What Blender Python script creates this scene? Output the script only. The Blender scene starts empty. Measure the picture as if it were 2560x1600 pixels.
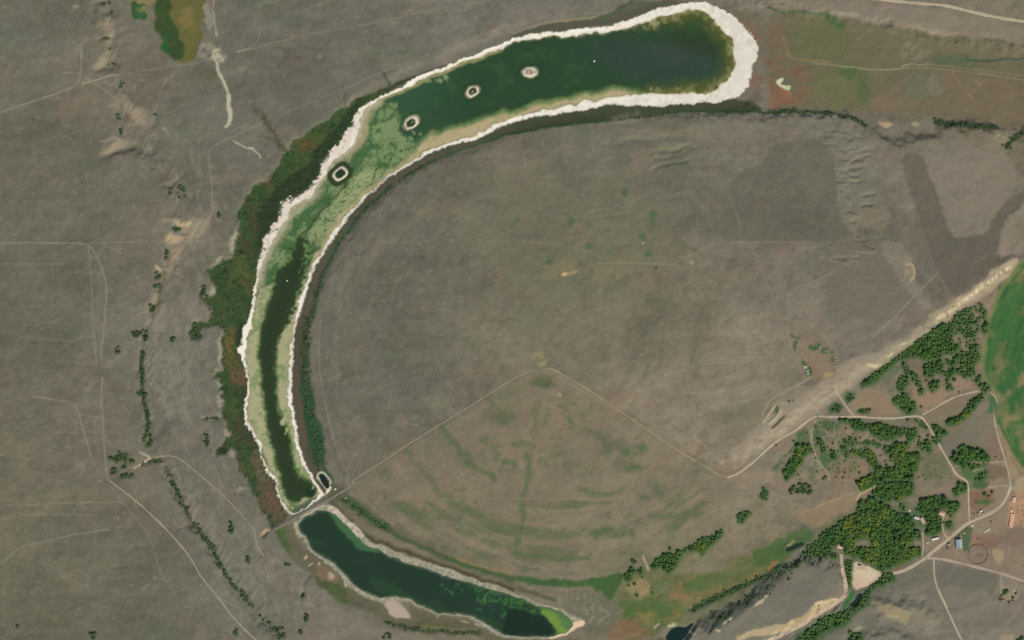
import bpy, math, random
import numpy as np

# ------------------------------------------------------------------ camera, sky, sun, exposure
scene = bpy.context.scene
COL = scene.collection
CAM_H = 5000.0
cam_d = bpy.data.cameras.new("camera")
cam_d.sensor_width = 36.0
cam_d.lens = 36.0 * CAM_H / 2560.0
cam_d.clip_start = 10.0
cam_d.clip_end = 80000.0
cam = bpy.data.objects.new("camera", cam_d)
cam.location = (0, 0, CAM_H)
COL.objects.link(cam)
scene.camera = cam

SUN_EL, SUN_AZ = math.radians(44), math.radians(150)
world = bpy.data.worlds.new("World")
scene.world = world
world.use_nodes = True
wn = world.node_tree
bg = wn.nodes["Background"]
sky = wn.nodes.new("ShaderNodeTexSky")
sky.sky_type = 'NISHITA'
sky.sun_disc = False
sky.sun_elevation = SUN_EL
sky.sun_rotation = SUN_AZ
wn.links.new(sky.outputs[0], bg.inputs[0])
bg.inputs[1].default_value = 0.10

sun_d = bpy.data.lights.new("sun", 'SUN')
sun_d.energy = 3.6
sun_d.angle = math.radians(0.5)
sun_d.color = (1.0, 0.94, 0.82)
sun = bpy.data.objects.new("sun", sun_d)
from mathutils import Vector, Matrix
sdir = Vector((math.cos(SUN_EL) * math.sin(SUN_AZ), math.cos(SUN_EL) * math.cos(SUN_AZ), math.sin(SUN_EL)))
sun.rotation_euler = sdir.to_track_quat('Z', 'Y').to_euler()
sun.location = (0, 0, 800)
COL.objects.link(sun)
vs = scene.view_settings
vs.view_transform = 'Standard'
vs.look = 'None'
vs.exposure = 0.0
vs.gamma = 1.0
vs.use_curve_mapping = False

# ------------------------------------------------------------------ helpers
random.seed(7)
RNG = np.random.default_rng(11)
F4 = np.float32
K = 640.0 / 2419.0

def T(c, r, pts):                       # points read on a 640 x 400 m survey tile
    return [(640 * c + x * K, 400 * r + y * K) for x, y in pts]

def Q(x0, y0, w, pts):                  # points read on a closer survey tile of width w
    k = w / 2419.0
    return [(x0 + x * k, y0 + y * k) for x, y in pts]

def lin(c):
    c = np.asarray(c, dtype=float) / 255.0
    return np.where(c <= 0.04045, c / 12.92, ((c + 0.055) / 1.055) ** 2.4).astype(F4)

def sstep(a, b, x):
    t = np.clip((x - a) / (b - a), 0, 1)
    return t * t * (3 - 2 * t)

CELL = 2.5
X0, X1, Y0, Y1 = -120.0, 2680.0, -100.0, 1700.0      # survey metres, y runs south
NX = int(round((X1 - X0) / CELL)) + 1
NY = int(round((Y1 - Y0) / CELL)) + 1
gx = (X0 + np.arange(NX) * CELL).astype(F4)
gy = (Y0 + np.arange(NY) * CELL).astype(F4)
PX, PY = np.meshgrid(gx, gy)

TAB = RNG.random((256, 256)).astype(F4)

def vnoise(U, V, seed):
    U = U + seed * 17.31
    V = V + seed * 9.73
    iu = np.floor(U).astype(np.int32); iv = np.floor(V).astype(np.int32)
    fu = (U - iu).astype(F4); fv = (V - iv).astype(F4)
    fu = fu * fu * (3 - 2 * fu); fv = fv * fv * (3 - 2 * fv)
    a = iu & 255; b = (iu + 1) & 255; c = iv & 255; d = (iv + 1) & 255
    t00 = TAB[c, a]; t10 = TAB[c, b]; t01 = TAB[d, a]; t11 = TAB[d, b]
    return (t00 * (1 - fu) + t10 * fu) * (1 - fv) + (t01 * (1 - fu) + t11 * fu) * fv

def fbm(scale, seed, octv=4, ang=0.0, stretch=1.0, gain=0.55, U=None, V=None):
    if U is None:
        ca, sa = math.cos(ang), math.sin(ang)
        U = (PX * ca + PY * sa) / (scale * stretch)
        V = (-PX * sa + PY * ca) / scale
    s = np.zeros_like(U, dtype=F4); a = 1.0; n = 0.0
    for o in range(octv):
        s += a * (vnoise(U, V, seed + o * 3) - 0.5)
        n += a * a
        a *= gain; U = U * 2.03; V = V * 2.03
    return (s / (math.sqrt(n) * 0.24)).astype(F4)          # about unit deviation

N_huge = fbm(330, 1, 4)
N_big = fbm(130, 5, 4)
N_mid = fbm(48, 9, 4)
N_sml = fbm(17, 13, 3)
N_fin = fbm(6, 17, 2)
WXa = fbm(26, 21, 3); WYa = fbm(26, 25, 3)              # edge warps
N_h1 = fbm(70, 31, 4, ang=-0.12, stretch=4)             # lying streaks
N_h2 = fbm(16, 35, 3, ang=-0.10, stretch=6)
N_r1 = fbm(14, 39, 3, ang=math.radians(-62), stretch=4)  # rills across the scarps
N_cl = fbm(30, 43, 4)

def window(pts, m):
    xs = [p[0] for p in pts]; ys = [p[1] for p in pts]
    i0 = max(0, int((min(xs) - m - X0) / CELL)); i1 = min(NX, int((max(xs) + m - X0) / CELL) + 2)
    j0 = max(0, int((min(ys) - m - Y0) / CELL)); j1 = min(NY, int((max(ys) + m - Y0) / CELL) + 2)
    return (slice(j0, max(j0, j1)), slice(i0, max(i0, i1)))

def chaikin(pts, closed, n=1):
    for _ in range(n):
        out = []
        m = len(pts)
        rng = range(m) if closed else range(m - 1)
        if not closed: out.append(pts[0])
        for i in rng:
            a = pts[i]; b = pts[(i + 1) % m]
            out.append((a[0] * .75 + b[0] * .25, a[1] * .75 + b[1] * .25))
            out.append((a[0] * .25 + b[0] * .75, a[1] * .25 + b[1] * .75))
        if not closed: out.append(pts[-1])
        pts = out
    return pts

def warped(sl, warp, fine=0.0):
    X = PX[sl]; Y = PY[sl]
    if warp:
        X = X + WXa[sl] * warp; Y = Y + WYa[sl] * warp
    if fine:
        X = X + N_fin[sl] * fine; Y = Y + N_sml[sl] * fine * 0.7
    return X, Y

def sd_poly(pts, m=30, warp=0.0, fine=0.0, smooth=1):
    pts = chaikin(pts, True, smooth) if smooth else pts
    sl = window(pts, m + 2 * (warp + fine))
    X, Y = warped(sl, warp, fine)
    d2 = np.full(X.shape, 1e12, F4); ins = np.zeros(X.shape, bool)
    n = len(pts)
    for i in range(n):
        ax, ay = pts[i]; bx, by = pts[(i + 1) % n]
        ex, ey = bx - ax, by - ay
        L = ex * ex + ey * ey
        if L < 1e-9: continue
        wx = X - F4(ax); wy = Y - F4(ay)
        t = np.clip((wx * F4(ex) + wy * F4(ey)) / F4(L), 0, 1)
        dx = wx - t * F4(ex); dy = wy - t * F4(ey)
        np.minimum(d2, dx * dx + dy * dy, out=d2)
        c = (Y >= ay) != (Y >= by)
        if ey != 0:
            ins ^= c & (wx < wy * F4(ex / ey))
    d = np.sqrt(d2)
    return sl, np.where(ins, -d, d)

def sd_line(pts, m=20, warp=0.0, fine=0.0, smooth=1):
    pts = chaikin(pts, False, smooth) if smooth else pts
    sl = window(pts, m + 2 * (warp + fine))
    X, Y = warped(sl, warp, fine)
    d2 = np.full(X.shape, 1e12, F4)
    for i in range(len(pts) - 1):
        ax, ay = pts[i]; bx, by = pts[i + 1]
        ex, ey = bx - ax, by - ay
        L = ex * ex + ey * ey
        if L < 1e-9: continue
        wx = X - F4(ax); wy = Y - F4(ay)
        t = np.clip((wx * F4(ex) + wy * F4(ey)) / F4(L), 0, 1)
        dx = wx - t * F4(ex); dy = wy - t * F4(ey)
        np.minimum(d2, dx * dx + dy * dy, out=d2)
    return sl, np.sqrt(d2)

C = np.zeros((NY, NX, 3), F4)            # colour of the land
W = np.zeros((NY, NX, 3), F4)            # colour of the water
H = np.zeros((NY, NX), F4)               # height of the land

def lay(A, sl, m, col):
    col = lin(col) if not isinstance(col, np.ndarray) else col
    A[sl] += (col - A[sl]) * m[..., None]

def nmask(sl, nz):
    f, lo, hi = nz
    return sstep(lo, hi, f[sl])

def P(pts, col, soft=6, warp=4, op=1.0, nz=None, fine=0.0, A=None, smooth=1):
    sl, sd = sd_poly(pts, soft + 4, warp, fine, smooth)
    m = sstep(soft, -soft, sd) * op
    if nz: m = m * nmask(sl, nz)
    lay(C if A is None else A, sl, m.astype(F4), col)

def L(pts, col, w=3, soft=2, warp=1.0, op=1.0, nz=None, fine=0.0, A=None):
    sl, d = sd_line(pts, w + soft + 4, warp, fine)
    m = sstep(w + soft, max(w - soft, 0) * 0.5, d) * op
    if nz: m = m * nmask(sl, nz)
    lay(C if A is None else A, sl, m.astype(F4), col)

def E(cx, cy, a, b, rot, col, soft=0.3, op=1.0, warp=3, nz=None, A=None, q0=1.0):
    pts = [(cx - a - b, cy - a - b), (cx + a + b, cy + a + b)]
    sl = window(pts, 12)
    X, Y = warped(sl, warp)
    r = math.radians(rot); ca, sa = math.cos(r), math.sin(r)
    u = ((X - cx) * ca + (Y - cy) * sa) / a; v = (-(X - cx) * sa + (Y - cy) * ca) / b
    q = np.sqrt(u * u + v * v)
    m = sstep(q0 + soft, q0 - soft, q) * op
    if nz: m = m * nmask(sl, nz)
    lay(C if A is None else A, sl, m.astype(F4), col)

# ------------------------------------------------------------------ outlines surveyed once
NS_OUT = (T(1,0,[(2419,375),(2130,490),(1860,600),(1620,690),(1490,740),(1400,800),(1280,860),(1180,905),(1120,950),(1010,1000),(950,1060),(900,1140),(880,1210),(830,1250),(790,1330),(735,1400),(640,1505)])
 + T(1,1,[(615,20),(605,110),(570,210),(480,290),(390,335),(270,370),(225,470),(230,560),(150,620),(110,720),(60,800),(50,900),(20,980),(18,1100),(-12,1190),(-25,1240)])
 + T(0,1,[(2375,1420),(2350,1512)])
 + T(0,2,[(2340,0),(2285,100),(2290,190),(2248,270),(2290,350),(2310,470),(2345,600),(2330,720),(2308,900),(2340,1000),(2400,1100)])
 + T(1,2,[(0,1120),(45,1230),(60,1340),(110,1440),(150,1512)])
 + T(1,3,[(180,10),(200,120),(230,220),(300,300),(350,328),(440,290),(590,182),(645,150),(640,110),(590,40)])
 + T(1,2,[(550,1512),(490,1400),(432,1250),(402,1100),(382,960),(352,850),(337,700),(342,600),(337,420),(347,260),(367,120),(390,0)])
 + T(1,1,[(397,1500),(432,1380),(492,1200),(542,1060),(592,970),(682,820),(742,740),(832,620),(902,510),(1002,410),(1102,300),(1202,200),(1332,120),(1422,55),(1540,0)])
 + T(1,0,[(1640,1445),(1800,1385),(1980,1342),(2100,1302),(2230,1235),(2419,1168)])
 + T(2,0,[(160,1122),(330,1092),(500,1062),(700,1032),(860,1002),(980,988),(1180,1008),(1400,1002),(1600,987),(1830,972),(2000,952),(2130,922),(2210,842),(2252,810),(2232,760),(2272,690),(2270,610),(2332,570),(2320,480),(2332,430),(2292,340),(2190,260),(2112,160),(1990,80),(1900,40),(1780,20),(1640,33),(1500,43),(1370,73),(1300,108),(1180,163),(1060,208),(860,258),(600,288),(330,308),(190,308),(80,343)]))
NS_IN = (T(2,0,[(0,408),(190,360),(420,350),(700,332),(850,308),(1060,282),(1200,232),(1340,200),(1380,160),(1560,130),(1690,95),(1830,120),(1900,160),(1920,210),(2000,300),(2080,360),(2110,430),(2090,480),(2120,560),(2130,620),(2090,700),(2000,790),(1930,850),(1870,870),(1700,880),(1500,880),(1200,885),(1050,905),(800,945),(620,975),(450,1015),(200,1065),(0,1112)])
 + T(1,0,[(2250,1182),(2000,1292),(1800,1352),(1640,1422),(1480,1512)])
 + T(1,1,[(1400,50),(1200,185),(1050,335),(900,478),(800,588),(720,688),(640,825),(560,965),(500,1075),(458,1190),(418,1290),(388,1400),(368,1512)])
 + T(1,2,[(350,120),(328,250),(316,400),(294,560),(300,700),(322,850),(352,960),(372,1080),(392,1200),(430,1330),(472,1410),(524,1512)])
 + T(1,3,[(578,60),(606,130),(578,163),(430,278),(350,312),(312,290),(242,200),(212,120),(190,0)])
 + T(1,2,[(132,1430),(72,1330),(52,1190),(0,1080)])
 + T(0,2,[(2372,1020),(2338,900),(2348,720),(2362,600),(2332,470),(2312,340),(2332,260),(2342,150),(2382,50)])
 + T(0,1,[(2395,1450),(2405,1300)])
 + T(1,1,[(0,1190),(40,1100),(60,1000),(90,880),(130,800),(200,700),(270,600),(330,470),(400,400),(530,350),(590,230),(650,150),(690,60),(750,0)])
 + T(1,0,[(850,1430),(930,1330),(970,1220),(1000,1120),(1050,1030),(1150,950),(1280,880),(1430,820),(1560,760),(1800,650),(2000,572),(2230,490)]))
SS_OUT = (T(1,3,[(345,408),(395,540),(460,565),(500,645),(540,695),(620,755),(720,815),(790,885),(820,965),(900,1035),(1020,1105),(1130,1155),(1190,1165),(1240,1230),(1262,1285),(1400,1318),(1490,1318),(1420,1255),(1375,1180),(1400,1155),(1560,1205),(1700,1275),(1790,1290),(1960,1288),(2060,1325),(2180,1405),(2330,1495),(2419,1505)])
 + T(2,3,[(200,1506),(330,1506),(480,1482),(600,1412),(690,1360),(680,1320),(560,1270),(440,1200),(250,1170),(130,1100),(0,1058)])
 + T(1,3,[(2250,988),(2090,948),(1900,878),(1700,808),(1500,748),(1300,668),(1120,598),(1012,518),(962,448),(892,398),(852,338),(762,250),(690,218),(560,270),(450,340)]))
SS_IN = (T(1,3,[(400,400),(480,350),(580,290),(680,280),(740,310),(850,420),(930,520),(1010,590),(1160,655),(1280,725),(1460,795),(1640,855),(1850,925),(2050,985),(2250,1045),(2419,1082)])
 + T(2,3,[(130,1130),(230,1188),(420,1210),(540,1290),(580,1370),(520,1440),(400,1470),(200,1488),(0,1472)])
 + T(1,3,[(2340,1462),(2200,1372),(2130,1332),(1990,1272),(1780,1277),(1640,1222),(1400,1112),(1290,1100),(1200,1132),(1090,1092),(960,1032),(870,952),(830,882),(760,802),(700,762),(600,712),(530,652),(490,582),(450,532),(400,460)]))
MARSH_W = (T(1,0,[(1300,750),(1240,820),(1130,880),(1040,900),(950,950),(820,1040),(720,1080),(640,1150),(520,1230),(460,1290),(340,1380),(240,1500)])
 + T(1,1,[(230,50),(170,120),(110,200),(30,220),(0,240)])
 + T(0,1,[(2380,280),(2330,340),(2310,420),(2270,470),(2240,560),(2290,580),(2270,640),(2230,720),(2200,770),(2200,900),(2180,940),(2110,960),(2010,1010),(1945,1050),(1990,1120),(2050,1190),(2040,1270),(1990,1300),(1930,1290),(1890,1220),(1880,1280),(1960,1350),(1980,1400),(1990,1512)])
 + T(0,2,[(1900,35),(1840,40),(1790,130),(1860,200),(1900,110),(1940,45),(2095,40),(2090,200),(2095,350),(2110,480),(2040,520),(2090,560),(2060,630),(2100,640),(2090,700),(2100,850),(2110,930),(2160,1030),(2200,1090),(2140,1120),(2130,1200),(2060,1220),(2070,1260),(2160,1250),(2200,1160),(2230,1240),(2240,1330),(2280,1420),(2330,1512)])
 + T(1,3,[(0,120),(60,260),(110,380),(170,440),(300,340),(230,230),(195,120),(170,0)])
 + T(1,2,[(100,1440),(40,1230),(0,1120)])
 + T(0,2,[(2400,1100),(2340,1000),(2308,900),(2330,720),(2345,600),(2310,470),(2290,350),(2255,270),(2290,190),(2285,100),(2340,0)])
 + T(0,1,[(2355,1512),(2380,1380)])
 + T(1,1,[(-12,1190),(20,1100),(22,980),(52,900),(62,800),(112,720),(152,620),(232,560),(230,470),(275,380),(390,345),(480,295),(575,210),(610,110),(620,20)])
 + T(1,0,[(645,1505),(740,1400),(795,1330),(835,1255),(885,1210),(905,1140),(955,1060),(1015,1005),(1125,955),(1185,905)]))
BANK = (T(2,0,[(2419,1065),(2000,1052),(1600,1052),(1400,1085),(1200,1115),(1000,1135),(800,1155),(500,1185),(200,1225),(0,1262)])
 + T(1,0,[(2200,1332),(2000,1392),(1850,1452),(1700,1512)])
 + T(1,1,[(1560,72),(1400,162),(1270,252),(1120,382),(990,512),(850,702),(760,832),(690,962),(640,1082),(600,1202),(570,1352),(530,1512)])
 + T(1,2,[(495,200),(490,420),(520,600),(530,780),(560,900),(600,1010),(640,1130),(645,1270),(640,1400),(720,1512)]))
CROP = (T(3,1,[(2600,900),(2419,960),(2370,975),(2300,1085),(2200,1200),(2150,1300),(2120,1400),(2105,1512)])
 + T(3,2,[(2085,0),(2060,150),(2040,300),(2025,430),(2040,560),(2100,640),(2160,700),(2180,800),(2140,880),(2150,950),(2190,1080),(2250,1220),(2330,1330),(2419,1440),(2800,1700),(2900,600)]))
DRY_POND = Q(1960,1400,320,[(1310,30),(1400,20),(1560,90),(1700,180),(1850,250),(1800,330),(1770,390),(1600,480),(1450,540),(1350,540),(1280,470),(1290,330),(1280,180)])
# ------------------------------------------------------------------ relief
H[:] = 5.0 + 0.9 * N_big + 0.5 * N_mid + 0.15 * N_sml + 0.03 * N_fin + 0.5 * N_huge
WLINE = [(235,-120),(250,30),(272,110),(272,170),(300,250),(325,370),(400,430),(430,520),(452,590),(410,680),(390,770),(352,860),(350,960),(370,1080),(380,1130),(430,1220),(480,1310),(540,1400),(580,1470),(660,1560),(740,1650),(760,1800)]
sl, sdw_ = sd_poly(WLINE + [(-400,1900),(-400,-200)], 260, warp=7)
H[sl] += np.interp(sdw_, [-30, -6, 16, 60, 210], [8.5, 8.2, 4.6, 2.6, 0]).astype(F4)
r_m = np.exp(-((sdw_ - 20) / 26) ** 2)
H[sl] += (r_m * (np.abs(N_r1[sl]) - 0.8) * 1.1).astype(F4)
# short gullies cut into the west slope: (line, width, depth)
GULLY = [
 (WLINE[9:17], 6, 4.0), (WLINE[15:21], 6, 3.6), (WLINE[3:7], 5, 1.6),
 (T(0,0,[(900,40),(960,20),(1030,60),(1060,140)]), 7, 3.2), (T(0,0,[(960,380),(1010,362),(1060,350)]), 5, 2.6),
 (T(0,0,[(930,640),(1010,630),(1110,610)]), 9, 4.0), (T(0,0,[(1110,740),(1160,810),(1220,880)]), 7, 2.6),
 (T(0,0,[(1130,1100),(1150,1180),(1140,1280)]), 6, 2.6), (T(0,0,[(1010,1470),(1150,1420),(1300,1390)]), 10, 4.0),
 (T(0,0,[(1330,1430),(1420,1440)]), 9, 2.6), (T(0,1,[(1480,0),(1530,80),(1580,120)]), 5, 2.2),
 (T(0,1,[(1530,260),(1600,240),(1690,300),(1810,370)]), 6, 3.0), (T(0,1,[(1600,260),(1680,190),(1740,130)]), 5, 2.0),
 (T(0,1,[(1640,640),(1700,660),(1750,680)]), 6, 3.0), (T(0,1,[(1590,840),(1570,980)]), 5, 2.4), (T(0,1,[(1500,1080),(1490,1220)]), 7, 3.0),
 (T(0,1,[(1480,1330),(1430,1450)]), 7, 2.8), (T(0,2,[(1380,1340),(1540,1310)]), 7, 3.0), (T(0,2,[(1560,1380),(1620,1500)]), 6, 3.0),
 (T(0,2,[(1920,930),(2000,945),(2090,920)]), 5, 2.6), (T(0,2,[(1920,1060),(1950,1130),(1990,1210)]), 6, 2.0), (T(0,2,[(2060,1240),(2140,1230),(2150,1150)]), 6, 2.4),
 (T(0,2,[(200,180),(640,230),(760,190),(900,175)]), 5, 1.0), (T(0,2,[(560,430),(700,420),(930,420)]), 5, 0.9), (T(0,3,[(1050,810),(1150,820),(1210,815)]), 4, 1.2),
 (T(1,3,[(520,900),(450,980),(440,1080),(400,1160),(470,1300)]), 5, 2.0), (T(1,3,[(60,530),(130,490)]), 4, 1.6), (T(0,3,[(2210,110),(2350,160)]), 4, 1.8),
 (T(1,3,[(1230,1340),(1400,1390),(1700,1420),(2100,1440)]), 6, 2.0), (T(0,3,[(1700,460),(1780,420)]), 4, 1.6),
 (T(3,1,[(770,85),(880,70)]), 4, 2.8), (T(3,1,[(780,150),(850,145)]), 4, 2.8), (T(3,1,[(770,210),(870,195)]), 4, 2.8), (T(3,1,[(890,325),(970,320)]), 4, 2.8), (T(3,1,[(890,440),(970,430)]), 4, 2.8), (T(3,1,[(780,20),(880,5)]), 4, 2.8), (T(3,1,[(980,600),(1070,570)]), 4, 1.0), (T(3,1,[(980,740),(1080,720)]), 4, .8),
 (T(2,1,[(1330,90),(1430,40),(1660,10)]), 4, 2.2), (T(3,0,[(850,1440),(1000,1400)]), 5, 2.0), (T(3,0,[(840,1500),(960,1470)]), 4, 2.0), (T(2,0,[(1500,1430),(1640,1390),(1740,1400)]), 5, 2.0), (T(2,0,[(1350,1500),(1500,1470),(1650,1440)]), 5, 1.6), (T(2,1,[(700,560),(900,530),(1140,510)]), 6, .9), (T(2,1,[(480,600),(640,540),(900,480)]), 5, .8), (T(2,0,[(800,1370),(1000,1380),(1200,1300)]), 6, 1.0), (T(2,0,[(1200,1440),(1600,1400)]), 6, 1.0),
 (T(1,0,[(0,1030),(90,1140),(200,1280),(270,1440)]), 6, 2.5),
 (T(0,0,[(1020,1450),(1180,1400),(1330,1400),(1450,1440)]), 12, 3.0), (T(0,0,[(880,200),(900,90),(960,30)]), 9, 2.5), (T(0,0,[(1480,1060),(1510,1100),(1440,1180)]), 7, 2.0),
]
for g, w, dep in GULLY:
    sl, d = sd_line(g, w * 3, warp=2)
    H[sl] -= (dep * np.exp(-(d / w) ** 2)).astype(F4)

def raise_poly(pts, dz, soft, warp=6, rill=0.0, mul=None, rn=None):
    sl, sd = sd_poly(pts, soft + 30, warp)
    if rill:
        sd = sd + (rn if rn is not None else N_r1)[sl] * rill
    m = sstep(soft, -soft, sd)
    edge = m * (1 - m) * 4
    if mul is not None: m = m * mul[sl]; edge = edge * mul[sl]
    H[sl] += (m * dz).astype(F4)
    if rill:
        H[sl] += (edge * (N_sml[sl] * 0.35 + N_fin[sl] * 0.25)).astype(F4)
N_r2 = fbm(9, 47, 3, ang=math.radians(78), stretch=5)
N_r3 = fbm(11, 51, 3, ang=math.radians(42), stretch=6)
raise_poly([(1540,-250),(1580,-14),(1760,-8),(1920,14),(1990,22),(2100,42),(2220,62),(2310,88),(2420,108),(2560,122),(2900,160),(2900,-250)], 8, 16, rill=3, rn=N_r2)
EUP = [(1500,300),(1700,292),(1920,289),(2000,287),(2070,287),(2105,292),(2140,303),(2165,322),(2200,343),(2260,354),(2330,347),(2345,320),(2360,308),(2440,318),(2500,333),(2560,336),(2900,345),(2900,540),(2560,652),(2420,745),(2300,845),(2150,935),(2010,1025),(1900,1100),(1820,1185),(1700,1100),(1500,800)]
raise_poly(EUP, 8, 20, rill=4, mul=sstep(1480, 1950, PX), rn=N_r3)
raise_poly([(1985,335),(2150,345),(2116,385),(2104,450),(2116,520),(2142,580),(2168,640),(1985,650)], 3.2, 13, rill=9, mul=sstep(2000, 2090, PX), rn=fbm(10, 261, 2, ang=.1, stretch=4))
SUP = [(1560,1680),(1650,1606),(1700,1580),(1740,1568),(1800,1534),(1860,1494),(1925,1452),(1975,1418),(2010,1398),(2060,1400),(2090,1412),(2102,1440),(2108,1480),(2100,1505),(2055,1532),(2000,1560),(1930,1592),(1840,1660)]
raise_poly(SUP, 7.5, 17, rill=5, rn=fbm(9, 55, 3, ang=math.radians(-58), stretch=5))
raise_poly([(2190,1500),(2260,1498),(2330,1520),(2350,1560),(2300,1575),(2240,1555),(2195,1530)], 8, 18)
raise_poly([(2120,1640),(2150,1590),(2210,1575),(2290,1590),(2330,1700),(2100,1720)], 7, 16)
raise_poly([(1890,60),(2000,44),(2200,78),(2420,128),(2680,152),(2680,318),(2450,300),(2330,302),(2150,288),(1900,275),(1860,180)], -2.2, 14)
# earth berms of the two trenches
for g, w, dep in [(Q(1840,960,224,[(730,1000),(860,800),(960,640),(1050,570)]), 2.5, 2.0), (Q(1840,960,224,[(870,1060),(1050,900),(1170,730)]), 2.5, 2.0), (Q(1840,960,224,[(960,1160),(1100,1020),(1270,860)]), 3, -1.6)]:
    sl, d = sd_line(g, 10)
    H[sl] += (dep * np.exp(-(d / w) ** 2)).astype(F4)

# lake basins; the water stands at height 0
slN, sdN = sd_poly(NS_OUT, 70, warp=1.6, fine=1.6)
sdN = sdN + (fbm(9, 201, 3)[slN] * 3.2 + N_fin[slN] * 1.6) * sstep(920, 760, PX[slN]) * sstep(720, 560, PY[slN]) + fbm(5, 205, 2)[slN] * (.35 + .65 * sstep(900, 1400, PX[slN]))
f = sstep(16, 42, sdN)
H[slN] = 1.0 + (H[slN] - 1.0) * f
slS, sdS = sd_poly(SS_OUT, 60, warp=1.6, fine=1.0)
f = sstep(8, 34, sdS)
H[slS] = 1.0 + (H[slS] - 1.0) * f
sl, sd = sd_poly(MARSH_W, 30, warp=3, fine=1.5)
m_marsh = np.zeros((NY, NX), F4)
m_marsh[sl] = sstep(3, -3, sd)
H[sl] += ((1.1 + 0.35 * N_sml[sl] + 0.3 * N_fin[sl]) - H[sl]) * sstep(12, -6, sd)
slNi, sdNi = sd_poly(NS_IN, 80, warp=2.4, fine=1.6)
slSi, sdSi = sd_poly(SS_IN, 60, warp=1.6, fine=1.0)
SALT_N = np.zeros((NY, NX), F4); SALT_S = np.zeros((NY, NX), F4)
SALT_N[slN] = sstep(1.6, -1.6, sdN); SALT_S[slS] = sstep(1.6, -1.6, sdS)
DW_N = np.full((NY, NX), 99, F4); DW_N[slNi] = sdNi       # distance to the north shoreline, negative in the water
DW_S = np.full((NY, NX), 99, F4); DW_S[slSi] = sdSi
bed = np.clip(0.018 * DW_N, -2.0, 0.25)
H += (bed - H) * SALT_N
bed = np.clip(0.018 * DW_S, -2.0, 0.25)
H += (bed - H) * SALT_S
# the dam between both lakes
DAM = T(1,3,[(930,20),(870,78),(800,118),(680,190),(500,290),(320,388),(150,490)])
sl, d = sd_line(DAM, 14)
H[sl] = np.maximum(H[sl], 4.4 * sstep(11, 3, d) - 2.2)

# ponds: outline, colour
POND = {
 'dam': (Q(660,1160,240,[(1400,270),(1460,240),(1520,290),(1590,400),(1640,500),(1650,570),(1610,620),(1560,600),(1450,470),(1390,350)]), (30,42,34)),
 'rect': (Q(1960,1200,320,[(30,1270),(330,1165),(375,1190),(365,1240),(60,1350),(25,1330)]), (34,54,44)),
 'dry': (Q(1960,1400,320,[(1380,50),(1440,60),(1480,105),(1440,105),(1390,80)]), (30,34,32)),
 'creek': (Q(1960,1400,320,[(1400,640),(1460,620),(1470,680),(1440,760),(1430,840),(1340,880),(1270,870),(1220,860),(1320,780),(1360,720)]), (26,44,38)),
 'river': (T(2,3,[(1440,1510),(1490,1415),(1560,1385),(1640,1395),(1690,1350),(1720,1345),(1680,1410),(1650,1470),(1610,1510),(1560,1540)]), (24,44,38)),
}
pond_m = {}
for k, (pts, col) in POND.items():
    sl, sd = sd_poly(pts, 24, warp=0.6)
    m = np.full((NY, NX), 99, F4); m[sl] = sd
    pond_m[k] = (m, sl, col)
    base = {'dam': 1.0, 'rect': 4.0, 'dry': 2.6, 'creek': 3.0, 'river': 4.2}[k]
    z = base + np.clip(0.16 * sd, -1.2, 1.2)
    H[sl] += (z - H[sl]) * sstep(12, 4, sd)

# islands: centre, half axes, turn (degrees, clockwise on the map), look
ISLES = [(1326,181,19,12.5,-6,'pale'), (1182,229,17.5,12.5,-30,'mid'), (1028,305,20,13,-38,'dark'), (850,435,20,14.5,-40,'box')]
isle_q = []
for cx, cy, a, b, rot, look in ISLES:
    sl = window([(cx - 30, cy - 30), (cx + 30, cy + 30)], 20)
    X, Y = warped(sl, .5 if look == 'box' else 1.3, .3 if look == 'box' else .8)
    r = math.radians(rot); ca, sa = math.cos(r), math.sin(r)
    u = ((X - cx) * ca + (Y - cy) * sa) / a; v = (-(X - cx) * sa + (Y - cy) * ca) / b
    e = 3.2 if look == 'box' else 2.2
    q = (np.abs(u) ** e + np.abs(v) ** e) ** (1 / e)
    isle_q.append((sl, q, u, v))
    z = np.interp(q, [0, .35, .6, .8, 1.0, 1.4], [2.0, 1.6, 1.2, .6, 0, -0.8]).astype(F4)
    k = sstep(1.5, 1.15, q)
    H[sl] += (np.maximum(z, H[sl]) - H[sl]) * k if look != 'box' else (z - H[sl]) * k

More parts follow.
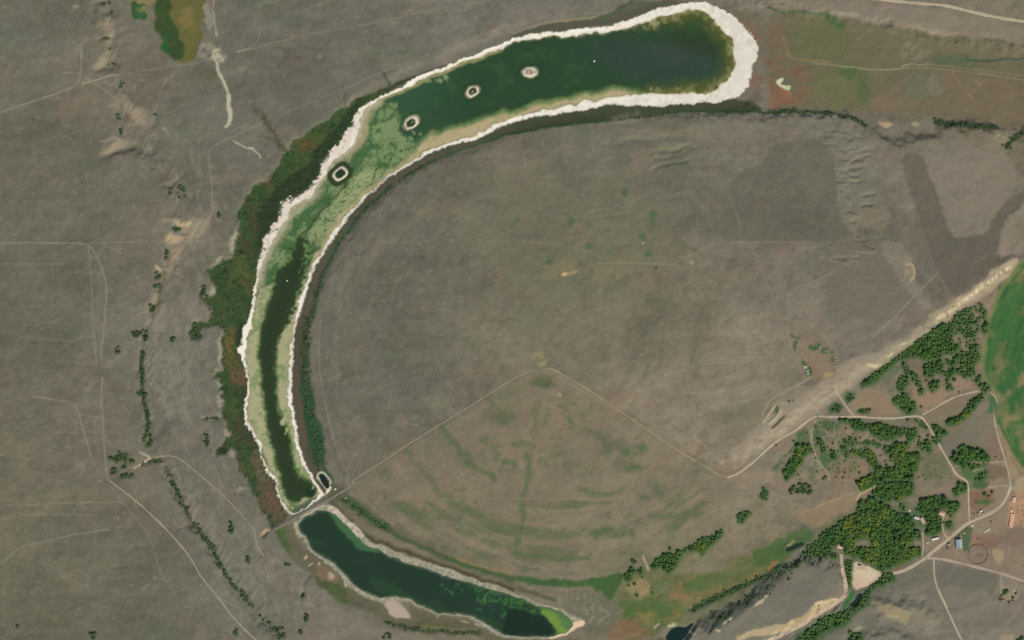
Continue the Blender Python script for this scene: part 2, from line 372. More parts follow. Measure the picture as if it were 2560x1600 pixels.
# ------------------------------------------------------------------ colours of the land
CP = [(60,60,104,103,90),(60,400,105,102,87),(150,650,102,100,85),(60,1000,105,100,84),(150,1300,107,102,85),(60,1550,101,99,81),(400,1500,103,101,85),(300,1150,114,106,91),(350,200,113,106,92),(520,120,107,105,93),(560,330,107,104,92),(430,600,112,106,92),(430,900,114,109,97),(460,1050,109,106,95),(560,1300,110,107,94),(640,1500,110,108,95),(820,1500,112,107,94),
(700,80,105,102,91),(800,200,101,98,88),(1000,120,106,103,92),(1100,40,114,112,100),(1300,60,112,106,96),(1000,560,102,99,88),(900,800,102,98,87),(1000,1000,104,101,89),(1150,500,107,102,88),(1300,450,112,106,91),(1500,350,109,105,93),(1500,600,114,108,89),(1500,800,117,110,92),(1700,800,126,116,98),(1650,1000,132,120,102),(1850,900,135,123,105),(1350,1100,127,115,96),(1100,1200,123,112,94),(1600,1250,129,118,100),(1400,1300,119,113,93),(1200,1400,122,112,94),
(1750,420,107,103,89),(1850,350,117,111,98),(1950,500,105,102,89),(1950,700,119,112,98),(2100,750,117,109,95),(2100,450,119,115,100),(2250,560,106,101,88),(2350,430,125,116,102),(2400,650,102,96,85),(2000,850,126,115,100),(2180,840,117,108,96),(2250,60,125,114,100),(2400,30,124,113,98),(2300,160,106,102,84),(2450,260,119,106,85),(2300,1080,126,113,94),(2400,1100,117,109,93),(2100,1180,133,117,98),(1900,1180,135,121,103),(2450,1330,135,119,100),(2500,1400,129,117,103),(2400,1500,117,111,98),(2250,1550,113,110,97),(2000,1450,109,105,94),(1950,1520,111,108,95),(1700,1450,116,112,84),(1850,1330,126,115,94),(2380,900,136,117,98),(1950,1070,138,126,108)]
num = np.zeros((NY, NX, 3), F4); den = np.zeros((NY, NX, 1), F4)
Xw = PX + WXa * 22 + N_big * 26; Yw = PY + WYa * 22 + N_cl * 12
for x, y, r, g, b in CP:
    w = 1.0 / (((Xw - x) ** 2 + (Yw - y) ** 2) / 6000.0 + 1.0) ** 2.2
    num += w[..., None] * lin((r, g, b)); den += w[..., None]
C[:] = num / den
del num, den, Xw, Yw
# natural mottling of dry grass: lighter straw, greener hollows, pinkish bare soil
C *= (1 + 0.045 * N_mid + 0.035 * N_sml + 0.03 * N_h2 + 0.04 * N_big + 0.02 * N_fin)[..., None]
lum = C.mean(-1, keepdims=True); C += (lum * lin((106,104,92)) / lin((106,104,92)).mean() - C) * .12
G_ = fbm(90, 61, 5); R_ = fbm(60, 65, 5); Y_ = fbm(38, 69, 4)
full = (slice(0, NY), slice(0, NX))
lay(C, full, (0.30 * sstep(0.5, 2.0, G_)).astype(F4), (90, 98, 78))
lay(C, full, (0.34 * sstep(0.8, 2.2, R_)).astype(F4), (134, 112, 94))
lay(C, full, (0.22 * sstep(1.3, 2.4, Y_) * sstep(600, 300, PX)).astype(F4), (132, 122, 78))
lay(C, full, (0.34 * sstep(0.9, 2.2, fbm(14, 73, 4, gain=.75))).astype(F4), (84, 85, 69))
lay(C, full, (0.34 * sstep(1.2, 2.4, fbm(12, 77, 4, gain=.75))).astype(F4), (148, 138, 117))
lay(C, full, (0.4 * sstep(1.5, 2.6, fbm(20, 79, 4, ang=-.3, stretch=2.5, gain=.75))).astype(F4), (140, 131, 110))

DG, MG, GR = (44, 70, 42), (52, 86, 50), (70, 104, 58)
# --- west slope: bare soil and pale clay
for cx, cy, a, b, rot in [(270,70,14,8,0),(275,80,12,26,0),(262,155,30,7,-30),(285,265,14,6,0),(330,275,42,9,52),(345,290,30,18,40),(285,352,30,5,-5),(306,352,8,6,0),(290,372,34,9,-32),(255,150,34,6,-36),(195,22,8,6,0)]:
    E(cx, cy, a, b, rot, (146, 132, 112), soft=.6, op=.75)
P(T(0,1,[(1540,560),(1650,560),(1830,570),(1900,540),(1980,520),(1960,640),(1900,700),(1790,760),(1640,800),(1560,760),(1660,690),(1760,650),(1650,610)]), (150,136,114), soft=9, warp=5, op=.85)
P(T(0,1,[(1630,570),(1820,590),(1790,630),(1700,615)]), (178,158,126), soft=4)
P(T(0,1,[(1580,740),(1680,700),(1760,700),(1700,780),(1600,780)]), (172,150,120), soft=5)
P(T(0,1,[(1600,820),(1740,800),(1640,960),(1560,1040),(1540,980),(1620,930)]), (142,124,106), soft=7)
E(395,668,10,5,45,(176,156,128),soft=.5)
P(T(0,1,[(1430,1250),(1520,1220),(1490,1400),(1460,1480),(1380,1330)]), (138,121,102), soft=8, op=.8)
for pts in [T(0,1,[(2010,1000),(2100,920),(2080,980),(2020,1010)]), T(0,1,[(1985,1210),(2060,1190),(2040,1280),(1990,1270)]), T(0,1,[(2150,760),(2230,620),(2200,880),(2170,880)]), T(0,2,[(2040,200),(2090,100),(2095,480),(2070,400)]), T(0,2,[(2030,590),(2080,560),(2080,620)]), T(0,2,[(2060,700),(2095,690),(2100,850),(2060,800)]), T(0,2,[(2090,1050),(2110,1000),(2190,1080),(2120,1090)]), T(0,2,[(2180,1180),(2220,1280),(2200,1330),(2160,1270)]), T(0,3,[(2240,60),(2330,50),(2290,110)]), T(0,0,[(1520,1240),(1560,1200)]+[(1600,1260)])]:
    P(pts, (152, 142, 126), soft=4, warp=3, op=.8)
for g in [[(395,820),(400,960),(425,1040)],[(418,850),(416,930)],[(440,840),(438,900),(432,960)],[(465,880),(470,960),(452,1040)]]:
    L(g, (130,126,112), w=7, soft=7, warp=6, op=.5)
L(T(0,2,[(1700,880),(1600,960),(1540,1100),(1480,1180)]), (88,86,76), w=9, soft=8, warp=4, op=.6)
for g in [T(0,3,[(1700,60),(1760,160),(1870,330),(2000,480),(2060,620),(2130,760)]), T(1,3,[(0,560),(150,800),(250,1000)]), T(1,3,[(500,1150),(800,1280),(1000,1400),(1300,1500)])]:
    L(g, (128,120,104), w=10, soft=10, warp=6, op=.6)
WS = [(300,330),(420,430),(470,590),(430,700),(400,800),(365,880),(365,1080),(420,1180),(500,1300),(590,1430),(690,1560),(760,1610),(900,1600),(760,1470),(680,1330),(600,1200),(550,1060),(545,850),(520,720),(560,560),(600,430),(480,330)]
P(WS, (134,127,113), soft=25, warp=10, op=.5, nz=(fbm(12,237,5,ang=1.25,stretch=3.5,gain=.7),.2,1.8))
P(WS, (92,91,81), soft=25, warp=10, op=.45, nz=(fbm(14,241,5,ang=1.25,stretch=3,gain=.7),.4,1.9))
for g in (T(0,2,[(1360,290),(1345,400),(1360,560),(1340,650),(1380,800),(1400,900),(1410,1050),(1415,1180)]), T(0,3,[(1630,0),(1680,100),(1720,200),(1760,290),(1830,390),(1900,490),(1990,600),(2040,690),(2100,830),(2180,950),(2280,1050),(2400,1200)])):
    L(g, (76,80,56), w=3.5, soft=3, warp=2, fine=2, op=.75)
# --- wetland and salt runnel in the north west
P(T(0,0,[(1250,0),(1480,0),(1420,60),(1390,140),(1370,180),(1280,180),(1250,100)]), (132,122,76), soft=4, op=.8)
P(T(0,0,[(1250,40),(1290,30),(1310,55),(1420,65),(1390,120),(1370,185),(1280,185),(1250,110)]), (52,88,54), soft=3, nz=(N_sml,-2.2,0))
P(T(0,0,[(1450,-60),(1980,-60),(1960,80),(1900,200),(1880,400),(1860,560),(1760,600),(1640,580),(1580,520),(1540,380),(1460,260)]), (98,96,56), soft=5)
P(T(0,0,[(1650,100),(1860,60),(1850,320),(1720,260)]), (122,110,68), soft=10, nz=(N_cl,-1,1))
P(T(0,0,[(1450,-60),(1640,-60),(1600,80),(1650,220),(1720,380),(1750,560),(1650,580),(1590,530),(1550,400),(1460,280)]), (58,76,44), soft=5, warp=3)
P(T(0,0,[(1520,320),(1570,330),(1600,450),(1600,520),(1570,500)]), (44,88,52), soft=4)
P(T(0,0,[(1850,600),(2000,640),(2080,800),(1900,820)]), (96,96,74), soft=12, op=.7)
P(T(0,0,[(1930,50),(1990,60),(2010,180),(1990,320),(1930,240)]), (140,133,118), soft=3, warp=3, fine=1.5, op=.85)
P(T(0,0,[(1900,480),(1940,430),(2000,415),(2080,420),(2110,480),(2140,540),(2100,600),(2060,610),(1980,590),(1890,550)]), (138,131,115), soft=5, warp=5, fine=2.5, op=.8, nz=(N_sml,-1.6,.6))
P(T(0,0,[(2000,480),(2090,440),(2130,540),(2070,600),(1990,560)]), (176,166,146), soft=3, warp=4, fine=2, nz=(N_fin,-1.5,.5))
L(T(0,0,[(2050,600),(2060,680),(2120,800),(2160,870),(2150,960),(2180,1080),(2180,1160),(2140,1200)]), (178,170,146), w=4.5, soft=2.0, warp=1.5, fine=.8)
L(T(0,0,[(2160,900),(2160,1040),(2190,1120)]), (182,174,150), w=6, soft=2.5, warp=1.5, fine=1)
L(T(0,0,[(2030,-30),(2020,80),(2030,220),(2050,350)]), (160,152,134), w=2, soft=1.5, fine=1.0, op=.8)
L(T(0,0,[(2210,1335),(2280,1370),(2340,1410),(2400,1405)]), (172,166,148), w=1.8, soft=1.2, fine=.8)
L(T(1,0,[(-60,1400),(20,1440),(50,1490)]), (178,172,156), w=1.8, soft=1.2, fine=.8)
# --- north bank of the lake
P(T(2,0,[(0,330),(180,260),(380,210),(800,170),(900,150),(1020,80),(1120,20),(1300,0),(1700,10),(1980,60),(2110,150),(1990,80),(1780,20),(1500,45),(1300,110),(1060,210),(600,290),(190,310),(0,375)]), (84,84,68), soft=5, warp=2)
L(T(2,0,[(640,190),(800,170),(920,145),(1030,75),(1130,15)]), (60,82,56), w=4, soft=3, op=.8)
L(T(2,0,[(0,320),(180,250),(400,205),(800,165)]), (140,128,104), w=2.5, soft=2, op=.7)
L(T(1,0,[(1500,730),(1640,660),(1860,600)]), (78,72,58), w=3, soft=2, op=.8)
L(T(1,0,[(1190,890),(1300,810),(1490,730)]), (60,66,44), w=5, soft=3)
L(T(1,0,[(1200,690),(1250,780),(1270,830)]), (62,80,56), w=3, soft=3, op=.9)
L(T(1,0,[(-20,1010),(60,1090),(90,1140)]), (84,82,62), w=3, soft=3, warp=3, fine=2, op=.7)
L(T(1,0,[(80,1130),(140,1210),(200,1300),(250,1420),(270,1500)]), (76,78,50), w=5.5, soft=5, warp=3, fine=2.5, op=.85)
L(T(1,0,[(30,1290),(100,1300),(200,1350)]), (84,82,56), w=3, soft=4, fine=2, op=.6)
P(T(2,0,[(2000,80),(2419,80),(2419,600),(2330,570),(2340,430),(2200,260)]), (106,98,80), soft=10, op=.8)
L(T(2,0,[(2130,180),(2280,290),(2360,400)]), (142,98,72), w=5, soft=5, warp=3, op=.7, nz=(N_sml,-.6,.8))
# --- west reed band
P(MARSH_W, (56,76,46), soft=3, warp=3, fine=2.5)
P(MARSH_W, (74,84,48), soft=2, warp=3, op=.7, nz=(fbm(26,81,4,ang=1.3,stretch=2),.1,1.3))
P(MARSH_W, (55,83,50), soft=2, warp=3, op=.7, nz=(fbm(30,85,5,ang=1.3,stretch=2,gain=.7),.2,1.6))
P(MARSH_W, (38,54,37), soft=2, warp=3, op=.8, nz=(fbm(16,87,5,gain=.8),.2,1.6))
P(MARSH_W, (84,94,58), soft=2, warp=3, op=.5, nz=(fbm(7,89,3,gain=.8),.6,2.0))
P(MARSH_W, (70,64,46), soft=2, warp=3, op=.65, nz=(fbm(34,257,5,ang=1.3,stretch=2,gain=.7),.4,1.6))
P(MARSH_W, (92,78,54), soft=1, warp=3, op=.65, nz=(fbm(22,89,4,ang=1.3,stretch=2.5),.75,1.7))
P(MARSH_W, (120,104,60), soft=1, warp=3, op=.3, nz=(fbm(12,93,4)*.6+N_cl*.6,1.2,2.1))
P(T(1,0,[(960,960),(1100,900),(1000,1010),(930,1080),(890,1150),(830,1250),(780,1330),(640,1500),(480,1512),(600,1380),(760,1200),(860,1080)]) , (44,60,38), soft=5, warp=3)
P(T(1,1,[(500,0),(620,0),(600,120),(560,200),(470,290),(380,335),(260,370),(215,470),(220,560),(140,620),(90,720),(40,820),(0,960),(0,600),(80,420),(180,220),(330,160)]), (46,58,38), soft=6, warp=3)
P(T(1,0,[(450,1320),(560,1310),(540,1420),(420,1460),(380,1400)]), (98,78,56), soft=9, fine=3, op=.7)
P(T(0,2,[(2100,60),(2230,60),(2210,240),(2240,330),(2310,500),(2340,620),(2220,600),(2140,500),(2120,250)]), (92,84,54), soft=6, op=.75)
P(T(0,2,[(2150,500),(2310,480),(2340,600),(2220,620)]), (98,80,62), soft=6, op=.8)
P(T(0,2,[(2150,130),(2200,140),(2190,320),(2150,300)]), (150,104,56), soft=4, op=.7, nz=(N_fin,0,1))
L(T(0,2,[(2280,20),(2260,150),(2250,220)]), (44,56,40), w=8, soft=5, op=.9)
L(T(0,2,[(2330,640),(2310,860),(2330,1010),(2419,1180)]), (60,62,46), w=9, soft=6, op=.85)
P(T(1,3,[(20,0),(170,0),(200,140),(300,330),(180,430),(90,260),(40,120)]), (92,80,64), soft=6, op=.9)
P(T(1,3,[(110,80),(170,120),(220,260),(170,300)]), (112,80,66), soft=7, op=.7)
P(T(1,2,[(0,1200),(40,1280),(100,1440),(160,1512),(20,1512),(-60,1300)]), (100,88,70), soft=6, op=.8)
# --- strip below the inner bank, with the line of green at its foot
INB = NS_OUT[NS_OUT.index(NS_OUT[0]):]
STRIP = (T(2,0,[(2200,930),(1830,975),(1400,1005),(980,990),(700,1035),(330,1095),(0,1170)]) + T(1,0,[(2100,1305),(1800,1385),(1520,1512)]) + T(1,1,[(1330,120),(1100,300),(900,510),(740,740),(590,970),(490,1200),(397,1500)]) + T(1,2,[(345,260),(337,600),(352,850),(402,1100),(490,1400),(560,1512)]) + T(1,3,[(640,110),(690,60)]) + list(reversed(BANK)))
P(STRIP, (84,79,64), soft=3, warp=1.5)
P(STRIP, (68,74,54), soft=3, warp=1.5, op=.8, nz=(fbm(24,97,4,ang=.9,stretch=3),.1,1.4))
P(STRIP, (62,70,46), soft=5, warp=1, op=.75, nz=(PX,1150,1330))
L(BANK[:16], (54,80,54), w=3.5, soft=2.5, op=.9, fine=1)
L(BANK[16:], (46,78,52), w=5, soft=4, op=.9, fine=2)
P(T(1,2,[(440,420),(500,420),(530,700),(560,900),(610,1020),(640,1150),(630,1300),(600,1400),(540,1330),(500,1100),(450,900),(430,650)]), (44,78,52), soft=4, warp=3, fine=2, op=.95)
P(T(1,2,[(400,700),(440,700),(470,1000),(500,1300),(440,1200)]), (92,80,66), soft=5, op=.8)
P(T(1,2,[(500,0),(620,0),(600,300),(640,700),(720,1000),(800,1250),(870,1440),(800,1400),(640,1000),(540,600),(490,300)]), (112,105,94), soft=8, op=.7)
L(T(1,2,[(600,600),(640,900),(720,1200),(840,1450)]), (88,86,76), w=6, soft=5, op=.45)
L(T(1,1,[(880,720),(800,900),(720,1100),(640,1400)]), (116,110,99), w=11, soft=9, op=.5)
# --- valley of the north east
P(T(3,0,[(0,70),(240,100),(520,140),(800,200),(1280,270),(1700,340),(2419,430),(2560,450),(2560,1150),(1600,1100),(840,1060),(330,1020),(0,1040)]), (106,100,78), soft=8, warp=5, op=.9)
P(T(3,0,[(200,170),(400,140),(560,180),(720,260),(760,420),(780,600),(640,620),(400,570),(200,540),(220,340)]), (100,102,72), soft=15, warp=9, fine=3, op=.85, nz=(N_sml,-2.8,.4))
P(T(3,0,[(420,620),(680,620),(860,640),(960,720),(980,1000),(700,1030),(480,1000),(380,900),(400,760)]), (104,104,74), soft=15, warp=8, fine=3, op=.85, nz=(N_sml,-2.8,.4))
P(T(3,0,[(520,150),(700,190),(740,300),(600,240)]), (72,98,58), soft=6, op=.8)
P(T(3,0,[(690,620),(860,640),(840,730),(760,800),(690,720)]), (80,98,62), soft=8, op=.8)
P(T(3,0,[(860,670),(950,660),(960,960),(900,1030),(840,900)]), (84,98,66), soft=8, op=.7)
P(T(3,0,[(1500,520),(1900,500),(2000,620),(1800,640),(1500,600)]), (76,96,70), soft=12, op=.6)
P(T(3,0,[(1560,680),(2000,660),(2419,760),(2419,1150),(1900,1100),(1450,1060),(1380,960),(1640,880)]), (117,102,82), soft=14, warp=9, fine=3, op=.75, nz=(N_sml,-2.8,.6))
P(T(3,0,[(1000,850),(1340,900),(1360,1000),(1200,1080),(1000,1060)]), (124,106,86), soft=16, warp=9, fine=3, op=.65)
P(T(3,0,[(1260,680),(1520,690),(1480,880),(1500,960),(1350,960),(1240,780)]), (106,106,86), soft=8, op=.7)
P(T(3,0,[(1500,690),(1560,700),(1650,880),(1560,900),(1480,880)]), (124,118,100), soft=5, op=.5, fine=2)
P(T(3,0,[(1270,400),(1400,440),(1600,480),(1480,580),(1250,550)]), (124,118,100), soft=6, op=.7, nz=(N_fin,-1,.6))
P(T(3,0,[(-200,640),(260,640),(380,660),(380,960),(250,1000),(0,1010),(-120,900)]), (126,93,75), soft=12, warp=7, fine=2, op=.8, nz=(N_cl,-1.8,1.2))
P(T(3,0,[(-100,520),(150,520),(200,560),(60,610),(-100,610)]), (128,94,76), soft=8, op=.7, nz=(N_sml,-1.2,1))
P(T(3,0,[(0,120),(190,300),(200,520),(0,540)]), (112,98,80), soft=9, op=.8)
P(T(3,0,[(110,860),(190,830),(240,920),(150,940)]), (146,98,72), soft=6, op=.8, fine=2)
P(T(3,0,[(80,760),(130,730),(150,745),(110,790),(160,810),(215,810),(210,850),(170,850),(90,800)]), (206,200,168), soft=2, warp=1.0)
P(T(3,0,[(170,820),(215,810),(215,860),(180,855)]), (176,190,142), soft=2)
L(T(3,0,[(130,330),(170,420),(190,530),(260,560),(420,575),(600,590)]), (138,118,88), w=2.2, soft=2, op=.7, fine=1)
L(T(3,0,[(420,600),(840,640),(870,655),(1240,660),(1290,605),(1500,610)]), (150,140,116), w=1.3, soft=1.2, op=.9)
L(T(3,0,[(1270,635),(1600,650),(2000,690),(2419,760)]), (132,124,102), w=1.5, soft=1.3, op=.8)
L(T(3,0,[(1500,610),(1900,645),(2419,720)]), (130,122,102), w=1.3, soft=1.2, op=.7)
L(T(3,0,[(1740,690),(1850,850),(1960,960)]), (134,116,94), w=1.5, soft=1.2, op=.7)
L(T(3,0,[(1940,720),(2100,940)]), (134,116,94), w=1.5, soft=1.2, op=.6)
L(T(3,0,[(1880,575),(2020,568),(2130,590),(2250,550),(2340,565),(2440,540)]), (44,78,62), w=2, soft=1.5, op=.9)
L(T(3,0,[(0,70),(130,110),(190,150)]), (52,80,54), w=4, soft=3, op=.8, nz=(N_fin,-1,.5))
L(T(3,0,[(200,110),(500,130),(640,180),(720,240)]), (72,96,64), w=5, soft=4, op=.7)
L(T(3,0,[(1080,250),(1280,290),(1600,370),(2000,390)]), (90,92,70), w=7, soft=5, op=.7)
P(T(3,0,[(0,0),(600,0),(1400,60),(2000,180),(2419,240),(2419,430),(2100,390),(1700,330),(1280,250),(800,180),(440,90),(0,50)]), (136,124,109), soft=8, warp=4, op=.65)
P(T(3,0,[(1280,260),(1620,290),(1860,350),(1600,340)]), (150,136,114), soft=7, op=.7)
P(T(3,0,[(480,60),(760,110),(900,180),(700,160)]), (146,134,118), soft=6, op=.7)
L(T(2,0,[(0,1258),(200,1222),(500,1182),(800,1152),(1000,1135),(1200,1112),(1400,1082),(1600,1052),(2000,1050),(2419,1062)]), (50,70,48), w=2.5, soft=2.2, op=.9, fine=1)
L(T(3,0,[(0,1065),(150,1050),(330,1060),(590,1070)]), (50,68,46), w=5, soft=3, op=.9, fine=2)
L(T(3,0,[(670,1095),(790,1110),(850,1150),(910,1190)]), (56,68,50), w=5, soft=3, op=.85, fine=2)
L(T(3,0,[(1580,1150),(1700,1160),(1900,1185),(2040,1210),(2150,1200)]), (44,62,50), w=8, soft=4, op=.9, fine=3)
L(T(3,0,[(2250,1380),(2340,1290),(2440,1250)]), (62,70,54), w=8, soft=5, op=.85, fine=3)
P(T(3,0,[(2100,1240),(2260,1220),(2350,1290),(2240,1370),(2110,1330)]), (142,134,112), soft=5, fine=2, op=.7)
E(2213,312,16,4.5,0,(168,146,120),soft=.5); E(2288,310,13,6,10,(150,142,118),soft=.6)
E(2300,344,44,9,-4,(86,82,72),soft=.5,op=.7); E(2205,340,24,6,18,(84,82,72),soft=.6,op=.6)
# --- ranges of the east
P(T(3,1,[(-420,250),(-250,100),(0,0),(0,-160),(620,-200),(635,400),(700,600),(830,775),(0,772),(20,772),(-480,772),(-560,500)]), (94,93,80), soft=3, warp=1.2, op=.55, nz=((PX + N_mid * 45 + N_sml * 12).astype(F4),1640,1900))
P(T(3,0,[(1500,1400),(1900,1370),(2300,1480)]) + T(3,1,[(2330,150),(2330,280),(2100,560),(2070,680),(1850,740),(1740,740),(1580,300),(1470,60)]), (130,120,106), soft=5, warp=2, op=.65)
P(T(3,1,[(1240,-60),(1440,-60),(1500,140),(1570,300),(1720,740),(1850,740),(2080,680),(2100,560),(2250,390),(2419,270),(2560,200),(2560,380),(2290,500),(2170,700),(2160,960),(2000,1080),(1780,1280),(1700,1260),(1590,1060),(1490,770),(1380,430),(1290,190)]), (97,92,80), soft=4, warp=1.5, op=.75, nz=(N_mid,-3.6,-.6))
P(T(3,1,[(1000,770),(1280,790),(1400,1060),(1400,1200),(1560,1400),(1450,1420),(1290,1230),(1170,1050),(1080,860)]), (130,122,107), soft=5, warp=3, op=.75)
P(T(3,1,[(640,770),(1000,780),(1080,880),(1170,1060),(1290,1240),(1460,1420),(1300,1512),(600,1512),(500,1100)]), (112,104,92), soft=8, warp=3, op=.7)
P(T(3,1,[(640,0),(900,0),(900,280),(980,440),(860,480),(820,700),(700,640),(650,400)]), (118,114,98), soft=7, op=.6)
P(T(3,1,[(820,520),(880,470),(1160,460),(1150,640),(900,650)]), (130,116,100), soft=8, op=.6)
E(2268,672,12,20,0,(140,128,104),soft=.5,op=.8); L(T(3,1,[(1300,990),(1350,980),(1380,1050),(1370,1110),(1340,1140)]), (170,154,120), w=2.5, soft=2, op=.9)
P(T(3,1,[(2260,580),(2419,410),(2600,300),(2600,760),(2400,900),(2330,900),(2160,930),(2170,750)]), (136,124,108), soft=6, warp=4, fine=2, op=.85)
P(T(3,1,[(2330,560),(2419,470),(2600,420),(2600,560),(2330,820),(2250,820)]), (120,110,95), soft=6, fine=3, op=.6)
# pale scarp facing the farm
SC = T(3,1,[(1480,1512),(1560,1440),(1720,1340),(1900,1240),(2060,1100),(2200,1000),(2330,930),(2370,980),(2300,1080),(2180,1180),(2050,1290),(1900,1390),(1760,1470),(1690,1512)])
P(SC, (156,142,120), soft=6, warp=2)
SC2 = T(3,2,[(0,860),(300,740),(520,560),(700,420),(900,330),(1200,190),(1400,90),(1560,-10),(1720,0),(1560,90),(1400,200),(1250,310),(1080,430),(900,570),(830,620),(640,740),(500,860),(380,960),(200,1060),(0,1190),(-300,1380),(-380,1250),(-200,1100)])
P(SC2, (148,136,117), soft=8, warp=3, op=.9)
L(T(3,1,[(1620,1490),(1790,1370),(1960,1250),(2120,1120),(2290,1010)]), (192,174,140), w=5, soft=4, warp=1, op=.95, nz=(fbm(5,101,2,ang=math.radians(62),stretch=3),-.9,.5))
L(T(3,1,[(1620,1490),(1790,1370),(1960,1250),(2120,1120),(2290,1010)]), (216,198,164), w=3, soft=3, warp=1, op=.9, nz=(fbm(4.5,105,2,ang=math.radians(62),stretch=3),.1,1.2))
for a in [(1265,215,16,5,-35),(1150,320,18,5,-25),(985,425,32,6,-4),(1000,440,22,4,-4),(1340,170,14,4,-35),(1620,5,24,10,-30)]:
    x, y = T(3,2,[(a[0],a[1])])[0]
    E(x, y, a[2]*.6, a[3]*.7, a[4], (182,168,134), soft=.6, op=.85)
P(T(3,1,[(1900,1400),(2050,1300),(2200,1200),(2140,1330),(2100,1512),(1700,1512)]), (142,124,104), soft=6, op=.8)
# --- the wedge and the hay ground inside the bend
WEDGE = [(1362,922),(1240,985),(1100,1072),(970,1150),(880,1208),(900,1240),(985,1300),(1090,1360),(1200,1405),(1330,1432),(1480,1440),(1580,1410),(1700,1340),(1830,1240),(1815,1190),(1700,1110),(1560,1020),(1420,940)]
P(WEDGE, (127,115,96), soft=3, warp=1, op=.55)
P(WEDGE, (98,103,79), soft=8, warp=3, op=.55, nz=(fbm(60,109,6,gain=.7),.0,2.0))
P(WEDGE, (82,96,69), soft=8, warp=3, op=.5, nz=(fbm(40,113,6,gain=.7),.8,2.2))
arc = fbm(1, 117, 3, U=(np.arctan2(PY - 880, PX - 1400) * 3).astype(F4), V=(np.hypot(PX - 1400, PY - 880) / 22).astype(F4))
P(WEDGE, (84,98,68), soft=8, warp=3, op=.55, nz=(np.where(PY > 1250, arc, -3).astype(F4),.1,1.2))
P(WEDGE, (142,128,108), soft=8, warp=3, op=.4, nz=(np.where(PY > 1150, -arc, -3).astype(F4),.5,1.5))
for g, w, o in [(T(1,2,[(1740,1010),(1830,1120),(1920,1230),(1980,1340),(2100,1400),(2240,1500)]),9,.8),(T(1,2,[(1420,1240),(1500,1330),(1600,1450),(1680,1512)]),8,.7),(T(1,2,[(2180,730),(2280,850),(2350,960)]),12,.7),(T(1,2,[(2130,1130),(2260,1190)]),10,.6),(T(1,2,[(2340,1330),(2419,1350)]),10,.7),
 (T(2,2,[(230,800),(230,920),(200,1100)]),8,.6),(T(2,2,[(470,820),(520,900),(560,1000)]),9,.75),(T(2,2,[(330,860),(330,960)]),9,.4),(T(2,2,[(150,1280),(170,1400),(150,1512)]),11,.75),(T(2,2,[(30,1160),(190,1190)]),11,.75),(T(2,2,[(270,1330),(330,1360)]),8,.7),(T(2,2,[(690,1060),(880,1100),(900,1210)]),12,.6),(T(2,2,[(960,1190),(1060,1160),(1000,1250),(1160,1220),(1260,1210)]),12,.75),(T(2,2,[(1080,1400),(1200,1390)]),10,.7),
 (T(2,3,[(130,20),(110,200),(80,400),(60,560),(40,720)]),7,.75),(T(2,3,[(620,60),(760,120),(880,140),(1020,110)]),9,.7),(T(2,3,[(0,480),(200,490),(600,510),(860,480),(1100,490)]),14,.75),(T(2,3,[(800,520),(1000,490),(1140,500)]),12,.6),(T(2,3,[(0,690),(300,720),(500,750),(720,745)]),7,.7),(T(2,3,[(0,800),(150,840),(240,860)]),6,.6),(T(2,3,[(1320,330),(1500,340),(1640,300)]),10,.6),(T(2,3,[(1200,150),(1260,160)]),10,.7),(T(2,3,[(1400,150),(1430,190)]),12,.6),(T(2,3,[(1500,300),(1650,190),(1850,60)]),4,.6),
 (T(1,3,[(1300,240),(1500,300),(1750,330),(2000,440),(2419,480)]),11,.55),(T(1,3,[(1850,440),(2100,560),(2419,640)]),9,.6),(T(1,3,[(1700,100),(1860,180)]),9,.6),(T(1,3,[(1650,30),(1720,80)]),7,.5)]:
    L(g, (84,99,70), w=w*.6, soft=w*1.0, warp=3, fine=1.2, op=min(1,o*1.1), nz=(N_fin*.6+N_sml*.6,-2.8,.8))
disc = fbm(1, 221, 4, U=(np.arctan2(PY - 800, PX - 1330) * 4).astype(F4), V=(np.hypot((PX - 1330), (PY - 800)) / 26).astype(F4))
DISC = [(1000,500),(1150,420),(1400,360),(1700,330),(1800,450),(1800,700),(1780,1000),(1600,1010),(1365,915),(1100,1060),(900,1180),(800,1000),(770,800),(850,620)]
P(DISC, (120,116,96), soft=30, warp=12, op=.45, nz=(disc,.3,1.8))
P(DISC, (96,97,80), soft=30, warp=12, op=.4, nz=(-disc,.3,1.8))
P([(1250,430),(1500,420),(1700,520),(1650,760),(1400,860),(1150,840),(1100,620)], (108,108,84), soft=70, warp=30, op=.5, nz=(N_mid,-2,1))
for k in range(7):
    o_ = 10 + k * 13
    L([(x + o_ * .95, y + o_ * .45 * (1 if y < 800 else -.2)) for x, y in BANK[10:]], (122,116,102) if k % 2 else (94,92,81), w=5, soft=6, warp=7, op=.2)
E(1357,955,26,14,12,(84,94,66),soft=.5,op=.85); E(1352,902,16,12,30,(108,112,74),soft=.6,op=.8); E(1356,910,11,9,0,(138,132,98),soft=.5); E(1349,890,16,5,25,(140,128,92),soft=.6,op=.8)
E(1402,986,6,6,0,(150,138,116),soft=.5)
P([(1330,660),(1560,655),(1560,690),(1430,700),(1330,720)], (132,120,92), soft=14, warp=9, op=.4, nz=(N_sml,-1,1))
E(1415,690,9,5,-20,(184,158,118),soft=.5); E(1436,684,12,5,-10,(160,138,102),soft=.6,op=.8)
for x, y, r in [(1425,551,11),(1602,592,11),(1622,638,10),(1472,618,10),(1630,540,14),(1255,578,8),(1372,655,10),(1525,630,6),(1295,552,9),(1560,482,12),(1475,560,7)]:
    E(x, y, r, r * .8, 10, (74,100,72), soft=.5, op=.8 if r > 9 else .5)
for x, y in [(1730,657)]:
    L([(x + 4.5 * math.cos(t * .5), y + 4.5 * math.sin(t * .5)) for t in range(14)], (168,152,124), w=1.2, soft=1)
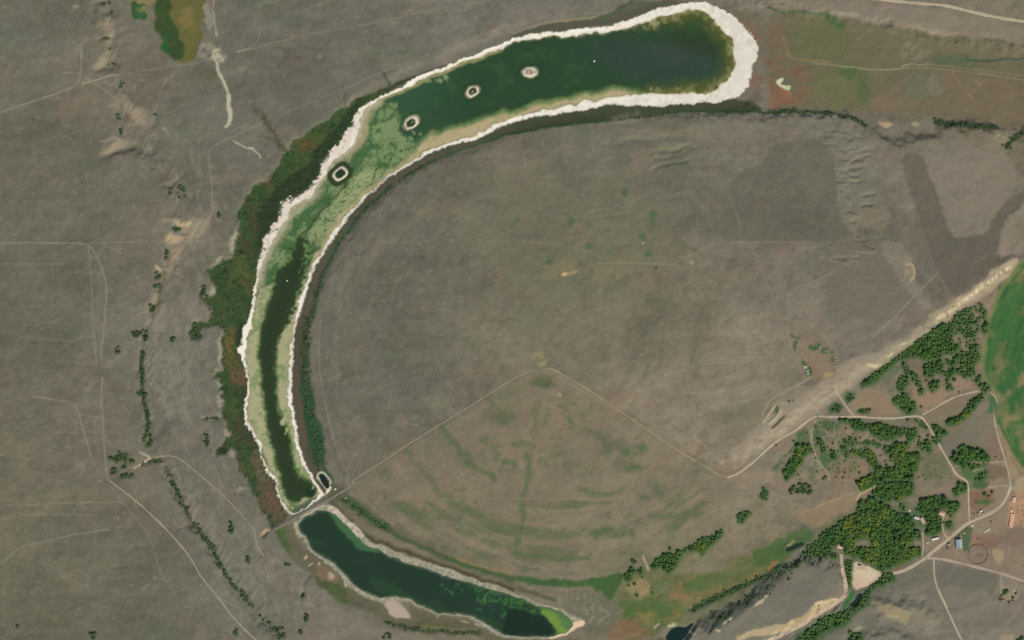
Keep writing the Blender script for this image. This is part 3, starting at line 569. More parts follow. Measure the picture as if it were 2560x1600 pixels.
for x, y in [(1128,605),(1125,606),(1200,605),(1313,605),(1350,605),(1459,605),(1568,605),(1645,606),(1607,606),(1048,605),(876,611)]:
    E(x, y, 3, 2, 0, (146,133,109), soft=.6, op=.6)
P([(1500,290),(1560,283),(1700,300),(1760,330),(1740,380),(1660,400),(1560,390)], (126,120,98), soft=16, warp=10, op=.55, nz=(N_h2,-.4,1))
for k in range(9):
    y = 972 + k * 5.2
    L([(1738 + k * 5, y + 12), (1822, y - 2), (1912, y - 22)], (148,136,116), w=1.3, soft=1.3, op=.55)
for g in [[(1745,902),(1910,892)],[(1755,910),(1915,900)],[(1700,980),(1780,982)],[(1872,840),(1868,880)]]:
    L(g, (146,134,115), w=1.5, soft=1.5, op=.6)
L([(1490,657),(1560,658),(1690,660)], (134,124,102), w=2, soft=2, op=.6)
# --- wet ground south of the hay ground and the red marsh
MS = T(2,3,[(0,900),(300,940),(700,950),(900,900),(1050,870),(1080,960),(1000,1060),(1000,1200),(1080,1300),(1200,1450),(1300,1500),(1440,1440),(1520,1370),(1700,1280),(1900,1180),(2100,1080),(2300,960),(2419,900),(2419,620),(2200,760),(2000,830),(1700,900),(1560,980),(1400,1000),(1250,900),(1100,980),(900,880),(700,920),(300,910),(0,880)])
P(T(2,3,[(1060,960),(1300,880),(1560,920),(1700,900),(2000,830),(2300,680),(2419,620),(2600,560),(2600,800),(2419,900),(2100,1080),(1900,1180),(1700,1280),(1520,1370),(1440,1450),(1300,1500),(1120,1500),(1000,1300),(1000,1180),(1040,1080)]), (104,106,70), soft=9, warp=5)
P(T(2,3,[(1020,1150),(1200,1180),(1350,1160),(1600,1180),(1650,1250),(1520,1340),(1400,1300),(1200,1280),(1100,1330),(1010,1250)]), (86,104,60), soft=10, warp=6, op=.9)
P(T(2,3,[(1600,960),(1900,900),(2200,830),(2419,760),(2419,850),(2200,920),(1900,1000),(1640,1060)]), (90,102,62), soft=9, warp=5, op=.85)
P(T(2,3,[(2250,700),(2419,600),(2560,540),(2560,760),(2419,820),(2250,800)]), (72,98,54), soft=8, op=.9)
P(T(2,3,[(1100,960),(1260,920),(1300,1000),(1250,1130),(1170,1120),(1090,1040)]), (150,132,98), soft=7, warp=4, op=.8)
P(T(2,3,[(1350,950),(1480,960),(1470,1090),(1380,1100)]), (104,112,86), soft=8, op=.8)
L(T(2,3,[(1500,1110),(1700,1120),(1850,1070),(2050,1000),(2250,930),(2330,910)]), (146,112,80), w=9, soft=9, warp=6, fine=2, op=.75, nz=(N_sml,-1.3,.5))
L(T(2,3,[(1200,1250),(1350,1290),(1300,1340)]), (142,120,76), w=12, soft=9, op=.7, nz=(N_sml,-1,.6))
P(T(2,3,[(900,1420),(1020,1300),(1120,1360),(1260,1400),(1300,1480),(1200,1512),(900,1512)]), (126,96,72), soft=8, warp=5, op=.85, nz=(N_sml,-1.8,.3))
P(T(2,3,[(400,1080),(700,1040),(900,1080),(1000,1180),(1000,1300),(900,1420),(700,1440),(620,1420),(700,1340),(560,1260)]), (104,104,86), soft=7, warp=4, op=.9)
P(T(2,3,[(500,1100),(800,1080),(980,1200),(960,1320),(740,1400)]), (134,128,112), soft=6, op=.7, nz=(fbm(8,121,3),-.2,.9))
P(T(2,3,[(440,1130),(560,1130),(620,1180),(700,1170),(760,1240),(860,1320),(940,1340)]), (70,92,66), soft=6, op=.65, nz=(N_cl,-.4,.8))
P(T(2,3,[(-60,960),(100,980),(400,1040),(800,1040),(700,1100),(300,1100),(0,1030)]), (116,106,90), soft=6, op=.8)
L(T(2,3,[(-100,960),(0,990),(200,1070),(400,1130)]), (74,78,56), w=6, soft=4, op=.8)
P(T(2,3,[(-60,890),(0,900),(250,930),(500,945),(760,930),(900,890),(1050,870),(1040,960),(960,1080),(1000,1120),(900,1120),(800,1000),(500,1010),(250,1010),(0,950)]), (62,92,52), soft=5, warp=3, op=.95)
P(T(2,3,[(0,900),(250,960),(700,960),(680,1000),(240,1000)]), (82,116,56), soft=5, op=.5, nz=(N_sml,0,1))
SM = T(2,3,[(1040,1000),(1300,900),(1560,930),(1800,880),(2100,780),(2419,640),(2600,560),(2600,780),(2419,890),(2100,1070),(1900,1170),(1700,1270),(1520,1370),(1300,1490),(1120,1490),(1010,1300)])
P(SM, (78,102,58), soft=10, warp=6, op=.6, nz=(fbm(24,225,5,ang=-.45,stretch=2.4,gain=.7),.0,1.5))
P(SM, (140,114,78), soft=10, warp=6, op=.6, nz=(fbm(18,229,5,ang=-.45,stretch=2.6,gain=.7),.5,1.8))
P(SM, (72,84,50), soft=10, warp=6, op=.5, nz=(fbm(9,233,4,ang=-.45,stretch=1.6,gain=.7),.6,1.9))
# north shore strip of the south lake
P(T(1,3,[(700,200),(900,120),(1100,200),(1300,400),(1600,560),(1900,720),(2200,860),(2419,900),(2500,1000),(2419,1045),(2100,945),(1700,805),(1300,665),(1000,510),(850,330)]), (104,97,80), soft=4, op=.85)
for g, col, w, o in [(T(1,3,[(720,200),(900,400),(1010,520),(1200,600),(1500,710),(1800,830),(2100,930),(2419,1030)]), (74,68,48), 5, .9),(T(1,3,[(800,160),(1000,320),(1130,400),(1250,480),(1500,600),(1800,730),(2100,850),(2419,940)]), (62,86,54), 7, .9),(T(1,3,[(850,150),(1000,260),(1130,380),(1260,460)]), (50,84,52), 7, .7),(T(1,3,[(950,400),(1100,490),(1300,560),(1600,700)]), (118,108,92), 8, .7),(T(1,3,[(1900,740),(2200,850),(2419,890)]), (140,126,86), 4, .6),(T(1,3,[(900,110),(1020,180),(1130,280),(1300,420)]), (134,121,102), 5, .6)]:
    L(g, col, w=w, soft=w * .8, warp=2, op=o, fine=1)
P(T(1,3,[(690,20),(860,40),(880,100),(760,240),(690,200)]), (86,86,66), soft=6, op=.7)
# south shore strip
P(T(1,3,[(170,450),(330,400),(400,560),(540,700),(720,820),(820,970),(1020,1110),(1200,1170),(1260,1290),(1490,1320),(1400,1160),(1700,1280),(1960,1290),(2180,1410),(2419,1510),(2419,1600),(2100,1470),(1800,1440),(1400,1400),(1200,1340),(1000,1230),(800,1140),(640,1050),(540,900),(330,740),(220,560)]), (100,96,76), soft=6, warp=3, op=.95)
P(T(1,3,[(170,450),(300,440),(330,600),(340,720),(260,620)]), (70,92,54), soft=6, op=.9)
P(T(1,3,[(560,900),(720,960),(880,1080),(900,1170),(760,1130),(640,1060)]), (74,88,54), soft=6, op=.9)
P(T(1,3,[(560,800),(720,820),(760,960),(640,950),(560,880)]), (126,106,84), soft=6, op=.8)
P(T(1,3,[(1500,1340),(1800,1380),(2000,1420),(2100,1470),(1800,1440),(1500,1400)]), (96,98,62), soft=5, op=.8)
for x, y, a, b, r in [(712,905,5,11,5),(825,985,3,12,-35),(515,800,7,3,-20),(465,720,4,6,0),(2090,1360,9,2.5,15),(1960,1335,11,2,0),(1735,1295,5,2,-20),(595,800,4,3,30)]:
    xx, yy = T(1,3,[(x,y)])[0]
    E(xx, yy, a * .9, b * .9, r, (178,158,136), soft=.5)
L(T(1,3,[(1230,1340),(1400,1390),(1600,1420),(1900,1440),(2100,1440)]), (62,72,52), w=4, soft=3, op=.7, fine=2)
E(*T(1,3,[(95,495)])[0], 13, 6, -20, (170,146,116), soft=.6, op=.9); E(*T(1,3,[(100,515)])[0], 12, 2.5, -28, (70,66,56), soft=.6, op=.9)
# --- southern bluff and uplands
P(SUP, (118,114,101), soft=8, op=.9)
L(T(2,3,[(1700,1230),(1800,1170),(2000,1080),(2200,980),(2419,900),(2560,800)]), (50,80,54), w=8, soft=5, warp=2, op=.9, fine=2)
L(T(2,3,[(1640,1290),(1800,1230),(1900,1200)]), (112,110,94), w=9, soft=6, op=.7)
P(T(2,3,[(1720,1330),(1900,1240),(2100,1120),(2300,1010),(2419,930),(2600,800),(2600,960),(2419,1060),(2340,1150),(2200,1240),(2080,1310),(1960,1400),(1800,1420)]), (78,82,74), soft=5, fine=3, op=.8)
P(T(2,3,[(1900,1300),(2080,1180),(2300,1060),(2419,990),(2419,1060),(2250,1180),(2080,1290),(1960,1380)]), (58,70,62), soft=5, fine=3, op=.8, nz=(N_r1,-.8,.8))
for x, y, a, b, r in [(1930,1410,6,3,30),(1515,1372,9,3.5,-12),(1490,1375,5,3,0),(1690,1440,9,4,10),(2060,1300,9,3,-45),(2330,1160,12,3,-40),(2400,1100,6,4,-20),(1360,1380,8,1.5,-30),(2010,1330,8,3,-40)]:
    xx, yy = T(2,3,[(x,y)])[0]
    E(xx, yy, a, b, r, (182,170,142), soft=.5, op=.9)
P(T(2,3,[(1330,1470),(1420,1380),(1490,1400),(1440,1500)]), (122,113,98), soft=5)
P(T(3,3,[(0,1370),(200,1340),(330,1280),(430,1180),(500,1130),(640,1100),(660,1140),(540,1200),(400,1310),(250,1400),(100,1440),(0,1450),(-200,1480),(-300,1512),(-300,1460),(-100,1390)]), (178,158,124), soft=3, warp=1.5)
P(T(3,3,[(430,1160),(560,1120),(650,1110),(560,1170),(460,1200)]), (206,184,146), soft=3)
P(T(3,3,[(620,1020),(690,980),(700,1060),(640,1110),(500,1150)]), (134,120,99), soft=5, op=.8)
P(T(3,3,[(1000,1200),(1080,1150),(1200,1160),(1300,1230),(1350,1300),(1240,1340),(1100,1280)]), (152,138,108), soft=7, warp=4, op=.9)
P(T(3,3,[(1300,1220),(1540,1200),(1560,1380),(1400,1360)]), (136,124,104), soft=9, warp=4, op=.7)
P(T(3,3,[(1600,1050),(1700,1000),(2100,1060),(2100,1300),(1750,1250)]), (124,114,101), soft=12, op=.6)
L(T(3,3,[(0,1300),(200,1200),(400,1130),(430,1060),(540,920),(640,800)]), (130,122,102), w=1.6, soft=1.4, op=.7)
E(*T(3,3,[(850,1410)])[0], 15, 4, -20, (156,144,118), soft=.6, op=.9)
# --- dry pond, creek sides, farm ground
P(T(3,3,[(1480,180),(1900,0),(2300,60),(2260,450),(2600,440),(2600,980),(2110,850),(1560,730),(1440,600)]), (136,119,100), soft=12, warp=5, op=.7)
P(T(3,2,[(1300,900),(1980,700),(2160,900),(2280,1512),(1700,1512),(1500,1200)]), (130,115,97), soft=14, warp=6, op=.5)
P(T(3,3,[(1340,300),(1420,220),(1480,300),(1500,480),(1440,490),(1370,440)]), (76,100,66), soft=7, op=.85)
P(T(3,3,[(1640,460),(1740,470),(1730,380),(1780,330),(1700,330)]), (92,104,74), soft=6, op=.6)
P(T(3,3,[(1150,230),(1340,220),(1340,310),(1200,300)]), (84,104,70), soft=8, op=.7)
P(DRY_POND, (196,176,152), soft=2.5, warp=1.5)
P(Q(1960,1400,320,[(1400,100),(1560,90),(1680,190),(1620,260),(1500,280),(1440,180)]), (206,188,154), soft=4, nz=(N_fin,-.8,.6))
P(Q(1960,1400,320,[(1300,420),(1600,400),(1700,440),(1500,530),(1350,530)]), (196,164,142), soft=5, op=.7)
L(Q(1960,1400,320,[(1600,130),(1720,200),(1850,260),(1770,380)]), (226,208,178), w=1.5, soft=1.2)
P(Q(1960,1400,320,[(1250,520),(1330,570),(1320,700),(1330,760),(1230,850),(1130,900),(980,980),(900,1000),(1100,860),(1220,720)]), (58,106,58), soft=3)
P(Q(1960,1400,320,[(1340,580),(1450,590),(1400,660),(1330,740)]), (92,96,76), soft=3)
P(Q(1960,1400,320,[(1150,960),(1300,880),(1340,900),(1200,1000),(1060,1060)]), (106,88,68), soft=3)
P(Q(1960,1400,320,[(1580,640),(1700,900),(1500,940),(1300,1040),(1200,1200),(900,1330),(700,1512),(100,1512),(500,1250),(900,1000),(1300,900),(1450,760)]), (60,90,56), soft=5, op=.85)
P(T(3,2,[(880,660),(960,650),(1080,690),(1170,780),(1260,890),(1000,900),(830,880),(780,800)]), (142,122,98), soft=5, op=.8)
P(T(3,2,[(1460,900),(1980,680),(1980,730),(1820,850),(1680,960),(1540,990)]), (126,113,90), soft=5, op=.8)
P(T(3,2,[(1470,870),(1720,720),(1900,650),(1960,560),(1780,560),(1600,660),(1480,700),(1420,600),(1300,680),(1400,820)]), (146,122,102), soft=6, op=.85)
P(T(3,2,[(0,1200),(200,1090),(420,1230),(300,1340),(260,1420),(220,1512),(100,1512),(150,1400),(180,1300)]), (140,120,102), soft=6, op=.6)
P(T(3,2,[(240,1130),(400,1020),(420,1150),(330,1180),(250,1260),(130,1320),(60,1420),(0,1400),(100,1320),(230,1230)]), (74,98,66), soft=5, op=.8)
P(T(3,2,[(440,1000),(560,940),(670,960),(650,1060),(540,1060),(520,1120),(450,1130),(430,1080)]), (70,98,64), soft=5, op=.85)
P(T(3,2,[(640,1150),(760,1100),(860,1130),(830,1200),(740,1200),(690,1280),(640,1240)]), (84,104,72), soft=5, op=.8)
P(T(3,2,[(470,1280),(590,1270),(600,1340),(570,1400),(530,1390)]), (70,102,62), soft=4, op=.9)
P(T(3,2,[(580,880),(600,810),(660,770),(710,800),(640,870)]), (62,92,60), soft=4)
P(T(3,2,[(720,740),(800,670),(820,700),(770,790)]), (78,104,72), soft=4)
P(T(3,2,[(830,860),(890,810),(920,830),(1000,870),(950,900)]), (80,108,74), soft=4, op=.9)
P(T(3,2,[(960,630),(1100,480),(1250,400),(1280,440),(1100,580),(1000,650)]), (84,104,76), soft=6, op=.6)
P(T(3,2,[(1100,660),(1180,600),(1170,740),(1300,880),(1230,830),(1160,760)]), (92,104,78), soft=5, op=.6)
P(T(3,2,[(1560,1080),(1700,1060),(1900,1000),(2000,1100),(2050,1250),(1900,1200),(1780,1250),(1720,1300),(1640,1200)]), (112,108,92), soft=8, op=.7)
P(T(3,2,[(1850,960),(2050,900),(2080,1100),(1950,1200),(1880,1130)]), (112,116,100), soft=7, op=.6, nz=(N_fin,-.5,.8))
P(T(3,2,[(1800,860),(2000,740),(2080,760),(2060,860),(1900,900)]), (126,114,102), soft=6, op=.7)
P(T(3,2,[(2070,700),(2130,720),(2170,800),(2130,880),(2080,860)]), (72,104,66), soft=4, op=.9)
P(T(3,2,[(2060,1130),(2180,1120),(2220,1320),(2080,1330)]), (128,106,92), soft=5, op=.8)
P(T(3,2,[(2090,1360),(2240,1350),(2270,1512),(2090,1512)]), (120,100,84), soft=4, op=.9)
P(T(3,2,[(1620,1220),(1690,1330),(1740,1440),(1600,1500),(1400,1490),(1440,1330)]), (104,106,78), soft=6, op=.8)
P(T(3,2,[(1780,1400),(2080,1350),(2090,1512),(1880,1512)]), (72,102,62), soft=5, op=.85)
P(T(3,2,[(1920,1420),(2050,1395),(2000,1420),(1940,1430)]), (176,158,122), soft=2)
P(T(3,2,[(860,1010),(980,1050),(1000,1090),(820,1100),(720,1080),(700,1010)]), (140,120,102), soft=4, op=.8)
P(T(3,2,[(1020,1200),(1080,1200),(1170,1280),(1170,1380),(1080,1380),(1020,1290)]), (132,114,100), soft=5, op=.8)
P(T(3,2,[(560,1400),(860,1300),(980,1380),(1000,1440),(880,1480),(760,1512),(600,1512)]), (134,112,92), soft=6, op=.8)
P(T(3,2,[(2419,1440),(2300,1340),(2230,1200),(2190,1180),(2240,1330),(2290,1512),(2500,1512)]), (152,132,104), soft=4, op=.8)
P(T(3,3,[(2290,0),(2450,-60),(2600,60),(2500,160),(2400,150),(2310,100)]), (158,140,114), soft=5, op=.9)
P(T(3,3,[(200,300),(360,280),(560,200),(830,110),(850,190),(740,300),(560,400),(440,450),(330,400)]), (140,121,95), soft=6, op=.8)
P(T(3,3,[(0,560),(200,480),(420,470),(470,540),(340,620),(200,720),(80,780),(0,850)]), (76,100,60), soft=7, op=.9)
P(T(3,3,[(420,470),(560,400),(700,350),(830,290),(820,330),(700,390),(640,450),(520,480)]), (98,104,68), soft=6, op=.8)
P(Q(1960,1200,320,[(20,1190),(200,1110),(260,1130),(20,1230)]), (148,138,98), soft=2)
P(T(3,3,[(0,820),(80,760),(90,830),(0,900)]), (136,108,72), soft=4)
P(T(3,3,[(180,790),(330,730),(600,740),(650,800),(560,900),(430,1100),(300,1180),(0,1250),(0,1080),(120,980)]), (112,108,96), soft=7, op=.8)
P(T(3,3,[(1130,860),(1350,780),(1440,730),(1400,700),(1300,760),(1180,800)]), (116,98,84), soft=4)
P(T(3,3,[(1200,890),(1400,810),(1560,750),(1560,900),(1590,1000),(1400,980),(1200,960)]), (112,107,92), soft=6, op=.8)
P(T(3,3,[(1580,760),(2000,850),(2180,900),(2180,1000),(2100,1050),(1700,1000),(1600,1000)]), (106,103,91), soft=6, op=.85)
P(T(3,3,[(1920,90),(2080,70),(2120,120),(2140,180),(2060,240),(1920,290),(1900,200)]), (126,98,79), soft=6, op=.85)
P(T(3,3,[(1960,180),(2100,160),(2140,180),(2060,230),(1980,215)]), (74,98,58), soft=4)
P(T(3,3,[(1900,0),(2100,0),(2080,60),(1900,80)]), (66,96,58), soft=4, op=.9)
P(T(3,3,[(1830,440),(1900,430),(1900,560),(1910,640),(1860,690),(1830,600)]), (80,96,66), soft=3, op=.95)
P(T(3,3,[(1910,520),(2110,500),(2220,520),(2230,600),(2100,640),(1900,600)]), (126,101,86), soft=4, op=.9)
E(*T(3,3,[(1960,560)])[0], 11, 10, 0, (146,112,88), soft=.5); E(*T(3,3,[(1973,552)])[0], 5, 5, 0, (104,86,62), soft=.4)
P(T(3,3,[(2270,140),(2419,100),(2600,150),(2600,420),(2260,450),(2230,440),(2270,280)]), (172,134,106), soft=5, warp=3, op=.9, nz=(N_fin,-2.2,0))
P(T(3,3,[(2120,640),(2240,640),(2240,800),(2120,800)]), (158,140,112), soft=2.5, op=.8)
P(T(3,3,[(2200,460),(2600,440),(2600,620),(2250,630)]), (122,104,92), soft=6, op=.8)
P(T(3,3,[(2180,1450),(2310,1470),(2419,1480),(2419,1600),(2180,1600)]), (150,134,112), soft=2.5)
P(T(3,3,[(2300,1480),(2560,1460),(2560,1600),(2280,1600)]), (86,108,76), soft=5, op=.9)
P(T(3,3,[(2160,1010),(2260,990),(2370,1040),(2350,1110),(2200,1120)]), (142,130,106), soft=5)
sl, d = sd_line([(2443.7 + 24.5 * math.cos(t * .21), 1385 + 24.5 * math.sin(t * .21)) for t in range(31)], 10)
lay(C, sl, (sstep(3.0, 0.6, d) * .3).astype(F4), (104, 95, 85))
E(2443.7, 1385, 22, 22, 0, (128,115,102), soft=.2, op=.6); E(2445, 1386, 6, 6, 0, (104,100,90), soft=.5, op=.7)
FW = T(3,2,[(60,1400),(250,1120),(440,960),(900,960),(1350,1010),(1460,1100),(1560,1300),(1760,1480),(1400,1560),(900,1560),(700,1512),(300,1512)])
P(FW, (84,102,70), soft=16, warp=8, op=.6, nz=(fbm(26,245,5,gain=.7),.1,1.5))
P(FW, (146,124,102), soft=16, warp=8, op=.4, nz=(fbm(20,249,5,gain=.7),.5,1.8))
# yard of laid-out machinery on the east range
P(Q(1880,820,240,[(950,130),(1060,120),(1240,220),(1560,320),(1780,430),(2080,520),(2170,600),(2150,900),(2130,1180),(1740,1340),(1660,1250),(1330,1290),(1270,1150),(1180,850),(1080,600),(1020,450)]), (134,117,97), soft=3, op=.8)
for p, o in [(Q(1880,820,240,[(960,140),(1080,120),(1230,210),(1240,280),(1120,200),(980,180)]),.8),(Q(1880,820,240,[(1080,280),(1220,260),(1220,420),(1160,520),(1110,650),(1050,560),(1020,430)]),.85),(Q(1880,820,240,[(1440,420),(1560,350),(1760,430),(1660,500),(1500,520)]),.9),(Q(1880,820,240,[(1720,510),(1850,500),(2060,540),(1990,600),(1850,660),(1740,640)]),.85),(Q(1880,820,240,[(1960,700),(2130,640),(2140,860),(2060,1000),(1960,900)]),.7),(Q(1880,820,240,[(1230,840),(1420,880),(1430,1020),(1480,1100),(1420,1180),(1300,1160),(1260,960)]),.95)]:
    P(p, (66,92,58), soft=2.5, op=o, fine=1)
P(Q(1880,820,240,[(1700,1150),(2000,1000),(2100,1040),(2080,1150),(1760,1280)]), (160,138,94), soft=3, op=.85)
P(Q(1880,820,240,[(1360,1360),(1560,1260),(1680,1240),(1720,1330),(1400,1460)]), (110,99,90), soft=3, op=.85)
P(Q(1880,820,240,[(1440,900),(1540,840),(1520,980),(1560,1080),(1480,1040)]), (122,92,74), soft=3, op=.7)
# trenches
L(Q(1840,960,224,[(730,1000),(860,800),(960,640),(1050,570)]), (172,160,130), w=2.2, soft=1.6)
L(Q(1840,960,224,[(870,1060),(1050,900),(1170,730)]), (172,160,132), w=2.4, soft=1.6)
L(Q(1840,960,224,[(960,1160),(1100,1020),(1270,860)]), (92,80,62), w=2.6, soft=2)
P(Q(1840,960,224,[(960,740),(1040,620),(1130,630),(1050,760)]), (76,94,62), soft=2.5)
# crop circle
P(CROP, (64,102,58), soft=3, warp=1.0)
rr = np.hypot(PX - 2850, PY - 930); th = np.arctan2(PY - 930, PX - 2850)
ring = fbm(1, 125, 3, U=(th * 5).astype(F4), V=(rr / 9).astype(F4))
ring2 = fbm(1, 129, 4, U=(th * 9).astype(F4), V=(rr / 40).astype(F4))
P(CROP, (90,110,70), soft=3, op=.5, nz=(ring,.2,1.8))
P(CROP, (50,90,54), soft=3, op=.6, nz=(ring,-.2,-1.6))
P(CROP, (116,116,78), soft=3, op=.5, nz=(ring2,.6,1.8))
TAN = (140,120,88)
for p, o in [(T(3,2,[(2190,240),(2225,240),(2220,330),(2190,420),(2165,400),(2175,310)]),.8),(T(3,2,[(2200,430),(2240,430),(2225,530),(2170,540)]),.75),(T(3,2,[(2170,690),(2300,620),(2480,500),(2480,640),(2280,700),(2170,760)]),.85),(T(3,2,[(2170,890),(2280,850),(2480,760),(2480,930),(2300,990),(2200,1000)]),.8),(T(3,2,[(2340,1080),(2440,1060),(2480,1300),(2400,1250)]),.55),(T(3,1,[(2260,1120),(2480,1000),(2480,1060),(2300,1150)]),.6)]:
    P(p, TAN, soft=13, warp=9, fine=2, op=o, nz=(ring,-2.6,.4))
L(T(3,1,[(2380,980),(2310,1090),(2210,1210),(2160,1310),(2130,1420)]) + T(3,2,[(2090,0),(2062,150),(2042,300),(2030,430),(2045,550),(2120,650),(2170,720)]), (118,126,78), w=5, soft=4, op=.7)
L(T(3,2,[(2160,1000),(2210,1120),(2290,1270),(2419,1430),(2500,1500)]), (150,128,98), w=5, soft=4, op=.8)

# less blue in the dry grass than the sky light gives back
C[..., 2] *= .95
# --- salt
pat = sstep(-1.2, 0.8, N_fin + .5 * N_sml)[..., None]
salt = lin((218,209,191)) * (1 - pat) + lin((231,223,206)) * pat
fr = np.zeros((NY, NX), F4); fr[slN] = -sdN
fr = np.where((PX < 930) & (PY < 700), sstep(-.9, .7, N_fin * .9 + fbm(4, 209, 2) * .6 + fr / 8.0 - .7), sstep(-1.6, .2, N_fin * .5 + fr / 3.0 - .4)).astype(F4)
lay(C, full, SALT_N * fr, salt)
lay(C, full, (SALT_N * sstep(.3, 2.0, fbm(30, 253, 4, gain=.7)) * .6).astype(F4), (194,182,158))
bright = SALT_N * sstep(20, 4, np.abs(DW_N)) * sstep(-1.5, .3, N_fin + .8)
bright = bright * np.clip(sstep(1750, 1400, PX) + sstep(640, 660, PX) * 0, 0, 1)
lay(C, full, (bright * .75).astype(F4), (244,238,220))
lay(C, full, (SALT_N * sstep(6, -1, DW_N) * .75).astype(F4), (184,172,140))
for p, o in [(T(1,0,[(880,1180),(1000,1100),(1000,1250),(850,1440),(700,1512),(620,1512),(780,1330)]),.8),(T(1,1,[(600,0),(760,0),(640,200),(560,330),(400,400),(280,560),(200,680),(100,850),(40,1000),(0,1100),(0,900),(130,620),(230,420),(480,280)]),.85)]:
    sl, sd = sd_poly(p, 10, 3)
    lay(C, sl, sstep(6, -6, sd) * o * SALT_N[sl] * fr[sl] * sstep(-2.4, .2, N_sml[sl]), (216,198,179))
sl, sd = sd_poly(T(2,0,[(1900,60),(2110,160),(2330,340),(2330,580),(2270,700),(2230,900),(1980,960),(2000,850),(2130,650),(2100,400),(1950,250)]), 10, 3)
lay(C, sl, sstep(8, -8, sd) * .8 * SALT_N[sl] * sstep(-1, 1, N_sml[sl]), (212,203,186))
speck = SALT_N * sstep(2.0, 2.5, fbm(4, 133, 2)) * sstep(1100, 1700, PX) * .6
lay(C, full, (speck * .8).astype(F4), (140,128,104))
lay(C, full, SALT_S, (138,134,110))
lay(C, full, SALT_S * sstep(-.6, 1.4, N_fin) * .7, (176,168,146))
sl, sd = sd_poly(T(1,3,[(660,210),(760,230),(900,400),(1020,520),(980,560),(860,460),(720,290)]), 8, 2)
lay(C, sl, sstep(4, -4, sd) * SALT_S[sl] * sstep(-2, .8, N_fin[sl]) * .8, (206,190,168))
sl, sd = sd_poly(T(1,3,[(1190,1170),(1300,1120),(1380,1200),(1480,1310),(1400,1320),(1260,1280)]), 8, 2)
lay(C, sl, sstep(4, -4, sd) * SALT_S[sl], (172,155,136))
sl, sd = sd_poly(T(2,3,[(560,1340),(690,1310),(700,1370),(560,1450),(400,1500),(330,1480),(500,1420)]), 8, 2)
lay(C, sl, sstep(4, -4, sd) * SALT_S[sl], (222,192,160))
# small salt ring round the pond by the dam
L(Q(660,1160,240,[(1600,640),(1500,520),(1400,400),(1330,310),(1340,240),(1430,200),(1510,220),(1600,340),(1700,440),(1670,500)]), (186,182,156), w=2.2, soft=1.4)
L(Q(660,1160,240,[(1400,600),(1450,720),(1500,770),(1600,700),(1670,580)]), (226,218,190), w=3.2, soft=1.6)
L(Q(660,1160,240,[(1380,480),(1480,620),(1540,720)]), (84,70,52), w=3.5, soft=2)
# islands
for (sl, q, u, v), (cx, cy, a, b, rot, look) in zip(isle_q, ISLES):
    lay(C, sl, sstep(1.25, 1.1, q), (150,148,116))
    lay(C, sl, sstep(1.04, .88, q) * sstep(-2.6, -.2, N_fin[sl]), (210,200,176))
    if look == 'pale':
        lay(C, sl, sstep(.16, .05, np.abs(np.hypot(u + .18, v * 1.0) - .42)) * .9, (112,100,84))
        lay(C, sl, sstep(.35, .2, np.hypot(u + .2, v)), (176,160,138))
        lay(C, sl, sstep(.2, .1, np.abs(v - .1)) * sstep(.5, .4, np.abs(u - .35)) * .7, (120,108,92))
    elif look == 'mid':
        lay(C, sl, sstep(.74, .60, q), (54,64,42)); lay(C, sl, sstep(.32, .16, np.hypot(u - .0, v - .1)), (150,132,108))
    elif look == 'dark':
        lay(C, sl, sstep(.74, .60, np.hypot(u * 1.0 + .12, v)), (46,62,38)); lay(C, sl, sstep(.3, .12, np.hypot(u - .1, v + .1)) * .7, (120,124,92))
    else:
        lay(C, sl, sstep(.72, .60, q), (40,54,36)); lay(C, sl, (sstep(1.02, .96, q) * sstep(.80, .86, q)), (186,180,156))
# ------------------------------------------------------------------ where trees and bushes grow
def inside(x, y, pts):
    c = False; n = len(pts)
    for i in range(n):
        (x1, y1), (x2, y2) = pts[i], pts[(i + 1) % n]
        if (y1 > y) != (y2 > y) and x < (x2 - x1) * (y - y1) / (y2 - y1) + x1: c = not c
    return c

def scatter(pts, spacing, rmin, rmax, fill=1.0, seed=0):
    r_ = random.Random(seed)
    xs = [p[0] for p in pts]; ys = [p[1] for p in pts]
    area = (max(xs) - min(xs)) * (max(ys) - min(ys))
    out = []; grid = {}
    for _ in range(int(area / spacing ** 2 * 7)):
        x, y = r_.uniform(min(xs), max(xs)), r_.uniform(min(ys), max(ys))
        if not inside(x, y, pts): continue
        r = rmin + (rmax - rmin) * r_.random() ** 1.5
        md = spacing * (r / ((rmin + rmax) / 2)) ** .7
        gx_, gy_ = int(x / spacing), int(y / spacing)
        if any((x - a) ** 2 + (y - b) ** 2 < md * md for i in (-1, 0, 1) for j in (-1, 0, 1) for a, b in grid.get((gx_ + i, gy_ + j), ())): continue
        grid.setdefault((gx_, gy_), []).append((x, y))
        if r_.random() < fill: out.append((x, y, r))
    return out

TREES, YEL, BUSH = [], [], []      # (x, y, r, label, group)
def grove(pts, sp, r0, r1, label, fill=1.0, yel=0.0, seed=0):
    sp, r0, r1 = sp * .74, r0 * .74, r1 * .80
    r_ = random.Random(seed + 99)
    for x, y, r in scatter(pts, sp, r0, r1, fill, seed):
        cl = float(N_mid[min(NY - 1, max(0, int((y - Y0) / CELL))), min(NX - 1, max(0, int((x - X0) / CELL)))]) * .42 + .5 + r_.uniform(-.22, .22)
        (YEL if yel > 0 and cl > 1.06 - yel * 1.1 else TREES).append((x, y, r * r_.uniform(1.0, 1.3), label))

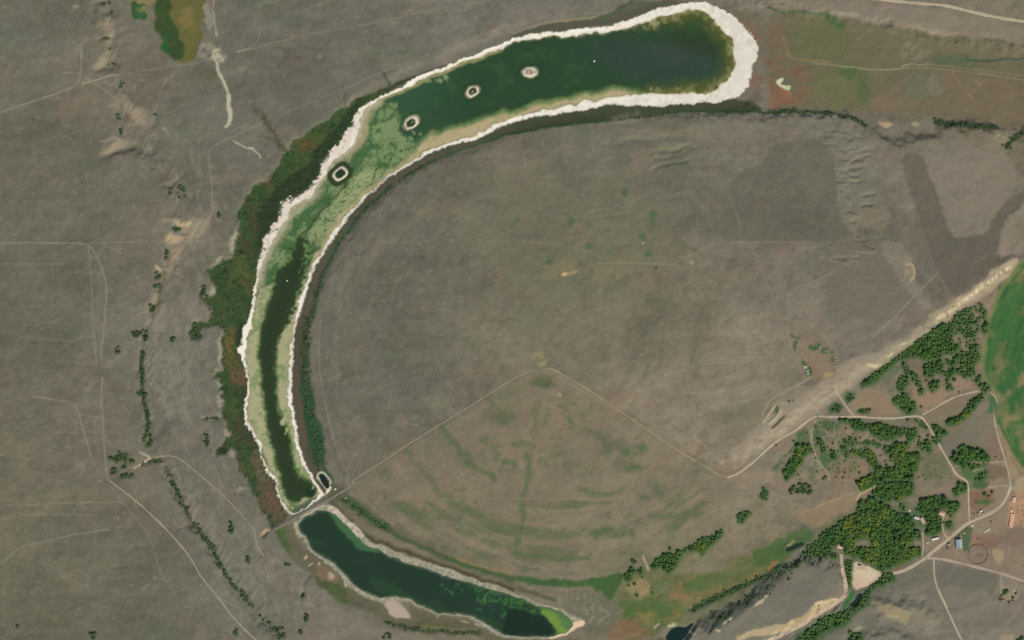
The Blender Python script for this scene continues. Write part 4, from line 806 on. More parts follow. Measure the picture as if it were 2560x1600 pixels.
W1 = "the woodland under the pale scarp"
W2 = "the stand beside the crop field"
W3 = "the belt south of the lane"
W4 = "the grove above the dried pond"
W5 = "the dark farmhouse grove"
W6 = "the hedgerow beside the hay ground"
W7 = "the thicket along the creek"
W8 = "the clump by the field track"
W9 = "the row east of the lane"
W10 = "the yellowing lane grove"
W11 = "the grove west of the lane"
gs = 0
def G(c, r, pts, sp, r0, r1, lab, fill=1.0, yel=0.0):
    global gs
    gs += 1
    grove(T(c, r, pts), sp, r0, r1, lab, fill, yel, gs)
G(3,2,[(870,615),(960,540),(1100,440),(1250,330),(1400,210),(1500,130),(1640,50),(1720,30),(1740,150),(1740,250),(1790,230),(1800,270),(1720,330),(1640,300),(1620,360),(1520,380),(1400,340),(1300,370),(1200,400),(1100,490),(990,590),(900,640)],7.2,3.6,6.4,W1)
G(3,2,[(1720,30),(1800,0),(1960,0),(2000,80),(1950,160),(1860,170),(1800,110),(1740,150)],8.2,3.2,5.6,W1,.85)
G(3,1,[(1780,1450),(1900,1400),(1950,1420),(1900,1460),(2000,1330),(2050,1420),(2080,1480),(1990,1512),(1750,1512)],8.5,3,5.2,W1,.7)
G(3,2,[(1740,180),(1850,170),(2000,170),(2010,280),(1900,280),(1830,220),(1740,240)],11,2.2,4.6,W2,.55)
G(3,2,[(1740,360),(1830,300),(1900,310),(1990,300),(2010,370),(1960,420),(1950,520),(1860,550),(1780,510),(1790,450),(1850,390),(1790,380)],8,3.6,6.2,W2,.95)
for p in ([(1490,410),(1570,400),(1580,480),(1540,545),(1480,520)],[(1600,390),(1650,400),(1640,500),(1590,520),(1580,470)],[(1670,370),(1760,400),(1760,480),(1700,560),(1660,540),(1680,480),(1730,450)],[(1210,590),(1290,530),(1320,560),(1290,660),(1220,670)],[(1360,490),(1400,530),(1430,600),(1470,690),(1430,700),(1420,630),(1360,570)],[(1510,600),(1600,590),(1600,650),(1550,675),(1520,640)],[(1690,570),(1720,610),(1740,650),(1690,660)],[(1960,530),(2010,540),(1970,610)],[(1980,610),(2060,600),(2090,660),(2040,680),(1980,640)],[(1280,420),(1330,470),(1330,520),(1300,510)],[(1900,240),(1990,230),(1990,270),(1910,285)],[(2030,0),(2070,20),(2050,130),(2030,120)]):
    G(3,2,p,8,3.8,6.6,W2)
G(3,2,[(1200,740),(1280,690),(1310,750),(1380,770),(1390,830),(1340,900),(1260,840),(1190,770)],8,4,7,W2,.95)
G(3,2,[(1680,970),(1760,930),(1830,880),(1880,800),(1960,730),(2020,690),(2030,740),(1960,800),(1900,890),(1830,950),(1770,1000)],8.5,4.2,7,W9,1,.05)
G(3,2,[(1550,1000),(1610,990),(1630,1040),(1680,1050),(1660,1095),(1600,1080)],8,5,7.5,W9)
G(3,2,[(1380,940),(1440,950),(1500,1000),(1500,1030),(1450,1010)],8,3,5,W9); G(3,2,[(1550,1120),(1600,1110),(1620,1160),(1570,1180)],8,4,6.5,W9)
G(3,2,[(680,950),(830,940),(880,970),(970,990),(1040,980),(1200,1020),(1330,1030),(1390,1030),(1390,1090),(1340,1140),(1300,1080),(1230,1090),(1100,1130),(990,1090),(960,1030),(820,1030),(760,970)],7.6,3.8,6.6,W3)
G(3,2,[(460,1130),(500,1120),(525,1190),(480,1200)],8,5,6.5,W3); G(3,2,[(500,1200),(540,1200),(535,1250),(510,1250)],8,3.5,5,W3); G(3,2,[(585,1230),(640,1240),(640,1310),(600,1320)],8,5,6.5,W3)
G(3,2,[(700,1120),(780,1100),(860,1130),(960,1130),(1000,1140),(1080,1180),(1020,1200),(900,1170),(800,1190),(700,1160)],9,2.6,5,W3,.8,.1)
G(3,2,[(280,1190),(390,1190),(410,1230),(330,1290),(320,1340),(260,1400),(210,1480),(160,1512),(150,1440),(200,1330),(260,1250)],7.6,4,7,W11,1,.08)
G(3,2,[(690,1190),(720,1180),(760,1260),(740,1300),(700,1260)],8,4,6,W10); G(3,2,[(760,1240),(860,1230),(960,1200),(1010,1300),(1040,1400),(1000,1420),(940,1330),(840,1290)],7.4,3.4,6,W10,.95,.55)
G(3,2,[(1160,1230),(1280,1160),(1330,1160),(1290,1250),(1230,1320),(1180,1350),(1160,1290)],7.4,3.8,6,W10,1,.75); G(3,2,[(1090,1190),(1230,1160),(1200,1260),(1130,1270)],8,4,6.2,W10,.95,.1)
G(3,2,[(1230,1290),(1320,1270),(1420,1300),(1400,1400),(1340,1470),(1350,1512),(1220,1512),(1200,1400)],8,4.5,7.2,W10,1,.1); G(3,2,[(1330,1260),(1420,1250),(1410,1300)],8,4,6.2,W10); G(3,2,[(1410,1160),(1490,1140),(1540,1180),(1520,1240),(1430,1220)],9,4.4,7,W10,.95)
G(3,2,[(1720,1300),(1780,1260),(1800,1200),(1850,1185),(1890,1220),(1990,1220),(2070,1280),(2070,1330),(1950,1330),(1830,1360),(1740,1340)],9.5,5.4,8.5,W8); G(3,2,[(1830,1370),(2080,1350),(2000,1380),(1940,1400),(1860,1430)],9,4,6,W8,.8); G(3,2,[(1970,1490),(2060,1420),(2050,1512),(1960,1512)],9,4,6.5,W8)
G(3,2,[(880,1512),(950,1470),(1050,1400),(1200,1400),(1220,1512)],7.6,4,6.6,W10,1,.5)
G(3,3,[(840,20),(950,0),(1100,0),(1060,30),(960,70),(870,95)],7.6,4,6.6,W10,1,.45); G(3,3,[(1050,40),(1200,20),(1370,30),(1360,120),(1300,150),(1220,190),(1130,200),(1010,160),(990,110)],7.6,4,7,W4,1,.4)
G(3,3,[(880,190),(990,180),(1120,240),(1200,310),(1340,330),(1370,440),(1360,580),(1300,640),(1170,640),(1000,640),(960,520),(850,420),(820,320)],7.4,4,7.2,W4,1,.3)
G(3,3,[(820,320),(850,420),(950,540),(820,560),(830,640),(960,640),(1300,640),(1440,640),(1440,700),(1340,730),(1170,810),(1090,870),(950,780),(860,740),(740,730),(720,620),(660,600),(600,640),(480,560),(500,500),(640,440),(700,380)],7.6,4,6.8,W4,.95,.14)
G(3,3,[(1190,770),(1300,720),(1420,690),(1400,720),(1290,770),(1200,810)],7.4,3.2,5,W4,.9,.8)
G(3,3,[(1440,200),(1580,150),(1660,170),(1700,210),(1800,220),(1810,260),(1760,300),(1690,270),(1640,275),(1600,290),(1600,340),(1625,360),(1630,430),(1610,480),(1560,530),(1510,500),(1500,470),(1510,400),(1480,330),(1450,290)],8.4,4.6,8,W5); G(3,3,[(1655,400),(1730,400),(1720,470),(1680,450)],8,4,6,W5); G(3,3,[(1740,80),(1800,40),(1880,30),(1860,110),(1780,140),(1740,130)],8,4.4,7,W5); G(3,3,[(1390,485),(1440,490),(1430,540),(1400,540)],8,5.5,7,W5); G(3,3,[(1690,300),(1760,290),(1740,340),(1700,350)],9,3.6,5,W5,1,.8); G(3,3,[(1430,220),(1440,290),(1400,300)],9,4,5.5,W5,1,0); G(3,3,[(1240,230),(1290,240),(1290,290),(1240,280)],9,4,5,W5)
G(3,3,[(320,700),(370,620),(480,570),(600,640),(640,700),(640,740),(560,720),(450,700)],8,3.4,5.8,W7,.9); G(3,3,[(720,760),(790,760),(780,1010),(750,1000),(730,860)],7.4,3.2,5.4,W7)
G(3,3,[(1060,930),(1100,880),(1180,890),(1190,940),(1100,980),(1030,1000),(960,1050),(950,1130),(920,1180),(860,1220),(760,1270),(760,1330),(680,1370),(520,1430),(430,1512),(240,1540),(400,1400),(480,1330),(560,1280),(640,1260),(720,1240),(850,1190),(880,1110),(930,1040)],7.6,3.4,6.4,W7,.95,.1)
G(3,3,[(770,1430),(870,1440),(880,1560),(760,1560)],8,4,6,W7)
G(2,3,[(1290,850),(1350,760),(1440,700),(1560,670),(1700,610),(1780,560),(1900,520),(1990,470),(1990,520),(1900,590),(1830,650),(1790,710),(1760,660),(1680,660),(1600,690),(1560,810),(1480,880),(1440,860),(1440,810)],7.8,3.6,6.2,W6,.95,.08); G(2,3,[(2130,340),(2180,300),(2260,310),(2170,400),(2130,400)],7.6,3.6,6,W6)
G(2,3,[(2370,80),(2419,100),(2400,190),(2340,170)],8,3.4,5,W6); G(2,3,[(1110,830),(1165,840),(1160,880),(1120,880)],9,5,6.5,W6); G(2,3,[(1185,830),(1225,835),(1220,880),(1190,870)],8,4,5.5,W6); G(2,3,[(1065,890),(1115,890),(1110,940),(1070,940)],8,4.5,6,W6)

def bush_line(c, r, pts, width, n, r0, r1, lab, seed):
    r_ = random.Random(seed); p = chaikin(T(c, r, pts), False, 1)
    seg = [math.dist(p[i], p[i + 1]) for i in range(len(p) - 1)]; tot = sum(seg)
    for _ in range(int(n * 1.6)):
        s = r_.uniform(0, tot); i = 0
        while s > seg[i] and i < len(seg) - 1: s -= seg[i]; i += 1
        t = s / seg[i]
        BUSH.append((p[i][0] + (p[i+1][0] - p[i][0]) * t + r_.gauss(0, width), p[i][1] + (p[i+1][1] - p[i][1]) * t + r_.gauss(0, width), r_.uniform(r0 * .6, r1 * .85), lab))
def bush_patch(c, r, x, y, a, b, n, r0, r1, lab, seed):
    r_ = random.Random(seed); cx, cy = T(c, r, [(x, y)])[0]
    for _ in range(n):
        t = r_.uniform(0, 6.28); q = math.sqrt(r_.random())
        BUSH.append((cx + math.cos(t) * a * K * q, cy + math.sin(t) * b * K * q, r_.uniform(r0, r1), lab))
B1 = "the long gully on the west slope"; B2 = "the inner lake bank"; B3 = "the dark southern bluff"; B4 = "the hollows of the west upland"; B5 = "the bluff by the eastern marsh"; B6 = "the open grass near the farm"; B7 = "the rim south of the dark lake"
bush_line(0,2,[(1360,290),(1345,400),(1360,560),(1340,650),(1380,800),(1400,900),(1410,1050)],2.2,64,2.2,4.6,B1,1)
bush_line(0,3,[(1630,0),(1680,100),(1720,200),(1760,290),(1830,390),(1900,490),(1990,600),(2040,690),(2100,830),(2180,950),(2280,1050),(2400,1200)],3,110,1.8,4.4,B1,2)
bush_line(1,3,[(20,1280),(80,1310),(130,1360),(200,1440),(250,1512)],4,22,2,4,B1,3)
bush_line(0,2,[(1350,1350),(1440,1330),(1540,1310),(1580,1410),(1630,1500)],2.5,20,1.8,3.4,B1,4)
for x, y, a, b, n in [(1410,1120,40,70,16),(1315,130,50,40,14),(1380,130,30,70,9),(1640,190,25,22,5),(1130,1290,85,45,24),(1230,1330,40,25,6),(1080,1420,36,36,10),(1210,1470,60,30,14),(1175,1385,12,16,3),(1125,285,28,36,5),(1350,690,36,24,7)]:
    bush_patch(0,2,x,y,a,b,n,2.2,4.6,B4,int(x + y))
for x, y, a, b, n in [(1930,1250,40,60,14),(1500,1090,30,40,8),(1490,1190,30,30,7),(1445,1400,26,45,9),(1580,900,10,70,6),(1690,655,50,20,7),(1700,300,90,60,9),(2070,520,10,22,3)]:
    bush_patch(0,1,x,y,a,b,n,1.8,4.2,B4,int(x + y))
for x, y, a, b, n in [(1840,110,36,90,20),(1950,1130,24,70,10),(2000,935,70,12,9),(2140,1170,20,60,9),(2090,1240,40,25,8)]:
    bush_patch(0,2,x,y,a,b,n,2,4.2,B4,int(x + y + 1))
for x, y, a, b, n in [(2190,440,28,60,10),(2350,755,18,35,5),(2235,1430,22,22,4),(890,1460,38,36,7),(175,1382,12,10,2)]:
    bush_patch(0,3,x,y,a,b,n,2,4.4,B4,int(x + y + 2))
for x, y, a, b, n in [(300,800,22,22,4),(1235,1465,42,32,9),(480,1290,14,50,6),(440,1090,14,30,4),(415,1430,20,20,3),(240,1450,40,60,8)]:
    bush_patch(1,3,x,y,a,b,n,2,4.2,B7,int(x + y))
for x, y, a, b, n in [(1130,1110,30,40,7),(1150,1230,14,60,6),(1020,365,40,12,4),(1050,470,10,14,2),(1060,610,40,14,5),(1020,30,60,12,5),(1060,120,8,30,3),(1150,790,25,40,5),(1480,1090,20,25,2)]:
    bush_patch(0,0,x,y,a,b,n,1.6,3.2,B4,int(x + y))
bush_line(1,3,[(1230,1340),(1400,1390),(1600,1420),(1900,1440),(2100,1440)],2.5,32,1.6,3.4,B7,5)
bush_line(1,2,[(480,0),(475,200),(465,420),(480,600),(500,780),(520,900),(550,1010),(580,1130),(600,1250),(590,1380)],6,120,1.8,3.8,B2,6)
bush_line(1,1,[(1700,0),(1400,160),(1120,380),(850,700),(690,960),(600,1200),(530,1512)],2.2,80,1.4,3.0,B2,7)
bush_line(1,3,[(820,180),(1000,300),(1130,390),(1260,480)],4,36,1.8,3.6,B2,8)
bush_line(2,3,[(1700,1230),(1800,1170),(2000,1080),(2200,980),(2419,900)],4,70,1.8,4.2,B3,9)
bush_line(3,3,[(0,900),(60,920),(150,850),(280,780),(340,740),(450,720),(560,700)],6,46,2.2,4.4,B3,10)
bush_line(2,3,[(1900,1340),(2080,1230),(2300,1090),(2419,1000)],8,46,1.6,3.4,B3,11)
bush_line(3,0,[(1580,1150),(1700,1160),(1900,1185),(2040,1210),(2150,1200)],4,44,1.6,3.6,B5,12)
bush_line(3,0,[(2250,1380),(2340,1290),(2419,1250)],6,20,1.6,3.4,B5,13)
bush_line(3,0,[(0,1065),(150,1050),(330,1060),(590,1075)],2.5,34,1.4,2.8,B5,14); bush_line(3,0,[(670,1095),(790,1110),(910,1190)],3,18,1.4,2.8,B5,15)
bush_line(2,0,[(1000,1135),(1200,1110),(1400,1080),(1600,1050),(2000,1050),(2400,1060)],2,60,1.2,2.4,B2,16)
for x, y, r in [(1155,980,4),(1105,997,3),(1180,1090,4.4),(1230,915,2.4),(1320,1060,2.4),(1490,645,4),(1150,770,6)]:
    BUSH.append((*T(2,3,[(x,y)])[0], r, B6))
for x, y, r in [(1755,565,4.6),(1490,573,3),(1605,572,3),(1440,820,3.4),(1800,680,2),(1505,1090,3.4),(1425,1105,3),(1315,940,3.6),(615,1160,2.4),(425,1250,2.4),(75,1180,2),(720,1440,3),(860,1440,3),(1115,1375,3.6),(1100,1330,2.4),(1330,1205,2),(190,765,2),(2145,1290,2),(540,1480,3.6),(520,1500,3),(640,1480,2)]:
    BUSH.append((*T(3,2,[(x,y)])[0], r, B6))
for x, y, r in [(415,800,2),(500,760,3),(1700,600,2.6),(1690,640,2.6),(1800,520,2.4),(2100,390,1.8),(470,1180,1.6),(265,115,3.4),(1020,960,2.6),(885,210,4.5),(2040,130,5),(2110,110,4),(2080,150,3),(2230,1060,5.5),(2250,1045,4.5),(2200,1090,3),(2270,1150,3.5),(2310,1110,3.5),(2190,1125,3),(2340,1060,3),(2380,1500,5),(2400,1490,5),(2350,1510,4)]:
    BUSH.append((*T(3,3,[(x,y)])[0], r, B6))
bush_patch(3,3,300,90,110,60,34,2.4,4.8,B6,77); bush_patch(3,2,640,830,50,40,12,2,4,B6,78); bush_patch(3,2,770,730,40,40,10,1.8,3.6,B6,79); bush_patch(3,2,900,850,60,30,12,1.8,3.8,B6,80)
for x, y in [(1452,661),(1640,670),(2367,790),(2382,767)]:
    BUSH.append((x, y, 2, B6))


for lab_, poly_, sp_, r0_, r1_, fl_ in (("the reed belt west of the lake", MARSH_W, 13, 1.2, 2.8, .8), ("the clearings of the farm woods", T(3,2,[(60,1400),(250,1120),(440,960),(900,960),(1350,1010),(1460,1100),(1560,1300),(1760,1480),(1400,1560),(900,1560),(300,1512)]), 13, 1.0, 2.8, .7), ("the open stand of young trees", T(3,2,[(1240,380),(1740,60),(2000,0),(2000,560),(1480,720),(1200,700)]), 14, 1.0, 2.4, .6)):  # low bushes in the reed belt are added to cast shadows there
    for x, y, r in scatter(poly_, sp_, r0_, r1_, fl_, 500 + int(sp_)):
        BUSH.append((x, y, r, lab_))
def in_frame(t): return -8 < t[0] < 2568 and -8 < t[1] < 1608
def relabel(items, noun, big, small):
    by = {}
    for t in items: by.setdefault(t[3], []).append(t)
    out = []
    for lab, g in by.items():
        xs = sorted(t[0] for t in g); ys = sorted(t[1] for t in g); rs_ = sorted(t[2] for t in g); n = len(g)
        for x, y, r, _ in g:
            ns = "north" if y < ys[n // 3] else ("south" if y > ys[-1 - n // 3] else "")
            ew = "west" if x < xs[n // 3] else ("east" if x > xs[-1 - n // 3] else "")
            side = "in " if n < 6 else (("on the %s%s side of " % (ns, ew)) if ns + ew else "in the middle of ")
            sz = "" if n < 6 else (big if r > rs_[2 * n // 3] else (small if r < rs_[n // 3] else ""))
            out.append((x, y, r, (sz + noun + side + lab).strip(), noun.strip() + ("es of " if noun.strip().endswith("sh") else "s of ") + lab))
    out.sort(key=lambda t: (not in_frame(t), -t[2]))
    return out
TREES = relabel(TREES, "dark green tree ", "broad ", "slim ")
YEL = relabel(YEL, "yellow green tree ", "broad ", "slim ")
BUSH = relabel(BUSH, "dark bush ", "large ", "small ")
# leaf litter and green understorey below the crowns
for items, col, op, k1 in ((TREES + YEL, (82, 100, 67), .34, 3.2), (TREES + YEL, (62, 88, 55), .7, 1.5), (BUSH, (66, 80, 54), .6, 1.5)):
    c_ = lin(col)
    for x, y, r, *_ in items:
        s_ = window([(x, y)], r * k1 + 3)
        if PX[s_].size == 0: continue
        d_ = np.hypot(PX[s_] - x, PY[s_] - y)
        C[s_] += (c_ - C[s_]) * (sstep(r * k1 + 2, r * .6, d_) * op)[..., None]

# --- faint trails, worn into the grass
TR = (140, 131, 112)
for g, w, o, col in [
 (T(0,0,[(0,1075),(300,970),(600,870),(720,820),(770,760),(775,620),(785,420)]),1.8,.75,TR),(T(0,0,[(790,800),(900,770),(1000,730),(1090,705)]),2,.85,(156,144,116)),(T(0,0,[(600,690),(760,695)]),1.5,.5,TR),(T(0,0,[(820,740),(960,830),(1100,930),(1170,980)]),2.5,.5,TR),(T(0,0,[(1100,720),(1400,660),(1600,630),(1880,600)]),1.5,.5,TR),(T(0,0,[(1440,1120),(1500,960),(1540,800),(1600,720)]),1.6,.35,TR),
 (T(0,0,[(1980,1512),(1990,1390),(2120,1330),(2300,1250),(2419,1190)])+T(1,0,[(0,1200),(60,1170)]),1.6,.55,TR),(T(0,1,[(1975,0),(2000,200),(2010,400),(2010,520)]),2,.6,TR),
 (T(0,1,[(0,787),(400,785),(820,790)]),1.8,.75,TR),(T(0,1,[(860,790),(1250,770),(1600,770),(1950,770)]),1.4,.5,TR),(T(0,1,[(0,985),(620,985)]),1.4,.45,TR),(T(0,1,[(850,800),(930,920),(1000,1080),(1020,1200),(1010,1400),(1005,1512)])+T(0,2,[(1000,60),(970,240),(965,380)]),1.8,.7,TR),(T(0,1,[(845,800),(862,1000),(875,1200),(885,1512)])+T(0,2,[(905,200),(925,420)]),1.5,.55,TR),
 (T(0,2,[(320,715),(520,750),(700,770),(750,850),(790,1020),(860,1260),(880,1310)]),1.8,.75,TR),(T(0,2,[(975,540),(965,700),(975,880),(990,1000),(1000,1300),(1030,1512)]),1.8,.75,TR),(T(0,2,[(900,950),(920,1170),(960,1250)]),1.4,.4,TR),(T(0,2,[(780,890),(970,910)]),1.4,.4,TR),
 (T(0,2,[(1130,1230),(1300,1190),(1340,1260),(1440,1310)]),1.5,.5,TR),(T(0,2,[(1280,1400),(1400,1320),(1440,1300),(1340,1250)]),2.4,.85,(172,156,132)),
 (T(0,2,[(1040,1500),(1120,1460),(1200,1400),(1290,1380)]),1.5,.5,TR),
 (T(0,3,[(100,240),(500,215),(860,205),(1150,205)]),1.8,.5,(146,126,106)),(T(0,3,[(1040,30),(1180,210),(1300,370),(1420,520),(1480,720),(1520,860),(1650,1060)]),1.6,.4,TR),(T(0,3,[(0,800),(190,630),(400,580),(700,510),(1030,462)]),1.7,.65,TR),(T(0,3,[(150,320),(600,318),(940,330)]),1.3,.35,TR),(T(0,3,[(1890,900),(1800,940),(1780,910)]),1.4,.5,TR),(T(0,3,[(2070,1100),(2200,1170),(2300,1220)]),1.6,.6,TR),(T(0,3,[(2290,1230),(2285,1370)]),1.6,.6,TR),
 (T(1,0,[(0,455),(300,370),(600,310),(1000,240),(1300,180),(1600,110),(2200,0)]),1.5,.55,(138,128,106)),(T(1,0,[(230,1090),(600,940),(900,810),(1150,700),(1400,600),(2419,230)]),1.4,.4,TR),(T(1,0,[(0,180),(40,260),(40,350),(0,420)])+T(0,0,[(2250,500),(2230,495)]),1.4,.4,TR),(T(0,0,[(2230,495),(2419,450)]),1.6,.7,(150,142,118)),
 (T(1,2,[(620,0),(590,300),(620,620),(690,950),(740,1180),(870,1440)]),1.5,.6,(134,127,110)),(T(1,2,[(880,1440),(860,1512)])+T(1,3,[(870,70)]),1.5,.6,TR),
 (T(1,1,[(850,775),(1540,775),(2419,777)])+T(2,1,[(600,776),(1500,778)]),1.2,.30,(132,120,98)),
 (T(2,1,[(2250,800),(2340,1000),(2419,1200)])+T(3,1,[(10,1220),(60,1380),(110,1512)])+T(3,2,[(140,60),(240,330),(330,540)]),1.5,.5,TR),(T(3,1,[(150,1340),(350,1512)])+T(3,2,[(340,10),(560,190),(660,290),(650,500),(560,540)]),1.6,.5,TR),(T(3,1,[(230,1215),(450,1140),(620,1060)]),1.5,.5,TR),(T(3,1,[(1590,1070),(1400,1260),(1160,1512)])+T(3,2,[(1150,0),(960,190)]),1.8,.65,(146,134,112)),(T(3,1,[(1590,1060),(1690,1260)]),1.5,.4,TR),(T(2,1,[(2050,330),(2110,480),(2160,690)]),1.8,.45,(130,120,102)),(T(2,1,[(1950,785),(2419,772)])+T(3,1,[(400,776)]),1.2,.5,(146,126,104)),
 (T(3,2,[(0,770),(150,670),(400,545)]),2,.7,(154,141,118)),(T(3,2,[(180,100),(260,370),(340,560)]),1.3,.6,(150,120,104)),(T(3,2,[(300,700),(320,800),(310,850)]),1.5,.4,TR),
 (T(3,2,[(450,990),(420,1020),(410,1100),(430,1230),(470,1330),(550,1420),(580,1512)]),2,.8,(158,144,118)),(T(3,2,[(620,960),(620,1080),(640,1240)]),1.6,.6,(146,140,112)),
 (T(3,3,[(360,290),(600,200),(830,110)]),1.6,.6,(160,142,112)),(T(3,3,[(860,130),(960,90),(1050,35),(1100,30)]),2.2,.9,(176,154,112)),(T(3,3,[(860,130),(830,190)]),2,.9,(184,160,126)),(T(3,3,[(20,110),(150,160),(340,290)]),1.4,.5,TR),(T(3,3,[(800,0),(860,110)]),1.5,.6,TR),
 (T(3,3,[(1400,190),(1560,110),(1740,60)]),4,.5,(140,122,99)),(T(3,3,[(2080,70),(2200,55),(2290,60)]),2.4,.85,(164,146,118)),(T(3,3,[(1760,660),(1830,740),(1920,800)]),1.8,.6,(156,138,110)),(T(3,3,[(2200,900),(2200,1000)]),2,.7,(152,140,114)),(T(3,3,[(2110,640),(2110,840)]),1.2,.5,(104,96,84)),(T(3,3,[(2240,460),(2250,640),(2245,860)]),1.2,.5,(104,96,84)),(T(3,3,[(1880,400),(1895,560),(1900,700)]),1.2,.5,(100,98,78)),
 (T(3,2,[(1930,1345),(2080,1345),(2230,1335)]),2.0,.85,(164,146,118)),(T(3,2,[(1760,1380),(1830,1380)]),1.8,.6,(156,140,114)),(T(2,3,[(1240,720),(1270,800),(1285,850)]),2,.85,(176,164,134)),(T(2,3,[(790,860),(795,910)]),1.2,.5,TR),(T(2,3,[(2200,60),(2340,80)]),1.4,.5,TR),(T(2,2,[(1700,1080),(1850,1220),(2040,1400)]),2.2,.45,(152,140,116)),(T(2,2,[(1860,1080),(1900,1220),(2040,1440)]),2,.35,(152,140,116)),(T(2,2,[(380,480),(520,580),(790,750),(1000,870)]),1.8,.5,(146,132,108)),
 (T(1,3,[(0,790),(130,950),(230,1050)]),1.8,.4,TR),(T(1,3,[(110,680),(250,830),(350,820),(520,890)]),1.4,.5,TR),(T(1,3,[(870,60),(960,20)]),1.8,.6,TR),
]:
    L(g, col, w=w, soft=1.2, warp=.6, op=o)

# ------------------------------------------------------------------ colours of the water
W[:] = lin((46, 70, 44))
d_in = -DW_N
lay(W, full, sstep(1250, 1050, PX + .2 * PY).astype(F4) * .8, (54, 84, 58))
lay(W, full, (sstep(.4, 1.8, N_cl) * .35).astype(F4), (58, 92, 58))
E(1640,150,170,52,6,(52,68,60),soft=.7,op=.8,warp=8,A=W); E(1680,135,70,20,8,(58,72,60),soft=.7,op=.7,warp=8,A=W); E(1740,110,60,28,20,(48,60,36),soft=.6,op=.7,A=W)
# olive rim of the east end, with pale crusts just under the surface
rim = sstep(26, 3, d_in) * sstep(1560, 1680, PX)
lay(W, full, (rim * .95).astype(F4), (104,104,48))
lay(W, full, (sstep(34, 6, d_in) * sstep(1600, 1700, PX) * sstep(.0, .9, fbm(15, 137, 3)) * .8).astype(F4), (158,152,98))
lay(W, full, (rim * sstep(.3, 1.2, fbm(9, 139, 3)) * .7).astype(F4), (186,176,134))
lay(W, full, (sstep(50, 20, d_in) * sstep(1620, 1720, PX) * .6).astype(F4), (76,84,40))
# pale submerged margin along the inner (south) shore
TANW = (T(2,0,[(1250,870),(1180,860),(980,830),(860,860),(640,900),(450,950),(230,990),(0,1050)]) + T(1,0,[(2300,1060),(2080,1130),(1880,1200),(1700,1250),(1560,1330),(1400,1400),(1200,1512)]) + T(1,1,[(1300,60),(1100,180),(960,320),(830,470),(740,570),(660,680),(600,790),(530,900),(470,1010),(430,1120),(400,1220),(350,1330),(320,1420),(310,1512)]) + T(1,2,[(280,100),(240,260),(240,420),(240,600),(270,780),(300,900),(330,1040),(350,1180),(390,1310),(430,1400),(490,1512)]))
TANP = TANW + list(reversed(NS_IN[26:63]))
P(TANP, (176,160,122), soft=4, warp=3, A=W)
P(TANP, (150,146,96), soft=4, warp=3, A=W, op=.6, nz=(N_sml,0,1.2))
L(TANW[:16], (96,120,70), w=6, soft=5, warp=3, op=.8, A=W)
# north west tan margin
L(T(1,0,[(2300,470),(1900,620),(1700,710),(1500,800),(1280,890),(1150,960),(1060,1040),(1000,1150),(980,1250),(930,1350),(840,1450)]), (156,150,100), w=5, soft=4, warp=2, op=.8, A=W)
L(T(1,0,[(1150,990),(1080,1060),(1040,1180),(1010,1300),(960,1400),(880,1500)]), (158,152,106), w=10, soft=7, warp=3, op=.85, A=W)
# algae flats of the bend
FLAT = T(1,0,[(1330,960),(1180,1040),(1100,1150),(1060,1300),(980,1420),(880,1512),(1500,1512),(1640,1380),(1760,1300),(1560,1330),(1420,1300),(1480,1220),(1300,1200),(1280,1080)]) + T(1,1,[(1380,40),(1100,200),(900,400),(720,600),(600,800),(480,1000),(440,1180),(400,1320),(300,1512),(100,1512),(20,1250),(60,1050),(110,900),(200,740),(300,560),(430,420),(560,330),(640,220),(720,80)])
FL = T(1,0,[(1290,950),(1180,1020),(1090,1120),(1050,1280),(960,1400),(850,1512)]) + T(1,1,[(700,80),(640,200),(560,340),(430,420),(300,560),(200,740),(110,900),(60,1050),(10,1250),(0,1512),(310,1512),(400,1300),(450,1150),(490,1000),(600,800),(720,600),(900,420),(1100,220),(1350,50)]) + T(1,0,[(1480,1440),(1560,1340),(1420,1330),(1380,1200)])
alg = fbm(24, 141, 6, ang=math.radians(-42), stretch=1.6, gain=.75); alg2 = fbm(6, 145, 3); crack = np.abs(fbm(16, 149, 5, ang=math.radians(-42), stretch=2.0, gain=.65))
P(FL, (70,100,62), soft=10, warp=4, A=W)
P(FL, (122,140,94), soft=8, warp=4, A=W, nz=(alg + .5 * alg2,-.7,.9), op=.9)
P(T(1,1,[(1250,80),(1060,60),(900,180),(760,330),(640,480),(500,640),(470,760),(580,800),(720,600),(900,420),(1100,220)]), (140,150,104), soft=9, warp=4, A=W, op=.9, nz=(alg2,-2.6,-.2))
P(T(1,1,[(1100,120),(960,130),(860,320),(800,480),(700,600),(640,720),(760,560),(900,400),(1040,250)]), (152,160,112), soft=8, warp=4, A=W, op=.6)
P(FL, (54,70,40), soft=6, warp=3, A=W, nz=(-crack,-.17,-.03), op=.85)
P(FL, (70,104,62), soft=6, warp=3, A=W, nz=(alg2*.7+alg*-.5,.6,1.7), op=.75)
L(T(1,1,[(870,200),(760,340),(640,460),(520,600),(420,720),(340,860)]), (56,70,38), w=2.6, soft=2.2, warp=2, fine=2, A=W, op=.9)
L(T(1,1,[(1240,40),(1130,80),(1110,180),(1060,250)]), (62,84,46), w=2, soft=2, warp=2, fine=2, A=W, op=.8)
L(T(1,1,[(560,770),(540,860),(510,960),(490,1040)]), (56,70,40), w=3, soft=2, warp=2, fine=3, A=W, op=.9, nz=(N_fin,-.9,.4))
L(T(1,1,[(110,940),(110,1060),(100,1180),(60,1300)]), (70,92,56), w=3, soft=2, warp=2, fine=2, A=W, op=.7)
L(T(1,1,[(420,420),(330,560),(230,740),(160,850),(130,960)]), (72,92,74), w=7, soft=6, warp=3, fine=2, A=W, op=.8, nz=(N_fin,-1,.6))
